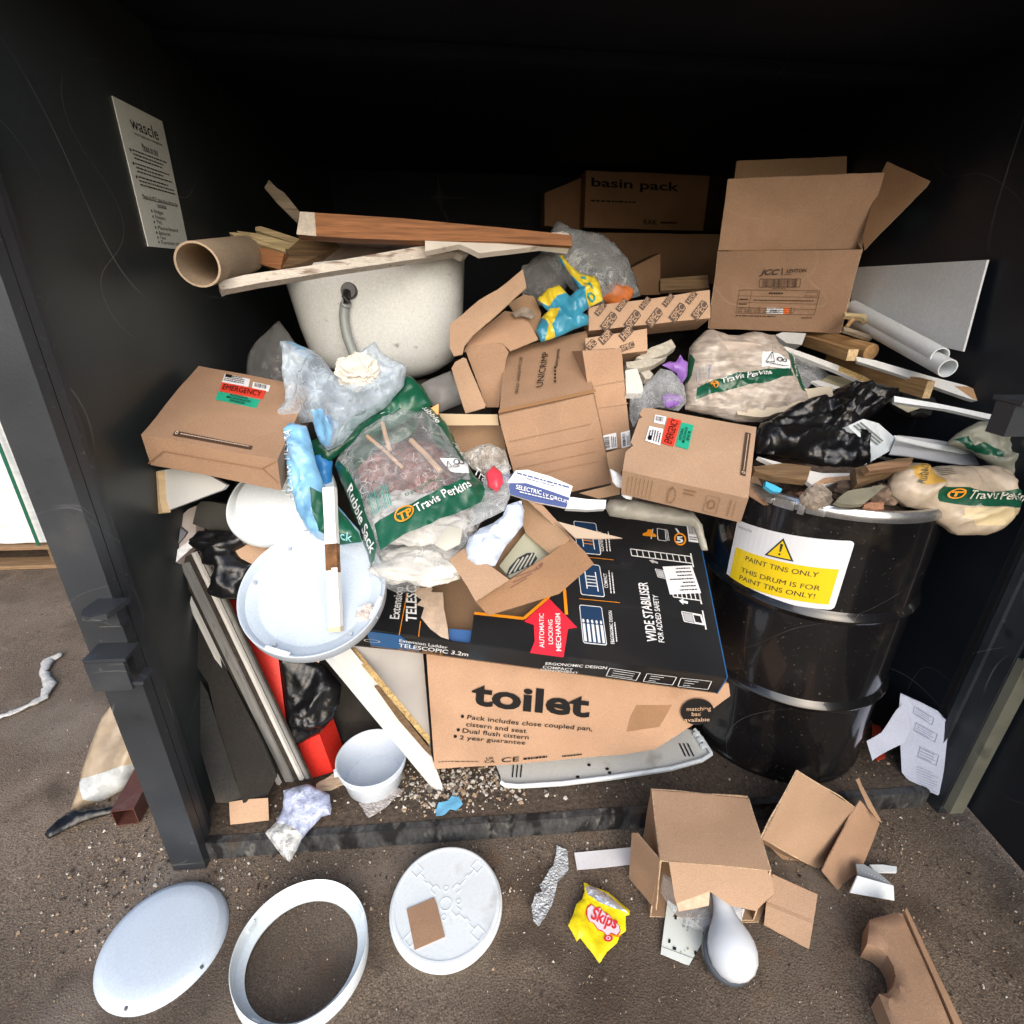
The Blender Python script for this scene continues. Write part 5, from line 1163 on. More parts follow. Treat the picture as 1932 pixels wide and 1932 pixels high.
mk('folded_sheet', sheet(p2_, P2(p2_, P('n', 945, 1615, 1000, 1560, 1060, 1760, 1005, 1880, 890, 1925, 760, 2010, 735, 1930, 715, 1860, 830, 1790, 880, 1720)), .0015, .004, 7, 5, .014, crease=.007, cs=12), PAP, t)
pr = Print(shp(0), h=lambda q: .003*nv(q, 6, 3)+.006*math.sin(q[0]*22)+.004*math.sin(q[1]*14), off=.002)
for c_ in ((1075, 1650, 1220, 1735, 1090, 1600), (1080, 1780, 1240, 1860, 1100, 1720), (1110, 1980, 1250, 2040, 1130, 1900)): f = tuple(P('n', *c_)); pr.box(f, 0, 0, 1, 1, .0012); pr.fine(f, 4, seed=7, fill=.25, x0=.08, x1=.9)
for k in range(8): pr.fine(tuple(P('n', 1100, 2060+k*20, 1270, 2120+k*20, 1103, 2052+k*20)), 1, seed=k)
pr.done('printing', mat('pale_ink', (.22, .24, .34), .6), t)
a = U(p1('n', 905, 1300), 1.86); b = FP.hit(p1('n', 930, 1640))+V((.0, .04, .10)); d_ = (a-b); bm = bmesh.new()
e1 = d_.cross(_f).normalized()
prism(bm, [b+e1*.018, b-e1*.018, b-e1*.018+V((0, .004, 0)), b+e1*.018+V((0, .004, 0))], d_); prism(bm, [b+e1*.018, b+e1*.015, b+e1*.015+V((0, -.014, 0)), b+e1*.018+V((0, -.014, 0))], d_); prism(bm, [b-e1*.004, b-e1*.007, b-e1*.007+V((0, -.010, 0)), b-e1*.004+V((0, -.010, 0))], d_)
mk('metal_profile', bm, GALV, label='grey metal profile standing behind the papers beside the drum', cat='metal profile', bevel=.001)
flat('red_scrap', 'dirty red-orange scrap on the floor under the paper sheaf', 'scrap', 'm', (955, 0, 1010, 10, 1040, 215, 985, 235, 950, 140), mat('red_scrap', (.45, .05, .02), .5, n1=(20, .4)), FZ+.012, .004, .004)
# ------------------------------------------------------------------ steel drum of rubble
t3 = U((1566, 893), 1.54); DR = .288; DC = V((t3.x, t3.y, FZ+.002)); DH = t3.z-DC.z
t = thing('steel_drum', 'black steel drum heaped with rubble, yellow paint tins notice on its side', 'drum', DC)
g = GP(DC.x, DC.y, DC.z)
prof = [(0, .012), (DR-.006, .012), (DR-.004, .0), (DR+.004, .0), (DR+.005, .012), (DR, .020)]
def ringp(h): return [(DR, h-.020), (DR+.004, h-.014), (DR+.011, h-.006), (DR+.013, h), (DR+.011, h+.006), (DR+.004, h+.014), (DR, h+.020)]
for k in (.2,): prof += [(DR, DH*.1)]
prof += ringp(DH*.335)+[(DR, DH*.5)]+ringp(DH*.665)+[(DR, DH*.85), (DR, DH-.020), (DR+.002, DH-.012), (DR+.002, DH-.004), (DR-.004, DH-.002), (DR-.008, DH-.01), (DR-.008, DH*.6), (0, DH*.6)]
DRUMM = mat('drum_enamel', (.006, .006, .007), .20, n1=(3, .4), spec=.5, coat=.5, bump=(14, .05), dirt=[(5, .60, (.028, .022, .016), .7), (70, .67, (.16, .14, .12), .6), (150, .66, (.20, .18, .15), .6), (9, .63, (.05, .045, .04), .5)], lines=(1.0, .0012, (.22, .21, .19), .5))
bm = bmesh.new(); lathe(bm, g, prof, 128); mk('drum_body', bm, DRUMM, t, ang=32)
bm = bmesh.new(); lathe(bm, g, [(DR+.001, DH-.022), (DR+.010, DH-.022), (DR+.013, DH-.012), (DR+.012, DH-.002), (DR+.006, DH+.006), (DR-.004, DH+.006), (DR-.009, DH), (DR-.006, DH-.001), (DR+.001, DH-.006), (DR+.001, DH-.022)], 128)
mk('clamp_ring', bm, GALV, t, ang=50)
def onDrum(p, r):   # sight point -> (angle, height) on the drum side
    d = ray(p); ox, oy = CAM.x-DC.x, CAM.y-DC.y; a = d.x**2+d.y**2; b = 2*(ox*d.x+oy*d.y); c = ox*ox+oy*oy-r*r; k = (-b-math.sqrt(max(0, b*b-4*a*c)))/(2*a)
    w = CAM+d*k; return math.atan2(w.y-DC.y, w.x-DC.x), w.z
# lever latch
ca, cz = onDrum(p1('h', 680, 905), DR+.013); cz = DC.z+DH-.010
def drumpt(a, z, r): return V((DC.x+math.cos(a)*r, DC.y+math.sin(a)*r, z))
bm = bmesh.new()
for (da0, da1, z0, z1, r0, r1) in ((-.20, -.03, -.013, .012, .014, .022), (.0, .05, -.016, .014, .014, .026), (.06, .2, -.011, .010, .014, .021), (-.26, -.20, -.008, .006, .014, .030)):
    n = 5
    for i in range(n):
        a0 = ca+da0+(da1-da0)*i/n; a1 = ca+da0+(da1-da0)*(i+1)/n
        prism(bm, [drumpt(a0, cz+z0, DR+r0), drumpt(a1, cz+z0, DR+r0), drumpt(a1, cz+z0, DR+r1), drumpt(a0, cz+z0, DR+r1)], V((0, 0, z1-z0)))
bmesh.ops.remove_doubles(bm, verts=bm.verts, dist=1e-5)
mk('ring_latch', bm, GALV, t, bevel=.002)
# notice
A0, Z0 = onDrum(p1('h', 345, 955), DR); A1, Z1 = onDrum(p1('h', 995, 1025), DR); A2, Z2 = onDrum(p1('h', 885, 1455), DR); A3_, Z3 = onDrum(p1('h', 295, 1260), DR)
aL = (A0+A3_)/2; aR = (A1+A2)/2; zt = (Z0+Z1)/2; zb = (Z2+Z3)/2; skew = ((Z0-Z1)+(Z3-Z2))/2
WD = (aR-aL)*DR
class DrumPl:
    n = V((0, 0, 0))
def dm(q, off):
    a = aL+q[0]/DR; z = zb+q[1]-skew*(q[0]/WD-.5); return drumpt(a, z, DR+.0015+off)
SH = zt-zb
pr = Print(Pl((0, 0, 0), (0, -1, 0)), off=.0012); pr.m3 = dm
def dgrid(x0, y0, x1, y1, mi, up=0.0, n=14):
    k = pr.off; pr.off += up
    for i in range(n):
        xa = x0+(x1-x0)*i/n; xb = x0+(x1-x0)*(i+1)/n
        pr.bm.faces.new([pr.bm.verts.new(pr.pt(q)) for q in ((xa, y0), (xb, y0), (xb, y1), (xa, y1))]).material_index = mi
    pr.off = k
m_ = .016; dgrid(.012, 0, WD-.012, SH, 0, 0, 18); dgrid(0, .012, .012, SH-.012, 0, 0, 2); dgrid(WD-.012, .012, WD, SH-.012, 0, 0, 2)
for cx, cy, sx, sy in ((.012, .012, -1, -1), (WD-.012, .012, 1, -1), (.012, SH-.012, -1, 1), (WD-.012, SH-.012, 1, 1)):
    for i in range(4):
        a, b = i/4*1.5708, (i+1)/4*1.5708
        pr.bm.faces.new([pr.bm.verts.new(pr.pt(q)) for q in ((cx, cy), (cx+sx*.012*math.cos(a), cy+sy*.012*math.sin(a)), (cx+sx*.012*math.cos(b), cy+sy*.012*math.sin(b)))]).material_index = 0
dgrid(m_, m_, WD-m_, SH*.60, 1, .0007)
def df(x0, y0, x1, h): return V((WD*x0, SH*y0)), V((WD*x1, SH*y0)), V((WD*x0, SH*(y0+h)))
for tx, x0, x1, y in (('PAINT TINS ONLY', .19, .81, .465), ('THIS DRUM IS FOR', .17, .85, .275), ('PAINT TINS ONLY!', .17, .83, .150)): pr.text(tx, df(x0, y, x1, .075), .0, 2, 0, .0014)
cx_ = WD*.48; yb_ = SH*.635; th_ = SH*.30; tw_ = th_*.60
def trifill(k, mi, up):
    o_ = pr.off; pr.off += up; n = 10; yc = yb_+th_*.36
    Yb, Yt = yc-th_*.36*k, yc+th_*.64*k
    for r_ in range(n):
        y0_, y1_ = Yb+(Yt-Yb)*r_/n, Yb+(Yt-Yb)*(r_+1)/n; w0 = tw_*k*(1-r_/n); w1 = tw_*k*(1-(r_+1)/n)
        for c_ in range(8):
            a_, b_ = c_/4-1, (c_+1)/4-1
            q4 = [(cx_+w0*a_, y0_), (cx_+w0*b_, y0_), (cx_+w1*b_, y1_), (cx_+w1*a_, y1_)]
            if w1 < 1e-6: q4 = q4[:3]
            pr.bm.faces.new([pr.bm.verts.new(pr.pt(q)) for q in q4]).material_index = mi
    pr.off = o_
trifill(1.0, 2, .0007); trifill(.80, 1, .0012)
k = pr.off; pr.off += .0017
for pts_ in ([(-.10, .72), (.10, .72), (.045, .34), (-.045, .34)], [(math.cos(i/10*6.28)*.075, .22+math.sin(i/10*6.28)*.055) for i in range(10)]):
    pr.bm.faces.new([pr.bm.verts.new(pr.pt((cx_+x*tw_, yb_+y*th_))) for x, y in pts_]).material_index = 2
pr.off = k
pr.text('wascle', df(.03, .895, .19, .05), .0, 3, 0, .0008)
dn_o = pr.done('paint_notice', [mat('notice_white', (.72, .74, .78), .4, n1=(5, .04)), YEL, mat('notice_black', (.03, .03, .028), .5), mat('notice_grey', (.28, .28, .32), .5)], t)
# rubble filling the drum: lumps
TOPZ = DC.z+DH
def lump(name, label, c, s, m, seed, cat='rubble', parent=None, squash=(1, 1, 1), sub=2, rough=.35, ang=30, fr=6, crk=0):
    bm = bmesh.new(); bmesh.ops.create_icosphere(bm, subdivisions=(5 if crk else sub+1), radius=1)
    for v in bm.verts:
        d = v.co.copy(); k = 1+rough*nv(d, 1.3, seed)+rough*.5*nv(d, 3.1, seed+2)+rough*.22*nv(d, fr, seed+5)+(crk*(wrinkle((d.x+d.z*.6, d.y-d.z*.4), 2.2, 1, seed)) if crk else 0)
        v.co = V((d.x*squash[0]*k, d.y*squash[1]*k, d.z*squash[2]*k))*s+V(c)
    return mk(name, bm, m, parent, label=label, cat=cat, ang=ang)
CEM = mat('cement', (.30, .25, .20), .9, n1=(24, .22), fine=(140, .25), bump=(90, .9), dirt=(16, .6, (.46, .41, .35), .6))
EARTH = mat('rubble_earth', (.085, .058, .040), .95, n1=(14, .45), fine=(90, .45), bump=(60, .9), dirt=[(22, .56, (.20, .14, .10), .7), (45, .66, (.36, .30, .24), .6)])
bm = bmesh.new(); ghp = GP(DC.x, DC.y, TOPZ)
bm = patch(ghp, [(math.cos(i/40*6.2832)*(DR-.012), math.sin(i/40*6.2832)*(DR-.012)) for i in range(40)], lambda q, d: -.05+.10*min(1, d/.2)+.018*nv(q, 14, 3)+.010*nv(q, 40, 5), lambda q, d: -.2, .014)
mk('rubble', bm, EARTH, label='brown earth and rubble filling the black drum', cat='rubble', ang=25, kind='stuff')
DT = GP(DC.x, DC.y, TOPZ+.03)
def dpt(fr_, x, y, h=.03): return GP(0, 0, TOPZ+h).hit(p1(fr_, x, y))
lump('rubble_lump', 'pale knobbly mortar lump at the front of the drum top', dpt('h', 785, 815, .018), .036, CEM, 3, squash=(1.05, .8, .85))
lump('rubble_lump', 'brown lump at the right of the drum front, by the hanging sack', dpt('h', 1160, 800, .02), .038, mat('brown_lump', (.20, .14, .10), .9, n1=(20, .3), fine=(90, .3), bump=(60, .9)), 9, squash=(1, .8, .7))
lump('brick_piece', 'small reddish brick piece low by the drum rim', dpt('h', 1100, 862, .01), .017, mat('brick_red', (.30, .15, .09), .9, n1=(30, .25), fine=(150, .2)), 5, squash=(1.5, .8, .7))
lump('rubble_lump', 'dark earthy clod behind the mortar lump in the drum', dpt('h', 950, 770, .03), .03, EARTH, 13, squash=(1.3, 1, .8))
rs = random.Random(4)
for k in range(26):
    a = rs.uniform(3.6, 6.1); r_ = rs.uniform(.14, .265); s_ = rs.uniform(.006, .016)
    lump('stone', 'small stone among the rubble in the drum', (DC.x+math.cos(a)*r_, DC.y+math.sin(a)*r_, TOPZ-.045+.10*min(1, (DR-.012-r_)/.2)+.004), s_, rs.choice((CEM, EARTH, mat('brick_red', (.3, .15, .09)))), k, squash=(1.2, 1, .8), sub=1)['group'] = 'stones in the drum'
def inslab(name, label, cat, fr_, pts, hz, n, th, m, seed=0, amp=.003, rag=0, res=.02, crease=0, group=None, zones=(), bend=None):
    pl = Pl(GP(0, 0, hz).hit(P(fr_, *pts[:2])[0]), n); return mk(name, sheet(pl, P2(pl, P(fr_, *pts)), th, amp, 12, seed, res, rag, zones=[(P2(pl, P(zf, *zp)), k) for zf, zp, k in zones], crease=crease, bend=bend), m, label=label, cat=cat, group=group)
inslab('slate_piece', 'flat grey-green slate chip lying in the drum rubble', 'slate', 'h', (890, 830, 960, 780, 1140, 745, 1165, 752, 1050, 850, 920, 848), TOPZ+.045, (.1, -.5, .85), .012, mat('slate', (.19, .18, .13), .8, n1=(16, .3), bump=(60, .6)), 2, .003, .004)
inslab('blue_scrap', 'bright blue plastic cap in the drum beside the kraft box', 'cap', 'h', (508, 725, 555, 745, 598, 768, 588, 785, 545, 780, 505, 750), TOPZ+.05, (.1, -.7, .7), .012, mat('cyan_plastic', (.06, .40, .62), .35), 3, .0005)
inslab('cardboard_scrap', 'torn kraft cardboard strip at the left of the drum rubble', 'cardboard scrap', 'h', (430, 690, 455, 680, 500, 785, 660, 800, 680, 840, 690, 860, 500, 850, 410, 800), TOPZ+.02, (0, -.55, .83), .004, CARD, 4, .004, .003)
inslab('timber_piece', 'old dark timber stick lying across the drum rubble at the left', 'timber', 'h', (440, 640, 600, 625, 760, 640, 735, 720, 560, 700, 450, 665), TOPZ+.08, (0, -.5, .86), .02, OLDW, 5)
inslab('timber_piece', 'old dark timber stick in the drum behind the slate', 'timber', 'h', (1000, 650, 1230, 600, 1330, 590, 1280, 650, 1150, 690, 1010, 740), TOPZ+.09, (0, -.5, .86), .025, OLDW, 6)
inslab('timber_piece', 'split brown timber end in the drum below the grey panel', 'timber', 'h', (1060, 640, 1150, 618, 1320, 612, 1300, 640, 1080, 668), TOPZ+.11, (0, -.6, .8), .02, wood('brown_batten', (.24, .14, .08), (.12, .07, .04)), 7)
# white boards and trims on the drum
PV2 = PVC
def zslab(name, label, cat, fr_, pts, z, n, th, m, seed=0, amp=.002, rag=0, res=.025, crease=0, group=None, zones=(), bend=None, parent=None, cs=14):
    pl = Pl(U(P(fr_, *pts[:2])[0], z), n); o = mk(name, sheet(pl, P2(pl, P(fr_, *pts)), th, amp, 9, seed, res, rag, zones=[(P2(pl, P(zf, *zp)), k) for zf, zp, k in zones], crease=crease, cs=cs, bend=bend), m, parent, label=label, cat=cat, group=group, rot=rotof(pl)); return o, pl
zslab('board_offcut', 'white board offcut with a broken brown end poking from under the black bag', 'board', 'h', (462, 588, 760, 668, 820, 680, 1012, 680, 1012, 712, 830, 748, 755, 742, 735, 725), 1.42, (.0, -.45, .88), .012, [WPAINT, mat('mdf', (.42, .26, .15), .9, n1=(25, .2), fine=(200, .2))], 4, .001, zones=[('h', (765, 742, 830, 705, 1005, 690, 1008, 705, 960, 722, 830, 742), 1)])
o, pl = zslab('plastic_fitting', 'square white ribbed plastic duct end beside the black bag', 'plastic fitting', 'h', (960, 420, 1045, 380, 1130, 405, 1215, 480, 1238, 530, 1060, 632, 1050, 560, 1075, 530), 1.45, (.3, -.75, .55), .03, WPLAS, 5, .0006)
pr = Print(pl, off=.0025)
for k in range(3): pr.poly(tuple(P('h', 985+k*18, 420-k*8, 1118+k*14, 528-k*10, 992+k*18, 414-k*8)), [(0, 0), (1, 0), (1, 1), (0, 1)])
pr.done('rib', mat('grey_rib', (.22, .24, .24), .4), o)
zslab('trim_panel', 'long pale grey plastic trim panel curving over the drum to the right', 'trim panel', 'h', (1190, 575, 1225, 478, 1400, 510, 1600, 550, 1640, 578, 1800, 592, 1805, 605, 1680, 655, 1560, 650, 1400, 620, 1270, 590), 1.48, (.05, -.62, .78), .004, mat('grey_pvc', (.45, .46, .48), .3, n1=(5, .08)), 6, .002, bend=lambda q: .02*math.sin(q[0]*6))
zslab('trim_panel', 'thin white trim lying along the top of the grey trim panel', 'trim panel', 'd', (1215, 1575, 1400, 1615, 1600, 1650, 1640, 1672, 1600, 1675, 1400, 1640, 1230, 1600), 1.47, (.05, -.62, .78), .004, PVC, 8, .001)
# black bin bag on the drum
pl = Pl(U(p1('h', 850, 480), 1.50), (-.05, -.72, .69))
bb = P('h', 445, 480, 480, 400, 560, 370, 640, 320, 700, 290, 760, 268, 830, 275, 880, 250, 890, 215, 950, 195, 1060, 192, 1130, 215, 1180, 225, 1220, 215, 1225, 265, 1170, 310, 1090, 370, 1010, 400, 990, 450, 1060, 500, 1072, 540, 1055, 600, 1060, 655, 960, 672, 860, 668, 760, 620, 660, 590, 560, 575, 455, 570)
bm, hh = pillow(pl, P2(pl, bb), .055, .09, .042, 11, 15, .011, backh=.05)
mk('bin_bag', bm, BIN, label='shiny black bin bag crumpled on top of the drum', cat='bin bag', ang=180)
# rubble sacks with printed borders
SACKD = mat('dusty_sack', (.40, .345, .30), .34, n1=(8, .28), stretch=(3, 3, 11), bump=(7, 1), dirt=[(6, .56, (.60, .56, .51), .7), (9, .60, (.22, .17, .13), .55)])
FAWN = mat('fawn_sack', (.50, .41, .31), .38, n1=(7, .15), fine=(60, .10), bump=(22, .6), dirt=[(6, .60, (.66, .58, .42), .6), (9, .64, (.28, .21, .14), .5)])
def logo(pr, f, mi0, mi1): pr.ring(f, .5, .5, .34, .44, mi0, 20); pr.quad(f, .22, .58, .78, .70, mi0); pr.quad(f, .40, .25, .52, .6, mi0)
pl = Pl(U(p1('h', 1500, 800), 1.33), (.1, -.80, .58))
sk_ = P('h', 1195, 740, 1215, 680, 1260, 635, 1320, 622, 1390, 650, 1480, 640, 1620, 640, 1760, 640, 1820, 680, 1838, 750, 1835, 880, 1825, 940, 1780, 1000, 1720, 1022, 1570, 1022, 1530, 990, 1450, 935, 1380, 885, 1290, 865, 1210, 800)
zn = [(P2(pl, P('h', 1355, 782, 1500, 790, 1620, 815, 1760, 800, 1838, 755, 1836, 870, 1815, 895, 1700, 900, 1520, 880, 1400, 850)), 1), (P2(pl, P('h', 1250, 660, 1320, 640, 1375, 660, 1375, 765, 1300, 770, 1255, 720)), 2), (P2(pl, P('h', 1520, 890, 1700, 905, 1815, 898, 1800, 950, 1730, 985, 1600, 980, 1510, 940)), 3)]
bm, hh = pillow(pl, P2(pl, sk_), .060, .10, .019, 11, 8, .014, zones=zn, backh=.05)
t = mk('rubble_sack', bm, [FAWN, GREENP, mat('ochre_print', (.55, .33, .07), .45, n1=(8, .2)), mat('cream_sack', (.68, .56, .34), .4, n1=(10, .12), bump=(30, .5))], label='dirty fawn rubble sack with a green printed band hanging over the right of the drum', cat='sack', ang=180)
H_ = lambda p: hh(p, .06)
pr = Print(pl, h=lambda q: hh(q, pdist(q, zn_o)), off=.009); zn_o = P2(pl, sk_)
pr.text('Travis Perkins', tuple(P('h', 1500, 848, 1790, 868, 1510, 805)), .008); logo(pr, tuple(P('h', 1405, 845, 1490, 852, 1410, 790)), 1, 1)
pr.done('lettering', [mat('cream_ink', (.62, .60, .50), .5), ORNG], t)
pr = Print(pl, h=lambda q: hh(q, pdist(q, zn_o)), off=.004); pr.text('Rubble', tuple(P('h', 1290, 765, 1318, 655, 1255, 755)), .006); pr.fine(tuple(P('h', 1390, 720, 1480, 715, 1385, 670)), 4, seed=3); pr.done('printing', mat('dark_print', (.09, .10, .08), .5), t)
pl = Pl(U(p1('h', 1700, 480), 1.42), (-.3, -.8, .5))
sk2 = P('h', 1500, 520, 1560, 460, 1680, 395, 1850, 400, 2000, 420, 2080, 520, 2050, 720, 1930, 740, 1830, 810, 1835, 700, 1760, 640, 1650, 560)
bm, hh2 = pillow(pl, P2(pl, sk2), .05, .1, .030, 11, 3, .016, zones=[(P2(pl, P('h', 1530, 500, 1600, 485, 1630, 540, 1680, 520, 1800, 570, 1790, 600, 1700, 585, 1600, 545)), 1)], backh=.05)
mk('rubble_sack', bm, [mat('grey_green_sack', (.27, .27, .21), .35, n1=(7, .2), bump=(20, .6), dirt=(6, .6, (.42, .40, .33), .5)), GREENP], label='grey-green sack half hidden at the right edge behind the drum', cat='sack', ang=180)
# printed sack of rubble above the drum
pl = Pl(U(p1('d', 350, 1250), 1.68), (-.03, -.80, .60))
sk3 = P('d', 60, 1430, 60, 1330, 75, 1200, 85, 1090, 130, 1040, 180, 995, 330, 1030, 420, 1010, 540, 1030, 580, 1080, 640, 1120, 690, 1250, 725, 1340, 760, 1400, 700, 1420, 600, 1450, 480, 1500, 360, 1500, 200, 1460)
zg = [(P2(pl, P('d', 555, 1060, 600, 1090, 640, 1120, 690, 1230, 722, 1350, 690, 1350, 640, 1280, 600, 1180)), 1), (P2(pl, P('d', 105, 1340, 200, 1300, 400, 1262, 610, 1235, 625, 1275, 480, 1320, 300, 1350, 100, 1400)), 1), (P2(pl, P('d', 62, 1240, 80, 1130, 100, 1180, 85, 1260, 65, 1300)), 1), (P2(pl, P('d', 440, 1162, 540, 1165, 600, 1200, 603, 1242, 440, 1240)), 2)]
bm, hh3 = pillow(pl, P2(pl, sk3), .050, .12, .015, 10, 21, .014, zones=zg, backh=.06)
t = mk('rubble_sack', bm, [SACKD, GREENP, WHITEP], label='dusty sack with green printed bands above the black bin bag', cat='sack', ang=180)
zo3 = P2(pl, sk3); H3 = lambda q: hh3(q, pdist(q, zo3))
pr = Print(pl, h=H3, off=.009); pr.text('Travis Perkins', tuple(P('d', 222, 1330, 487, 1285, 218, 1302)), .010); pr.text('Travis Perkins', tuple(P('d', 645, 1285, 632, 1125, 632, 1290)), .008); logo(pr, tuple(P('d', 160, 1365, 215, 1352, 158, 1318)), 1, 1)
pr.done('lettering', [WINK, ORNG], t)
pr = Print(pl, h=H3, off=.005)
pr.bars(tuple(P('d', 95, 1310, 180, 1290, 95, 1240)), 0, 0, 1, 1, 10); pr.done('barcode', mat('grey_ink', (.42, .43, .45), .5), t)
pr = Print(pl, h=H3, off=.005); f = tuple(P('d', 458, 1215, 508, 1215, 458, 1172)); 
for l in ((0, 0, 1, 0), (1, 0, .5, 1), (.5, 1, 0, 0)): pr.line(f, *l, .0018)
pr.line(f, .5, .25, .5, .65, .0018); pr.ring(tuple(P('d', 520, 1215, 580, 1220, 520, 1180)), .3, .5, .2, .3); pr.ring(tuple(P('d', 520, 1215, 580, 1220, 520, 1180)), .8, .5, .14, .22); pr.fine(tuple(P('d', 458, 1228, 590, 1236, 458, 1218)), 1); pr.done('printing', INK, t)
# what the clear sack holds: folded brown-grey cloth and plaster
lump('folded_cloth', 'folded pinkish-grey cloth inside the clear sack above the drum', pl.w(pl.to2(p1('d', 330, 1180)), -.012), .1, mat('folded_cloth', (.44, .37, .32), .85, n1=(9, .25), stretch=(1, 1, 6), bump=(16, .9), dirt=(8, .6, (.27, .21, .17), .6)), 5, 'cloth', squash=(1.25, .45, .75))
zslab('plaster_piece', 'cream plaster slab inside the foot of the clear sack', 'plaster', 'd', (345, 1390, 600, 1330, 870, 1305, 880, 1370, 700, 1420, 480, 1480, 350, 1460), 1.63, (.0, -.75, .66), .02, mat('plaster', (.56, .49, .38), .8, n1=(8, .15), dirt=(10, .6, (.4, .28, .2), .5)), 9, .004, .004)
zslab('plaster_piece', 'white plaster offcut inside the clear sack below the green band', 'plaster', 'd', (275, 1410, 310, 1350, 470, 1325, 520, 1330, 480, 1375, 340, 1390, 300, 1430), 1.64, (.0, -.75, .66), .012, mat('white_plaster', (.66, .65, .62), .8, n1=(9, .1)), 10, .003)
# timbers, pipes and battens on the right
def beam(name, label, cat, a, b, w, h, m, up=None, group=None, taper=None, amp=.001, bevel=.002, endm=None):
    a = V(a); b = V(b); d = (b-a).normalized(); s_ = d.cross(V((0, 0, 1))).normalized() if up is None else d.cross(V(up)).normalized(); u_ = s_.cross(d)
    bm = bmesh.new(); n = max(2, int((b-a).length/.06)); rings = []
    for i in range(n+1):
        c = a+(b-a)*i/n+nvec((a+(b-a)*i/n), 5, len(label))*amp*2; k = 1 if not taper or i < n else taper
        rings.append([bm.verts.new(c+s_*x*w/2*k+u_*y*h/2*k) for x, y in ((-1, -1), (1, -1), (1, 1), (-1, 1))])
    for i in range(n):
        for k in range(4): bm.faces.new((rings[i][k], rings[i][(k+1) % 4], rings[i+1][(k+1) % 4], rings[i+1][k]))
    f0 = bm.faces.new(rings[0]); f1 = bm.faces.new(rings[-1][::-1])
    ms = [m]
    if endm: f0.material_index = 1; f1.material_index = 1; ms = [m, endm]
    return mk(name, bm, ms, rot=Matrix((d, s_, u_)).transposed(), label=label, cat=cat, group=group, bevel=bevel)
ENDG = mat('end_grain', (.55, .40, .22), .85, n1=(40, .25), fine=(150, .2))
def Z(fr_, x, y, z): return U(p1(fr_, x, y), z)
beam('timber_batten', 'short square pine batten end under the big open-flap box, upper of two', 'timber', Z('d', 985, 1130, 1.62), Z('d', 690, 1040, 1.95), .030, .034, PINE, endm=ENDG)
bm = bmesh.new(); tube(bm, [Z('d', 1105, 1112, 1.68), Z('d', 700, 1010, 2.0)], .026, 20); mk('round_pole', bm, [PINE], label='round pine pole end beside the square batten under the big open-flap box', cat='pole', rot=Matrix(((Z('d', 700, 1010, 2.0)-Z('d', 1105, 1112, 1.68)).normalized(), V((0, 0, 1)), V((1, 0, 0)))).transposed(), ang=40)
beam('timber_plank', 'broad pine plank sloping down to the right wall', 'timber', Z('d', 1405, 1325, 1.50), Z('d', 850, 1165, 1.95), .022, .048, PINE, endm=ENDG)
zslab('batten', 'long white-painted batten with a raw broken tip, nearest the right wall', 'batten', 'd', (1005, 1140, 1110, 1160, 1400, 1245, 1610, 1300, 1720, 1345, 1798, 1388, 1760, 1406, 1620, 1370, 1420, 1300, 1200, 1225, 1010, 1165), 1.62, (-.42, -.68, .6), .015, [WPAINT, mat('raw_tip', (.40, .24, .12), .85, n1=(12, .25))], 11, .001, zones=[('d', (1545, 1302, 1640, 1308, 1798, 1388, 1760, 1406, 1650, 1375), 1)])
zslab('batten', 'white batten with a chipped chipboard end crossing above the black bag', 'batten', 'd', (590, 1085, 620, 1085, 900, 1185, 1040, 1245, 1130, 1290, 1120, 1298, 1040, 1280, 900, 1218, 640, 1118), 1.68, (.05, -.75, .66), .014, [WPAINT, mat('chipboard', (.40, .27, .11), .85)], 12, .001, zones=[('d', (915, 1190, 1035, 1243, 1130, 1290, 1110, 1296, 1030, 1275, 905, 1218), 1)])
zslab('white_tube', 'thin white plastic tube running right from the black bag to the lock keeper', 'tube', 'd', (1215, 1358, 1450, 1398, 1780, 1465, 1848, 1502, 1800, 1500, 1500, 1430, 1215, 1390), 1.50, (-.30, -.75, .6), .014, PVC, 13, .0005)
zslab('paper_scrap', 'cream card scrap under the thin white tube', 'card', 'd', (1205, 1398, 1290, 1400, 1370, 1420, 1295, 1445), 1.55, (0, -.6, .8), .002, mat('cream_card', (.60, .56, .42), .7), 2)
zslab('batten', 'splintered grey lath end above the pine battens', 'batten', 'd', (935, 975, 960, 980, 1110, 1030, 1090, 1045, 940, 995), 1.72, (0, -.7, .7), .012, GREYW, 14, .001, .003)
zslab('batten', 'short yellowish stick tip beside the foot of the big open-flap box', 'batten', 'd', (940, 895, 1060, 905, 1085, 925, 1088, 952, 1060, 945, 1040, 925, 945, 915), 1.74, (0, -.7, .7), .014, LATH, 15, .001, .002)
zslab('batten', 'tiny orange-brown stick end under the corner of the big open-flap box', 'batten', 'd', (950, 965, 985, 925, 1000, 935, 965, 978), 1.73, (0, -.7, .7), .014, PINE, 16, .001)
zslab('foam_block', 'white polystyrene block under the big open-flap box', 'foam block', 'd', (560, 1020, 600, 1005, 730, 1012, 705, 1075, 620, 1065), 1.80, (0, -.85, .5), .05, mat('polystyrene', (.52, .52, .52), .8, n1=(60, .08)), 17)
zslab('plastic_dish', 'milky plastic dish behind the printed sack, under the battens', 'plastic dish', 'd', (640, 1110, 720, 1150, 800, 1190, 855, 1240, 830, 1270, 770, 1280, 720, 1340, 690, 1240), 1.74, (.2, -.7, .7), .01, CLEARM, 18, .008)
zslab('board_offcut', 'olive board offcut between the milky dish and the chipped batten', 'board', 'd', (800, 1280, 860, 1240, 1010, 1268, 1100, 1320, 1000, 1300, 860, 1300), 1.72, (.1, -.6, .8), .01, mat('olive_board', (.32, .29, .19), .8, n1=(8, .2)), 19)
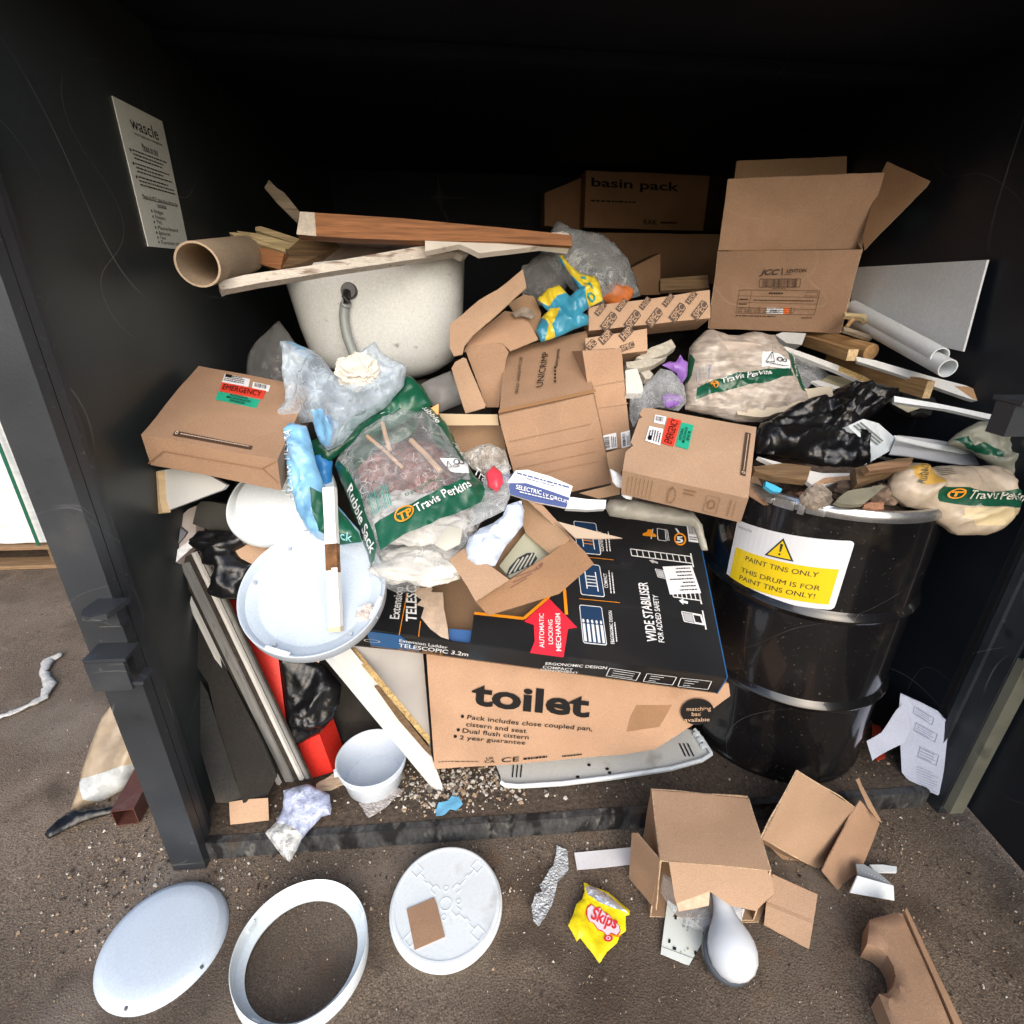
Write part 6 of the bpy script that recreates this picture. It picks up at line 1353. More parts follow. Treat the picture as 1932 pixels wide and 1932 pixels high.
zslab('board_offcut', 'white strip lying beside the olive board offcut', 'board', 'd', (760, 1275, 800, 1270, 930, 1310, 920, 1325, 800, 1300), 1.71, (.1, -.6, .8), .008, WPAINT, 20)
for lab, x0, y0, x1, y1, za, zb_ in (('upper of two white plastic pipes sloping down to the right', 1468, 1140, 985, 870, 1.44, 1.86), ('lower of two white plastic pipes sloping down to the right', 1512, 1205, 1000, 935, 1.41, 1.84)):
    bm = bmesh.new(); a = Z('d', x0, y0, za); b = Z('d', x1, y1, zb_); pipe(bm, a, b, .0240, .003, 32); mk('plastic_pipe', bm, PVC, label=lab, cat='pipe', group='white plastic pipes', ang=40)
pl = Pl((1.395, 1.6, 1.4), (-1, .04, .05))
q = onpl(pl, P('d', 1000, 648, 1730, 606, 1592, 1112, 1430, 1075, 960, 990))
mk('wall_board', sheet(pl, [pl.w2(p) for p in q], .006, .002, seed=3, res=.05), mat('off_white_panel', (.76, .77, .77), .5, n1=(4, .06), fine=(120, .06)), label='big plain white board leaning against the right wall', cat='panel')
bm = bmesh.new(); lump('black_shoe', 'dark soft bundle in shadow under the battens by the right wall', Z('d', 1450, 1390, 1.68), .09, mat('dark_cloth', (.03, .03, .03), .8, bump=(30, .6)), 4, 'bundle', squash=(1.6, 1, .55)); bm.free()
# ------------------------------------------------------------------ white tub with its planks
def superell(c, a, b, e, n=64):
    o = []
    for i in range(n):
        t_ = i/n*6.2832; ct, st = math.cos(t_), math.sin(t_)
        o.append(V((c.x+a*math.copysign(abs(ct)**e, ct), c.y+b*math.copysign(abs(st)**e, st), c.z)))
    return o
tb = U((712, 700), 1.86); tt = U((704, 505), 1.66)
TUB = mat('tub_enamel', (.68, .70, .69), .25, n1=(3, .08), fine=(150, .08), dirt=[(4, .62, (.46, .42, .34), .5), (30, .68, (.12, .10, .09), .7)], bump=(120, .1))
t = thing('white_tub', 'dirty white tub under a long plank, drain hose on its front', 'bath tub', V((tb.x, tb.y+.2, tb.z-.05)))
prof = [(0, .40, .0), (.06, .60, .0), (.16, .80, .01), (.30, .885, .02), (.5, .93, .0), (.75, .965, .0), (1.0, 1.0, .0)]
bm = bmesh.new(); rings = []
HT = .40; TA, TBB = .315, .25
for f_, k, _ in [(0, .0, 0)]+prof+[(1.0, 1.06, 0), (1.02, 1.06, 0), (1.02, .96, 0), (.9, .93, 0)]:
    zc = tb.z-.05+HT*f_; lean_ = -.02*f_
    if k == 0: rings.append([bm.verts.new((tb.x, tb.y+.22, zc-.002))])
    else: rings.append([bm.verts.new(p) for p in [V((q_.x, q_.y, q_.z+.10*(q_.x-tb.x)*f_)) for q_ in superell(V((tb.x+.02+lean_, tb.y+.22, zc)), TA*k, TBB*k, .62)]])
for i in range(len(rings)-1):
    a, b = rings[i], rings[i+1]
    for k in range(64):
        k2 = (k+1) % 64
        if len(a) == 1: bm.faces.new((a[0], b[k2], b[k]))
        else: bm.faces.new((a[k], a[k2], b[k2], b[k]))
mk('tub_body', bm, TUB, t, ang=55)
def tubhit(p, off=.0):   # front face of the tub, roughly a plane
    return Pl((tb.x, tb.y+.22-TBB*.955-off, tb.z), (0, -1, .12)).hit(p)
fc = tubhit(p1('b', 1105, 780), .022); pf_ = Pl(fc, (0, -1, .12))
bm = bmesh.new(); lathe(bm, pf_, [(.0, .006), (.030, .006), (.034, .002), (.034, -.02), (0, -.02)], 36); mk('overflow_collar', bm, mat('grey_seal', (.36, .36, .34), .4), t)
bm = bmesh.new(); lathe(bm, pf_, [(.0, .028), (.022, .028), (.026, .022), (.027, .004), (0, .004)], 28)
tube(bm, [pf_.w((-.006, -.004), .022), pf_.w((-.008, -.02), .034), pf_.w((-.008, -.038), .030)], .014, 14); mk('overflow_fitting', bm, mat('black_plastic', (.02, .02, .02), .3), t, ang=40)
hs = [pf_.w((-.008, -.036), .030)]+[tubhit(p1('b', x, y), .036) for x, y in ((1075, 860), (1070, 930), (1085, 1020), (1110, 1090), (1140, 1160), (1190, 1260))]
bm = bmesh.new(); pp = []
for i in range(len(hs)-1):
    for k in range(8): pp.append(hs[i]*(1-k/8)+hs[i+1]*(k/8))
pp = [sum((pp[max(0, min(len(pp)-1, i+j))] for j in (-3, -2, -1, 0, 1, 2, 3)), V((0, 0, 0)))/7 for i in range(len(pp))]
tube(bm, pp, [.0155+.0012*(i % 2) for i in range(len(pp))], 16); mk('drain_hose', bm, mat('grey_hose', (.30, .33, .33), .4), t, ang=60)
# plank across the tub
PLK = mat('old_white_paint', (.64, .59, .52), .7, n1=(9, .15), fine=(90, .12), dirt=[(9, .56, (.16, .09, .06), .85), (28, .60, (.24, .15, .10), .7)], stretch=(1.2, 5, 5), bump=(40, .4))
A_ = U(p1('b', 385, 775), 1.52); B_ = U(p1('b', 1735, 590), 1.60)
d_ = (B_-A_); pln = Pl(A_, (.05, -.93, .36), d_)
zslab('plank', 'long flaking white plank resting slantwise over the tub and the cardboard tube', 'plank', 'b', (378, 745, 395, 720, 520, 690, 900, 635, 1200, 580, 1500, 530, 1690, 495, 1745, 530, 1755, 580, 1730, 590, 1690, 570, 1500, 598, 1200, 640, 900, 685, 600, 735, 420, 768, 395, 780), 1.34, (.38, -.80, .46), .03, PLK, 31, .002, .0, .02)
zslab('plank', 'second white plank with a curled torn end, running on behind the tub to the right', 'plank', 'c', (0, 500, 150, 488, 450, 482, 600, 470, 690, 458, 760, 450, 795, 462, 795, 545, 640, 530, 300, 570, 240, 540, 190, 520, 0, 560), 1.56, (.10, -.80, .60), .022, mat('pale_paint', (.68, .63, .56), .7, n1=(9, .12), dirt=(16, .63, (.26, .18, .13), .6)), 32, .002)
pl = Pl(U(p1('c', 720, 480), 1.64), (0, -.75, .66)); bm, hh = pillow(pl, P2(pl, P('c', 580, 478, 640, 500, 690, 470, 730, 455, 790, 460, 792, 500, 740, 495, 700, 510, 650, 525, 610, 505)), .008, .02, .008, 30, 3, .008); mk('torn_paper', bm, mat('torn_white', (.60, .55, .50), .85, n1=(20, .15)), label='torn curl of white lining paper on the end of the second plank', cat='paper', ang=30)
# brown timber with a pale painted end
a = U(p1('b', 860, 400), 1.52); b = U(p1('c', 820, 470), 1.95)
zslab('timber_beam', 'stained brown timber beam with a pale plastered end lying above the planks', 'timber', 'b', (828, 340, 905, 345, 1400, 378, 1932, 428, 2200, 455, 2330, 472, 2330, 530, 1932, 505, 1500, 500, 1100, 487, 915, 475, 808, 465), 1.50, (.05, -.97, .22), .05, [STAIN, mat('plastered_end', (.56, .50, .42), .9, n1=(12, .15), fine=(120, .15))], 33, .001, zones=[('b', (820, 335, 908, 343, 918, 478, 800, 470), 1)])
zslab('timber_plank', 'grey weathered lath sticking up to the left behind the brown beam', 'timber', 'b', (632, 208, 656, 165, 700, 210, 740, 235, 830, 345, 812, 402, 700, 290), 1.75, (.2, -.95, .2), .014, GREYW, 34, .001)
for k, (lab, pts, z, m) in enumerate((('pale split lath at the front left of the lath bundle', (436, 455, 470, 455, 745, 545, 748, 562, 600, 520, 470, 475), 1.60, LATH), ('broad pale lath in the middle of the bundle by the cardboard tube', (552, 455, 590, 460, 830, 525, 800, 550, 745, 545, 552, 478), 1.66, LATH), ('uppermost pale lath of the bundle, just under the brown beam', (582, 425, 610, 420, 840, 495, 845, 520, 820, 522, 582, 442), 1.72, LATH), ('short thin lath behind the pale bundle', (478, 447, 550, 455, 552, 478, 500, 470), 1.70, LATH))):
    zslab('lath', lab, 'lath', 'b', pts, z, (.1, -.8, .6), .014, m, 40+k, .001)
zslab('timber_piece', 'orange-brown timber end grain block beside the cardboard tube', 'timber', 'b', (575, 540, 640, 545, 740, 570, 720, 660, 640, 640, 565, 610), 1.60, (-.1, -.95, .2), .1, STAIN, 45)
zslab('timber_piece', 'dark brown timber offcut wedged under the brown beam', 'timber', 'b', (750, 560, 830, 490, 880, 480, 1030, 488, 1045, 530, 850, 620, 720, 655), 1.64, (.2, -.7, .7), .03, OLDW, 46)
zslab('torn_paper', 'dirty torn paper and rubbish between the brown beam and the plank', 'paper', 'b', (1040, 485, 1250, 490, 1500, 500, 1500, 525, 1300, 570, 1100, 600, 950, 620, 850, 620, 1040, 540), 1.72, (0, -.8, .6), .01, mat('dirty_paper', (.16, .12, .10), .9, n1=(9, .5), dirt=(8, .58, (.40, .34, .32), .7), bump=(30, .8)), 47, .006, .006)
# cardboard tube
c0 = U(p1('b', 262, 632), 1.27); c1 = U(p1('b', 530, 575), 1.62)
bm = bmesh.new(); pipe(bm, c0, c1, .051, .005, 44, amp=.012); mk('cardboard_tube', bm, TUBM, label='wide tan cardboard tube open towards the yard below the wall notice', cat='cardboard tube', ang=40)
# dusty clear bags by the tub
for lab, pts, z, m in (('dusty clear bag slumped between the left wall and the tub', (530, 1230, 540, 1130, 590, 1050, 660, 990, 715, 945, 790, 1050, 840, 1130, 840, 1300, 700, 1300, 540, 1260), 1.75, CLEARD), ('grey cloth bag under the foot of the tub', (1480, 1300, 1560, 1260, 1660, 1220, 1740, 1330, 1720, 1400, 1600, 1450, 1520, 1380), 1.78, mat('grey_bag', (.22, .22, .22), .5, n1=(6, .2), bump=(20, .6)))):
    pl = Pl(U(P('b', *pts)[0], z), (.1, -.85, .5)); bm, hh = pillow(pl, P2(pl, P('b', *pts)), .05, .12, .02, 9, 5, .022, backh=.05); mk('plastic_bag', bm, m, label=lab, cat='plastic bag', ang=180)
# ------------------------------------------------------------------ open carton right of the tub
t = thing('cardboard_box', 'open kraft carton with curled flaps right of the tub', 'cardboard box', U(p1('c', 400, 1250), 1.68))
def zp(name, pts, z, n, m=CARD, th=.004, seed=0, amp=.003, fr_='c', label=None, bend=None):
    pl = Pl(U(P(fr_, *pts[:2])[0], z), n); c_ = m in CARDS; return mk(name, sheet(pl, P2(pl, P(fr_, *pts)), th, amp, 9, seed, .018, .0012 if c_ else 0, bend=bend, side=1 if c_ else 0, crease=.0016 if c_ else 0, cs=9), [m, FLUTE] if c_ else m, t, label=label)
zp('top_panel', (215, 1115, 250, 1040, 440, 890, 545, 900, 625, 1045, 470, 1110, 430, 1070, 380, 1065), 1.66, (-.15, -.72, .68), CARD, seed=61)
zp('front_panel', (218, 1090, 380, 1065, 430, 1072, 462, 1115, 450, 1150, 408, 1420, 340, 1420), 1.655, (-.25, -.93, .25), CARD, seed=62)
zp('upper_flap', (140, 960, 190, 920, 300, 830, 400, 770, 540, 660, 560, 760, 460, 850, 260, 1030, 215, 1085, 205, 1130, 160, 1140, 138, 1090), 1.64, (-.45, -.80, .40), CARD2, seed=63, amp=.006)
zp('lower_flap', (145, 1205, 165, 1170, 210, 1145, 225, 1150, 335, 1410, 330, 1425, 225, 1455, 190, 1350), 1.64, (-.5, -.80, .35), CARD2, seed=64, amp=.005)
zp('inner_panel', (460, 850, 545, 800, 600, 810, 640, 900, 625, 1045, 560, 970, 500, 920, 480, 880), 1.70, (.1, -.8, .6), CARDIN, seed=65)
pr = Print(Pl(U(p1('c', 380, 1065), 1.652), (-.25, -.93, .25)), off=.003); pr.ring(tuple(P('c', 410, 1120, 440, 1115, 408, 1085)), .5, .5, .3, .45, 0, 8); pr.done('printed_mark', INK, t)
zslab('torn_paper', 'shredded brown paper inside the open carton right of the tub', 'paper', 'c', (480, 880, 540, 860, 590, 880, 610, 920, 590, 930, 540, 910, 500, 910), 1.66, (0, -.7, .7), .004, mat('shred_paper', (.24, .20, .16), .9, n1=(40, .5)), 5, .01, .008, crease=.01)
# blue-and-yellow bag, smoky bag
pl = Pl(U(p1('c', 780, 900), 1.66), (-.1, -.85, .5))
yb = P('c', 735, 575, 760, 580, 800, 640, 870, 690, 920, 695, 965, 730, 980, 830, 905, 870, 870, 900, 905, 920, 900, 965, 830, 985, 740, 1030, 640, 1060, 612, 1000, 640, 930, 680, 890, 620, 830, 660, 780, 740, 745, 800, 810, 850, 770, 800, 690, 750, 620)
BY = mat('blue_bag', (.04, .26, .40), .3, n1=(7, .25), bump=(24, .6)); YELB = mat('yellow_bag', (.62, .47, .03), .35, n1=(7, .2), bump=(24, .6))
zz = [(P2(pl, P('c', *c_)), 1) for c_ in ((735, 575, 760, 580, 800, 640, 870, 690, 920, 695, 965, 730, 980, 830, 905, 870, 885, 840, 880, 780, 830, 730, 790, 680), (620, 830, 660, 780, 740, 745, 780, 800, 730, 810, 690, 870, 640, 850), (640, 930, 690, 880, 740, 900, 700, 980, 720, 1040, 660, 1060, 680, 990))]
bm, hhb = pillow(pl, P2(pl, yb), .020, .05, .028, 14, 7, .010, zones=zz, backh=.03); t = mk('plastic_bag', bm, [BY, YELB], label='crumpled blue and yellow printed plastic bag behind the middle taped box', cat='plastic bag', ang=180)
pr = Print(pl, h=lambda q: hhb(q, .03), off=.004); pr.ring(tuple(P('c', 890, 850, 940, 850, 890, 800)), .5, .5, .26, .48, 0, 20); pr.fine(tuple(P('c', 905, 790, 935, 790, 850, 700)), 3, seed=4); pr.done('printing', mat('teal_ink', (.02, .30, .34), .4), t)
pl = Pl(U(p1('c', 950, 600), 1.78), (.05, -.92, .4))
sm = P('c', 640, 560, 700, 440, 730, 395, 800, 440, 900, 460, 980, 480, 1050, 520, 1110, 600, 1150, 690, 1190, 805, 1050, 850, 980, 860, 900, 850, 800, 760, 700, 650)
bm, hh = pillow(pl, P2(pl, sm), .07, .14, .02, 9, 12, .022, backh=.06); mk('plastic_bag', bm, film('smoky_film', (.34, .36, .37), .60, .2, 10), label='smoky clear plastic bag standing behind the blue and yellow one', cat='plastic bag', ang=180)
lump('orange_scrap', 'orange peel-like scrap inside the smoky clear bag', U(p1('c', 1065, 795), 1.76), .04, mat('orange_scrap', (.50, .14, .03), .5, n1=(20, .3)), 3, 'scrap', squash=(1.3, .5, .8))
lump('clear_wrap', 'wad of dark clear wrap in the shadow left of the blue and yellow bag', U(p1('c', 650, 720), 1.78), .075, CLEARD, 8, 'plastic wrap', squash=(1, .8, 1))
# ------------------------------------------------------------------ cartons in the dark at the back
def backbox(label, fr_, pts, z, n, d, seed, m=CARDD):  # darker board colours in the shadow these cartons stand in
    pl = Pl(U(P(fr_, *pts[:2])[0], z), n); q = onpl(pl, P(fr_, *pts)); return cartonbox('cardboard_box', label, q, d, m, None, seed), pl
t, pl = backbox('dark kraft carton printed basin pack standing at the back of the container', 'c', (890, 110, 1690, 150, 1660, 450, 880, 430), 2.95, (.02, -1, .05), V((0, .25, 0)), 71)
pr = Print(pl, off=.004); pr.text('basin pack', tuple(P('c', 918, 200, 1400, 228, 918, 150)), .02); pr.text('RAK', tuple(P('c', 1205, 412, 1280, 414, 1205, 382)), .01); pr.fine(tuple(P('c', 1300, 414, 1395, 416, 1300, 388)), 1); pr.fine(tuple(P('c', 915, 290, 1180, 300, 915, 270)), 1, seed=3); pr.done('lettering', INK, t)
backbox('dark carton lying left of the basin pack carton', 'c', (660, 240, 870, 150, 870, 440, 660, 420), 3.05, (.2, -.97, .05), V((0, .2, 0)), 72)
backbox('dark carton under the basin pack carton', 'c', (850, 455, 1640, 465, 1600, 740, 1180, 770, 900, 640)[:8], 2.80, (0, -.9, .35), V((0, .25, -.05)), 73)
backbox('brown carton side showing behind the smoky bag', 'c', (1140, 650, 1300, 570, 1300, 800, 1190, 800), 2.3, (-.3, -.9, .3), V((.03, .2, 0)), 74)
zslab('timber_piece', 'grey dusty board edge in the dark right of the smoky bag', 'board', 'c', (1300, 710, 1560, 690, 1570, 760, 1300, 775), 1.95, (0, -.8, .6), .02, OLDW, 3)
# ------------------------------------------------------------------ plaster pieces, purple glove bag in the middle right
PLST = mat('plaster_grey', (.50, .47, .40), .85, n1=(9, .15), fine=(80, .15), dirt=(10, .6, (.30, .26, .2), .5), bump=(60, .5))
for k, (lab, pts, z) in enumerate((('grey plaster slab right under the short dark-tabbed box', (1165, 1150, 1250, 1090, 1360, 1045, 1385, 1085, 1330, 1125, 1230, 1165), 1.66), ('broken plaster slab below the uppermost plaster slab', (1110, 1170, 1180, 1160, 1290, 1150, 1335, 1140, 1260, 1185, 1170, 1210, 1115, 1200), 1.63), ('white plaster block beside the tall barcode-labelled box', (1105, 1215, 1170, 1205, 1200, 1290, 1205, 1345, 1115, 1345), 1.60), ('thin plaster chip lying at the edge of the purple glove', (1190, 1225, 1240, 1215, 1262, 1240, 1240, 1262, 1215, 1262), 1.62))):
    zslab('plaster_piece', lab, 'plaster', 'c', pts, z, (.05, -.6, .8), .022, PLST if k != 2 else mat('white_plaster', (.66, .65, .62), .8), 50+k, .003, .004)
pl = Pl(U(p1('c', 1350, 1270), 1.60), (.05, -.85, .5))
bm, hh = pillow(pl, P2(pl, P('c', 1130, 1360, 1170, 1340, 1215, 1290, 1260, 1250, 1300, 1205, 1360, 1220, 1430, 1300, 1440, 1400, 1400, 1440, 1290, 1420, 1230, 1430, 1180, 1480, 1150, 1530, 1130, 1480)), .03, .06, .02, 12, 6, .014); mk('plastic_bag', bm, CLEARM, label='milky crumpled bag between the tall kraft box and the printed sack', cat='plastic bag', ang=180)
bm, hh = pillow(pl.off(.012), P2(pl, P('c', 1300, 1195, 1345, 1175, 1375, 1180, 1400, 1140, 1415, 1165, 1440, 1180, 1435, 1260, 1400, 1310, 1380, 1240, 1340, 1215)), .018, .03, .010, 18, 4, .010); mk('glove', bm, mat('purple_nitrile', (.27, .13, .47), .4, n1=(9, .15), bump=(40, .4)), label='purple rubber glove lying against the printed sack', cat='glove', ang=30)
bm, hh = pillow(pl.off(.010), P2(pl, P('c', 1300, 1365, 1330, 1350, 1400, 1360, 1425, 1385, 1390, 1420, 1330, 1430, 1310, 1400)), .014, .03, .010, 18, 9, .010); mk('glove', bm, mat('purple_nitrile', (.27, .13, .47), .4), label='second purple glove end lower down under the milky bag', cat='glove', ang=30)
# ------------------------------------------------------------------ left front: board, lids, foam, black bag
zslab('white_board', 'small white board with a pine edge under the left EMERGENCY box', 'board', 'e', (182, 668, 290, 650, 460, 690, 560, 745, 540, 770, 200, 900, 190, 830), 1.33, (-.15, -.92, .35), .012, mat('board_white', (.50, .51, .50), .5, n1=(5, .08)), 51, .001)
zslab('pine_edge', 'bare pine edging strip on the left side of the small white board', 'strip', 'e', (148, 680, 182, 668, 192, 830, 208, 898, 184, 905, 165, 800), 1.325, (-.5, -.8, .3), .02, mat('pale_pine', (.58, .42, .24), .7, n1=(9, .15), stretch=(6, 6, 1.5)), 52, .0006)
# upper round lid
pl = Pl(U(p1('e', 830, 850), 1.37), (-.13, -.50, .86))
t = thing('light_cover', 'round white plastic light cover tucked under the left EMERGENCY box and the blue bag', 'light cover', pl.O)
ctr = V(pl.to2(p1('e', 850, 800)))
bm = bmesh.new(); lathe(bm, pl, [(0, .004), (.108, .004), (.112, .003), (.120, -.006), (.140, -.012), (.142, -.010), (.144, -.014), (.143, -.030), (.139, -.030), (.0, -.026)], 96, ctr); mk('body', bm, WPLAS, t, ang=35)
bm = bmesh.new()
for k in range(5): lathe(bm, pl, [(.006, .004), (.007, .0065), (.009, .0065), (.010, .004)], 14, (ctr[0]-.01+k*.018, ctr[1]+.035-k*.012), sx=1, sy=1.3)
mk('moulding', bm, WPLAS, t)
# white tray
pl = Pl(U((597, 1125), 1.255), (.02, -.50, .865))
t = thing('round_tray', 'shallow round white tray in front, holding a painted stick and a tissue', 'tray', pl.O)
bm = bmesh.new(); TR = .163; RI = .038
lathe(bm, pl, [(0, .006), (.124, .006), (.129, .008), (.134, .013), (.152, .021), (TR-.004, RI-.002), (TR-.002, RI), (TR, RI+.001), (TR+.0015, RI-.001), (TR+.001, .006), (TR-.006, -.004), (.0, -.004)], 112)
mk('body', bm, WPLAS2, t, ang=35)
for a in (.35, 1.25, 2.1, 2.9, 4.2, 5.4):
    bm = bmesh.new(); lathe(bm, Pl(pl.w((math.cos(a)*.143, math.sin(a)*.143), .018), pl.n), [(0, .008), (.004, .008), (.005, 0)], 12); mk('screw_boss', bm, mat('boss_grey', (.40, .44, .50), .4), t)
for a in (1.9, 4.35, 5.9):
    bm = bmesh.new(); e = Pl(pl.w((math.cos(a)*(TR-.006), math.sin(a)*(TR-.006)), RI), pl.n, pl.u*-math.sin(a)+pl.v*math.cos(a)); prism(bm, [e.w(p) for p in ((-.028, -.004), (.028, -.004), (.028, .004), (-.028, .004))], pl.n*.005); mk('rim_tab', bm, WPLAS, t, bevel=.001)
TC = pl
# painted stick across it
a = pl.off(.022).hit(p1('e', 1165, 1555)); b = U(p1('e', 1130, 760), 1.23)
d_ = (b-a).normalized(); s_ = d_.cross(_f).normalized(); u_ = s_.cross(d_); u_ = u_ if u_.dot(_f) < 0 else -u_
bm = bmesh.new()
def stick(l0, l1, mi, w=.0145): prism(bm, [a+(b-a)*l0-s_*w-u_*.006, a+(b-a)*l0+s_*w-u_*.006, a+(b-a)*l0+s_*w+u_*.006, a+(b-a)*l0-s_*w+u_*.006], (b-a)*(l1-l0), mi)
NS = 60
L_ = (b-a); vsr = []
for i in range(NS+1):
    f_ = i/NS; w1 = .0145+.0012*nv((f_*9, 1), 1, 3); c = a+L_*f_
    vsr.append([bm.verts.new(c+s_*x*w1+u_*y*.007+u_*nv((f_*14, x), 1, 4)*.001) for x, y in ((-1, -1), (1, -1), (1, 1), (.1, 1.25), (-.8, 1))])
for i in range(NS):
    f_ = (i+.5)/NS; 
    for k in range(5):
        mi = 1 if .42+.05*nv((k*3.1, 1), 1, 2) < f_ < .60+.07*nv((k*2.3, 5), 1, 4) else 2 if f_ < .03 else 0
        bm.faces.new((vsr[i][k], vsr[i][(k+1) % 5], vsr[i+1][(k+1) % 5], vsr[i+1][k])).material_index = mi
bm.faces.new(vsr[0]).material_index = 2; bm.faces.new(vsr[-1][::-1])
mk('painted_stick', bm, [mat('stick_white', (.74, .74, .72), .5, n1=(10, .05), dirt=[(25, .64, (.30, .18, .12), .7), (70, .68, (.2, .1, .06), .7)]), mat('rotten_wood', (.22, .10, .04), .9, n1=(16, .5), fine=(50, .4), dirt=(24, .58, (.55, .44, .33), .7), bump=(50, 1)), mat('stick_end', (.55, .46, .32), .8)], label='white painted stick with a rotten patch standing in the round tray', cat='stick', rot=Matrix((d_, s_, u_)).transposed(), ang=30)
lump('tissue', 'crumpled tissue lump at the right of the round tray', TC.off(.012).hit(p1('e', 1340, 1455)), .022, mat('tissue', (.66, .58, .54), .9, n1=(40, .15)), 3, 'tissue', squash=(1.1, .9, .8), rough=.4, crk=.3, ang=40)
# kraft sheets under the lids
zslab('cardboard_sheet', 'kraft cardboard sheet between the upper lid and the black rag', 'cardboard', 'e', (605, 1115, 700, 1030, 760, 1030, 900, 1060, 920, 1100, 720, 1190, 640, 1150), 1.36, (-.1, -.6, .8), .004, CARD2, 55, .004)
zslab('cardboard_sheet', 'small kraft corner showing below the round tray', 'cardboard', 'i', (1555, 832, 1700, 840, 1775, 845, 1760, 898, 1560, 835), 1.36, (0, -.75, .66), .004, CARD2, 56, .002)
zslab('foam_block', 'black ribbed foam block above the black rag at the left', 'foam block', 'e', (395, 860, 420, 835, 480, 838, 590, 860, 590, 1000, 480, 1000, 375, 960), 1.40, (-.1, -.9, .4), .06, mat('ribbed_foam', (.028, .027, .022), .85, n1=(9, .3), stretch=(1, 1, 9), bump=(12, 1)), 57, .003)
pl = Pl(U(p1('e', 550, 1150), 1.36), (-.15, -.82, .55))
bm, hh = pillow(pl, P2(pl, P('e', 360, 1080, 400, 1000, 480, 990, 590, 1000, 640, 960, 700, 1000, 690, 1060, 610, 1110, 640, 1150, 710, 1190, 690, 1250, 660, 1300, 650, 1370, 540, 1375, 460, 1350, 470, 1290, 510, 1200, 430, 1180, 420, 1120)), .035, .07, .032, 13, 9, .012, backh=.04); mk('bin_bag', bm, BIN, label='crumpled black plastic rag hanging over the top of the light trough', cat='plastic rag', ang=180)
# ------------------------------------------------------------------ big clear rubble sack
pl = Pl(U(p1('e', 1500, 800), 1.37), (-.05, -.62, .78))
so_ = P('e', 1160, 640, 1200, 590, 1300, 480, 1400, 400, 1540, 340, 1640, 345, 1700, 330, 1790, 430, 1850, 560, 1930, 700, 1990, 760, 2070, 790, 2130, 800, 2090, 830, 2010, 880, 1960, 960, 1900, 1080, 1800, 1170, 1700, 1260, 1600, 1320, 1500, 1340, 1430, 1310, 1400, 1260, 1360, 1200, 1340, 1130, 1300, 1020, 1240, 850)
zg = [('e', (1155, 650, 1200, 650, 1270, 740, 1330, 860, 1360, 970, 1400, 1060, 1420, 1140, 1395, 1195, 1355, 1200, 1320, 1100, 1260, 900, 1210, 780), 1), ('e', (1410, 1030, 1600, 940, 1780, 840, 1925, 755, 1960, 740, 1990, 800, 1985, 870, 1880, 940, 1700, 1040, 1560, 1100, 1440, 1165), 1), ('e', (1665, 320, 1700, 318, 1800, 440, 1860, 570, 1935, 700, 2010, 790, 2050, 800, 2000, 830, 1920, 760, 1830, 600, 1760, 490, 1700, 440, 1640, 345), 1), ('e', (1200, 590, 1300, 478, 1400, 395, 1545, 335, 1640, 340, 1560, 400, 1420, 470, 1300, 560, 1230, 620), 1), ('e', (1755, 680, 1895, 650, 1905, 720, 1815, 758), 2)]
zones = [(P2(pl, P(a_, *b_)), k) for a_, b_, k in zg]
bm, hs_ = pillow(pl, P2(pl, so_), .085, .16, .012, 9, 33, .016, zones=zones, backh=.09)
t = mk('rubble_sack', bm, [CLEAR, GREENP, WHITEP, mat('grey_print_film', (.50, .52, .51), .3, n1=(20, .2))], label='big clear rubble sack with green printed edges behind the round tray', cat='sack', ang=180)
so2 = P2(pl, so_); HS = lambda q: hs_(q, pdist(q, so2))
E_ = lambda *a: tuple(P('e', *a))
pr = Print(pl, h=HS, off=.006)
pr.text('Travis Perkins', E_(1640, 988, 1925, 828, 1618, 950), .010); pr.text('Rubble Sack', E_(1245, 815, 1375, 1165, 1285, 800), .014); pr.text('Rubble', E_(1640, 375, 1735, 475, 1665, 350), .012); pr.text('Perkins', E_(1815, 565, 1895, 665, 1838, 545), .010); pr.text('Sack', E_(1440, 445, 1560, 355, 1425, 405), .012); pr.text('Travis', E_(1925, 700, 2030, 790, 1945, 685), .01)
pr.done('lettering', [WINK], t)
pr = Print(pl, h=HS, off=.006); f = E_(1540, 1055, 1640, 1000, 1510, 985); pr.disc(f, .5, .5, .42, 0, 24); pr.ring(f, .5, .5, .42, .50, 1, 24); pr.text('TP', E_(1552, 1038, 1622, 1000, 1538, 998), .03, 1, 0, .0025)
for f_ in pr.bm.faces:
    pass
pr.done('round_logo', [GREENP, ORNG], t)
pr = Print(pl, h=HS, off=.005); pr.text('travisperkins', E_(1580, 905, 1770, 805, 1572, 885), .004); pr.done('web_lettering', mat('dark_green_ink', (.02, .12, .08), .5), t)
pr = Print(pl, h=HS, off=.006); pr.bars(E_(1400, 1000, 1520, 945, 1370, 885), 0, 0, 1, 1, 15, seed=8); pr.done('barcode', mat('teal_bar_ink', (.06, .28, .24), .5), t)
pr = Print(pl, h=HS, off=.006); f = E_(1790, 745, 1890, 705, 1775, 690)
for l in ((.05, .1, .3, .1), (.3, .1, .18, .8), (.18, .8, .05, .1)): pr.line(f, *l, .0018)
pr.ring(f, .6, .6, .12, .17, 0, 12, 1.6); pr.ring(f, .85, .6, .10, .15, 0, 12, 1.6); pr.fine(f, 2, x0=.35, x1=.75, y0=.05, y1=.35); pr.done('printing', INK, t)
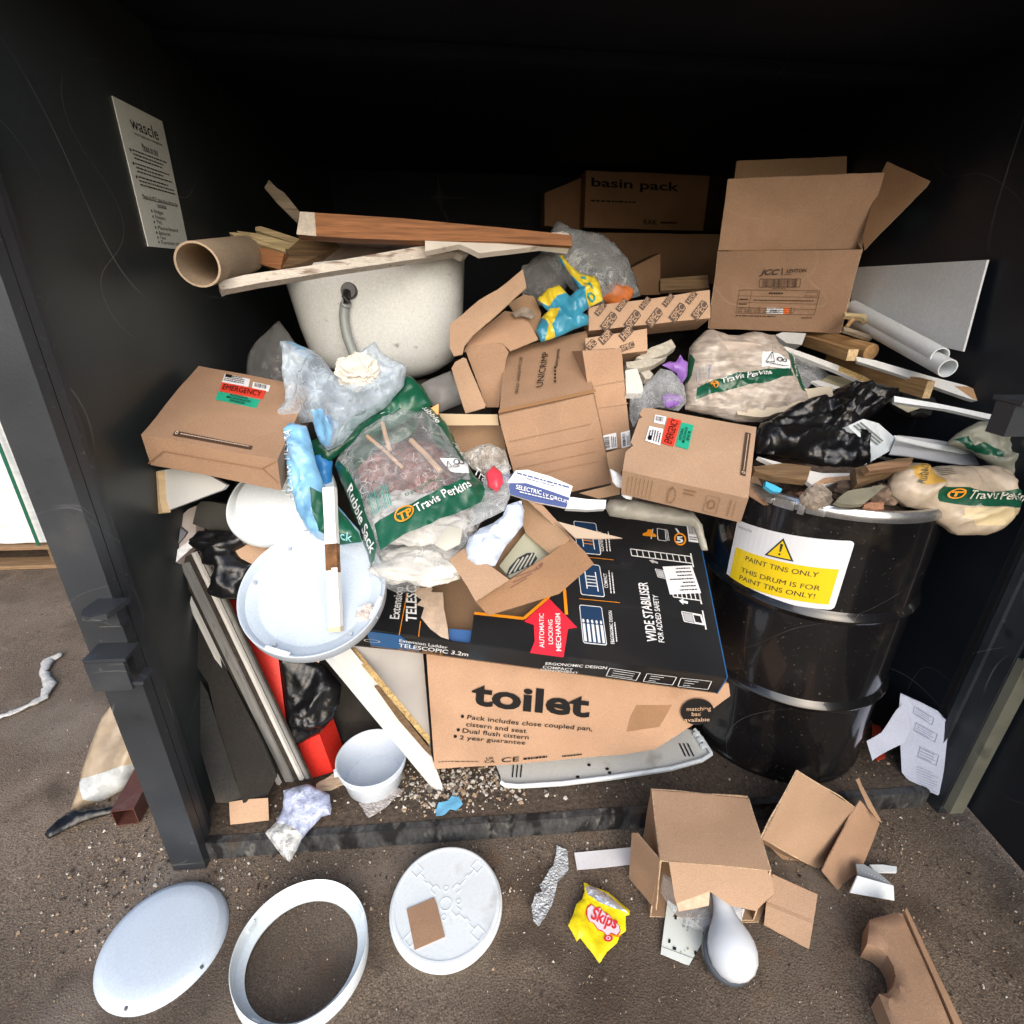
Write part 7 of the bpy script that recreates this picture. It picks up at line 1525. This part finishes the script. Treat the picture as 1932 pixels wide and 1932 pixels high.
# contents seen through it
BRK = mat('red_rubble', (.17, .07, .06), .9, n1=(12, .35), fine=(60, .3), dirt=[(10, .58, (.40, .33, .30), .6), (14, .62, (.34, .09, .07), .6)], bump=(40, .9))
def incl(x, y, dz): return pl.w(pl.to2(p1('e', x, y)), dz)
lump('brick_rubble', 'reddish brick rubble seen through the big clear sack', incl(1560, 640, -.012), .12, BRK, 4, 'rubble', squash=(1.05, .8, .5), rough=.3, crk=.12)
lump('white_waste', 'white crumpled waste in the lower half of the big clear sack', incl(1620, 900, -.02), .12, mat('white_waste', (.60, .60, .58), .8, n1=(12, .15), bump=(30, 1), dirt=(12, .6, (.4, .37, .34), .5)), 7, 'waste', squash=(1.1, .8, .5), rough=.3, crk=.16, ang=180)
lump('white_fluff', 'soft white wadding bulging at the foot of the big clear sack', incl(1610, 1170, -.022), .085, mat('wadding', (.62, .61, .57), .9, n1=(9, .1), bump=(20, .9)), 9, 'wadding', squash=(1.3, .8, .45), rough=.25, crk=.14, ang=180)
for k, (lab, x0, y0, x1, y1, r_) in enumerate((('upright tan stick inside the big clear sack', 1450, 490, 1490, 640, .006), ('pinkish stick slanting inside the big clear sack', 1370, 560, 1560, 730, .005), ('brown stick at the right inside the big clear sack', 1600, 580, 1760, 750, .007))):
    bm = bmesh.new(); tube(bm, [incl(x0, y0, .070), incl((x0+x1)/2, (y0+y1)/2, .076), incl(x1, y1, .070)], r_, 8); mk('stick', bm, mat('stick_tan', (.42, .28, .18), .8, n1=(12, .3)), label=lab, cat='stick', ang=40)
pp_ = pl.off(.10); mk('socket_plate', sheet(pp_, P2(pp_, P('e', 1705, 1075, 1780, 965, 1865, 985, 1850, 1070, 1770, 1110)), .006, .0005, res=.04), mat('cream_plate', (.48, .47, .41), .4), label='cream moulded plate pressed against the lower right of the big clear sack', cat='plate', bevel=.002)
bm, hh = pillow(pl.off(.06), P2(pl, P('g', 340, 470, 380, 430, 425, 470, 435, 520, 400, 570, 350, 540)), .016, .03, .01, 20, 3, .010); mk('red_wrapper', bm, mat('red_wrapper', (.70, .05, .08), .3, n1=(10, .2), bump=(40, .6)), label='small red wrapper beside the blue leaflet box', cat='wrapper', ang=180)
bm, hh = pillow(pl.off(.03), P2(pl, P('g', 240, 640, 300, 590, 340, 420, 460, 400, 480, 500, 470, 560, 440, 640, 330, 690, 260, 730)), .02, .05, .016, 16, 5, .012); mk('plastic_bag', bm, CLEARM, label='clear wrap with scraps between the big sack and the leaflet box', cat='plastic bag', ang=180)
# blue and clear bags above the round lid
pl = Pl(U(p1('e', 960, 800), 1.27), (-.15, -.88, .45))
ub = P('e', 880, 430, 910, 400, 1000, 420, 1040, 560, 1060, 640, 1120, 800, 1180, 870, 1290, 1000, 1310, 1060, 1200, 1080, 1060, 1040, 1000, 980, 940, 850, 915, 760, 890, 600)
zz = [(P2(pl, P('e', 1050, 760, 1100, 790, 1180, 870, 1290, 1000, 1310, 1060, 1200, 1075, 1110, 1000, 1075, 900)), 1)]
BAGB = mat('blue_film_bag', (.20, .44, .70), .24, n1=(12, .3), bump=(30, .8), dirt=[(8, .52, (.50, .60, .68), .8), (20, .62, (.03, .14, .40), .7)])
bm, hh4 = pillow(pl, P2(pl, ub), .04, .08, .022, 13, 14, .013, zones=zz, backh=.04); t = mk('plastic_bag', bm, [BAGB, GREENP], label='long blue plastic bag with pale lettering hanging beside the left EMERGENCY box', cat='plastic bag', ang=180)
ub2 = P2(pl, ub); pr = Print(pl, h=lambda q: hh4(q, pdist(q, ub2)), off=.005)
pr.text('ULTRA', E_(945, 615, 945, 450, 905, 612), .01, 0); pr.text('ULTRA', E_(950, 780, 950, 640, 915, 780), .01, 0); pr.done('lettering', [mat('pale_blue_ink', (.62, .70, .78), .4)], t)
pr = Print(pl, h=lambda q: hh4(q, pdist(q, ub2)), off=.006); pr.text('Sack', E_(1165, 1030, 1265, 1060, 1180, 980), .012); pr.done('lettering', mat('cyan_ink', (.25, .55, .60), .4), t)
pl = Pl(U(p1('b', 900, 1300), 1.40), (-.05, -.85, .5))
cb = P('b', 728, 1065, 800, 1070, 900, 1105, 960, 1160, 1020, 1240, 1070, 1200, 1200, 1100, 1240, 1055, 1280, 1120, 1420, 1200, 1400, 1300, 1300, 1420, 1220, 1470, 1150, 1520, 1060, 1620, 980, 1660, 940, 1620, 900, 1500, 800, 1510, 740, 1505, 705, 1480, 750, 1400)
bm, hh = pillow(pl, P2(pl, cb), .055, .09, .034, 10, 17, .014, backh=.05, zones=[(P2(pl, P('b', 760, 1066, 860, 1085, 880, 1130, 800, 1110)), 1), (P2(pl, P('b', 920, 1455, 1000, 1470, 1040, 1560, 1010, 1640, 960, 1640, 925, 1560)), 1)]); mk('plastic_bag', bm, [CLEARBL, BAGB], label='crumpled milky clear bags piled over the blue bag and the green sack edge', cat='plastic bag', ang=180)
pl2 = pl.off(.05); mk('card_scrap', sheet(pl2, P2(pl2, P('b', 1070, 1190, 1195, 1100, 1190, 1180, 1110, 1260)), .002, .003, res=.02), mat('pale_blue_card', (.55, .68, .74), .5), label='pale blue card corner poking out of the milky clear bags', cat='card')
lump('crumpled_paper', 'cream crumpled paper inside the milky clear bags', pl.w(pl.to2(p1('b', 1170, 1260)), .05), .045, mat('cream_paper', (.66, .62, .55), .8, n1=(14, .1), bump=(30, .8)), 6, 'paper', squash=(1.1, .6, 1), rough=.3, crk=.2, ang=40)
for lab, pts, m, nm in (('bright blue plastic packet under the milky clear bags', (930, 1450, 1000, 1470, 1020, 1560, 1000, 1640, 950, 1640, 930, 1560), BLUEP, 'plastic_packet'), ('green printed sack edge behind the blue bag', (870, 1620, 1000, 1560, 1110, 1480, 1250, 1400, 1380, 1300, 1420, 1240, 1500, 1300, 1560, 1400, 1500, 1450, 1300, 1560, 1100, 1640, 990, 1720, 900, 1700), GREENP, 'sack_edge'), ('blue film bundle below the green sack edge', (900, 1690, 960, 1660, 1010, 1720, 1000, 1830, 960, 1860, 910, 1780), BLUEP, 'plastic_bundle')):
    pq = Pl(U(P('b', *pts)[0], 1.42), (-.05, -.82, .55)); bm, hh = pillow(pq, P2(pq, P('b', *pts)), .02, .05, .014, 14, 6, .014); o = mk(nm, bm, m, label=lab, cat='plastic bag', ang=180)
# ------------------------------------------------------------------ small open carton with glove on the ladder box
t = thing('cardboard_box', 'small open brown carton on the ladder box holding a light fitting and a glove', 'cardboard box', U(p1('g', 560, 1000), 1.34))
fpl_ = Pl(U(p1('g', 465, 1000), 1.27), (.18, -.84, .52))
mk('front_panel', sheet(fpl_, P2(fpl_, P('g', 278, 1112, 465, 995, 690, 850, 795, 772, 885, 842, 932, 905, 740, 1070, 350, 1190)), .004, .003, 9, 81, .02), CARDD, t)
zp('side_panel', (555, 530, 580, 520, 800, 770, 690, 852, 560, 740, 520, 640), 1.40, (-.55, -.65, .5), CARDIN, seed=82, fr_='g')
zp('side_flap', (545, 480, 575, 500, 885, 842, 795, 775, 560, 540), 1.36, (.3, -.6, .75), CARD, seed=83, fr_='g')
zp('bottom_panel', (230, 790, 430, 640, 560, 560, 700, 850, 470, 995), 1.42, (-.05, -.6, .8), CARDIN, seed=84, fr_='g')
zp('front_flap', (135, 882, 215, 820, 300, 870, 465, 992, 280, 1112, 235, 1030), 1.275, (-.2, -.6, .78), CARD2, seed=85, fr_='g')
zp('torn_flap', (735, 670, 1090, 762, 940, 765, 830, 760), 1.30, (.05, -.6, .8), mat('kraft_edge', (.46, .36, .27), .8), seed=86, fr_='g')
zp('left_flap', (0, 990, 120, 880, 135, 882, 200, 985, 0, 1040), 1.33, (0, -.6, .8), CARDIN, seed=87, fr_='g')
pr = Print(fpl_, off=.004)
for k in range(3): pr.poly(tuple(P('g', 470+k*14, 1040-k*30, 560+k*30, 985-k*25, 466+k*14, 1030-k*30)), [(0, 0), (1, 0), (1, .4), (0, .4)])
pr.text('UP', tuple(P('g', 615, 940, 655, 915, 608, 920)), .02); pr.done('lettering', mat('red_brown_ink', (.14, .045, .03), .6), t)
o, pl = zslab('light_fitting', 'grey-green plastic light fitting with black slats inside the small open carton', 'light fitting', 'g', (410, 915, 550, 735, 580, 730, 690, 850, 600, 905, 470, 985), 1.34, (.0, -.6, .8), .02, mat('greygreen_plastic', (.36, .36, .27), .45, n1=(6, .1)), 88, .0005)
pr = Print(pl, off=.002); f = tuple(P('g', 445, 975, 610, 905, 480, 880)); pr.poly(f, [(0, 0), (.02, .5), (.2, .9), (.5, 1), (.8, .8), (1, .3), (.9, 0)]); pr.done('grille', BLACK, o)
pr = Print(pl, off=.0028)
for k in range(5): pr.line(f, .10+k*.17, .05, .28+k*.15, .80, .004)
pr.done('slat', mat('slat_light', (.40, .40, .33), .5), o)
pl = Pl(U(p1('g', 400, 750), 1.29), (-.05, -.70, .71))
gl = P('g', 500, 565, 530, 560, 548, 610, 540, 690, 500, 745, 450, 800, 410, 870, 385, 915, 340, 922, 280, 915, 235, 875, 222, 820, 245, 760, 300, 710, 380, 680, 430, 640, 455, 580)
bm, hh = pillow(pl, P2(pl, gl), .024, .05, .016, 15, 22, .010); mk('glove', bm, mat('pale_blue_cloth', (.55, .64, .78), .6, n1=(8, .10), bump=(40, .4)), label='pale blue crumpled glove lying in the small open carton', cat='glove', ang=30)
# blue and white leaflet box, white ring, crumpled paper, silver sack
t = thing('leaflet_box', 'blue and white folded leaflet carton under the middle taped box', 'carton', U(p1('g', 640, 500), 1.36))
pl = Pl(U(p1('g', 640, 480), 1.35), (.05, -.80, .6))
NAVY = mat('navy_print', (.015, .045, .20), .4)
mk('front_panel', sheet(pl, P2(pl, P('g', 455, 455, 500, 390, 565, 385, 690, 420, 815, 475, 780, 598, 600, 560, 470, 520)), .008, .002, 9, 5, .02, zones=[(P2(pl, P('g', 455, 458, 560, 458, 690, 500, 800, 540, 780, 596, 600, 560, 468, 522)), 1)]), [WHITEP, NAVY], t)
pr = Print(pl, off=.004); pr.fine(tuple(P('g', 510, 415, 800, 495, 505, 395)), 1, seed=3, ragged=0); pr.fine(tuple(P('g', 560, 440, 780, 500, 558, 430)), 1, seed=6); pr.done('printing', NAVY, t)
pr = Print(pl, off=.004); pr.text('SELECTRIC', tuple(P('g', 500, 492, 640, 525, 503, 468)), .01); pr.text('LV CIRCUIT', tuple(P('g', 650, 530, 790, 575, 653, 512)), .01); pr.fine(tuple(P('g', 520, 515, 720, 562, 522, 503)), 1, seed=8); pr.done('lettering', WINK, t)
mk('side_panel', sheet(Pl(U(p1('g', 420, 420), 1.37), (-.2, -.8, .5)), P2(Pl(U(p1('g', 420, 420), 1.37), (-.2, -.8, .5)), P('g', 350, 405, 470, 415, 500, 392, 458, 455, 440, 470, 400, 440)), .004, .002, res=.02), NAVY, t)
zslab('white_ring', 'edge of a round white plastic fitting under the leaflet carton', 'plastic fitting', 'g', (800, 535, 900, 548, 1000, 552, 995, 600, 900, 605, 810, 600, 780, 598), 1.36, (.05, -.75, .66), .02, WPLAS, 61, .0006)
pl = Pl(U(p1('g', 1100, 460), 1.36), (.1, -.85, .5)); bm, hh = pillow(pl, P2(pl, P('g', 1020, 382, 1060, 400, 1110, 435, 1165, 478, 1168, 520, 1145, 525, 1140, 550, 1110, 545, 1085, 525, 1110, 500, 1060, 480, 1035, 450)), .010, .02, .008, 24, 5, .008); mk('crumpled_paper', bm, WHITEP, label='crumpled white paper strip beside the corner of the middle taped box', cat='paper', ang=180)
pl = Pl(U(p1('g', 1250, 590), 1.46), (0, -.8, .6)); bm, hh = pillow(pl, P2(pl, P('g', 990, 590, 1020, 550, 1100, 545, 1200, 560, 1350, 590, 1480, 620, 1530, 690, 1560, 830, 1530, 830, 1480, 700, 1300, 680, 1150, 660, 1020, 640)), .025, .06, .012, 14, 8, .014); mk('grey_sack', bm, mat('grey_sack_film', (.30, .29, .25), .45, n1=(9, .3), bump=(28, .8), dirt=(7, .58, (.45, .43, .38), .6)), label='dull grey sack squeezed between the ladder box and the right EMERGENCY box', cat='sack', ang=180)
zslab('cardboard_scrap', 'brown cardboard scrap under the right side of the middle taped box', 'cardboard scrap', 'g', (1000, 290, 1130, 255, 1110, 320, 1080, 400, 1075, 520, 960, 545, 850, 515, 1030, 470), 1.50, (.0, -.8, .6), .004, CARDIN, 65, .005)
# low carton behind the big sack, bubble wrap in it
t = thing('cardboard_box', 'low kraft carton between the big clear sack and the middle taped box', 'cardboard box', U(p1('c', 250, 1600), 1.60))
zp('rim', (75, 1455, 400, 1460, 408, 1520, 110, 1520), 1.53, (0, -.85, .5), mat('kraft_pale_edge', (.46, .35, .22), .8), seed=91)
zp('back_panel', (110, 1522, 420, 1520, 470, 1760, 300, 1780, 170, 1640), 1.60, (.05, -.95, .3), CARDIN, seed=92)
pl = Pl(U(p1('c', 370, 1720), 1.50), (0, -.75, .66)); bm, hh = pillow(pl, P2(pl, P('c', 200, 1680, 280, 1640, 360, 1620, 440, 1660, 475, 1760, 440, 1790, 350, 1800, 260, 1760)), .02, .05, .014, 30, 5, .010); mk('bubble_wrap', bm, film('bubble_film', (.62, .60, .56), .42, .2, 60, .7), label='clear bubble wrap in the low kraft carton', cat='bubble wrap', ang=24)
zslab('cream_board', 'cream board edge poking up beside the green sack border', 'board', 'c', (30, 1425, 75, 1400, 75, 1455, 45, 1500), 1.46, (0, -.9, .3), .01, mat('orange_edge_print', (.62, .30, .08), .5), 66)
# ------------------------------------------------------------------ the mass of rubbish underneath
def heap():
    xs = [XL+.01+i*(XR-XL-.02)/64 for i in range(65)]; ys = [1.33+i*(YB-1.33-.03)/44 for i in range(45)]
    bm = bmesh.new()
    def hz(x, y):
        k = (y-1.32)/.55; k = max(0, min(1, k)); k = k*k*(3-2*k)
        h = FZ+.02+k*(.98 if x > .1 else 1.0)
        if x > .62: h = min(h, FZ+.05+max(0, min(1, (y-1.60)/.30))*1.05)
        if y > 1.9: h = h+(y-1.9)*.12
        h += (nv((x, y), 5, 3)*.06+nv((x, y), 13, 4)*.035+nv((x, y), 34, 6)*.015)*(.25+.75*k)
        return max(h, FZ+.004)
    vs = [[bm.verts.new((x, y, hz(x, y))) for y in ys] for x in xs]
    for i in range(64):
        for j in range(44): bm.faces.new((vs[i][j], vs[i+1][j], vs[i+1][j+1], vs[i][j+1]))
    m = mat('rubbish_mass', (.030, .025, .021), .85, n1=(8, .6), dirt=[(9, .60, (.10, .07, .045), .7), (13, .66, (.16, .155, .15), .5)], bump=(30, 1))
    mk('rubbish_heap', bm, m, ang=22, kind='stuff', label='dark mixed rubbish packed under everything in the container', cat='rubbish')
heap()
# ------------------------------------------------------------------ light and camera
w = bpy.data.worlds.new('World'); SC.world = w; w.use_nodes = True
nt = w.node_tree; bg = nt.nodes['Background']; sk = nt.nodes.new('ShaderNodeTexSky'); sk.sky_type = 'NISHITA'
SUN_EL, SUN_AZ = R(31), R(176)      # azimuth clockwise from +Y: behind the viewer, a little to the left
sk.sun_disc = False; sk.sun_elevation = SUN_EL; sk.sun_rotation = SUN_AZ; sk.air_density = 1.0; sk.dust_density = 3.0; sk.ozone_density = 1.0
nt.links.new(sk.outputs[0], bg.inputs['Color']); bg.inputs['Strength'].default_value = .15
sl = bpy.data.lights.new('sun', 'SUN'); sl.energy = 1.5; sl.angle = R(70); sl.color = (1, .99, .975)
so = bpy.data.objects.new('sun', sl); COL.objects.link(so)
sd = V((math.sin(SUN_AZ)*math.cos(SUN_EL), math.cos(SUN_AZ)*math.cos(SUN_EL), math.sin(SUN_EL)))
so.rotation_euler = (-sd).to_track_quat('-Z', 'Y').to_euler(); so.location = sd*6
cd = bpy.data.cameras.new('camera'); co = bpy.data.objects.new('camera', cd); COL.objects.link(co)
cd.sensor_width = 36; cd.sensor_height = 36; cd.lens = 36*FOC/W0; cd.clip_start = .02; cd.clip_end = 300
co.matrix_world = Matrix.Translation(CAM) @ Matrix((_r2, _u2, -_f)).transposed().to_4x4()
SC.camera = co
SC.view_settings.view_transform = 'Standard'; SC.view_settings.look = 'None'; SC.view_settings.exposure = 0.62; SC.view_settings.gamma = 1
SC.cycles.use_denoising = True; SC.cycles.max_bounces = 8; SC.cycles.transparent_max_bounces = 24; SC.cycles.diffuse_bounces = 4
SC.cycles.sample_clamp_indirect = 1.5; SC.cycles.use_adaptive_sampling = True; SC.cycles.adaptive_threshold = .01
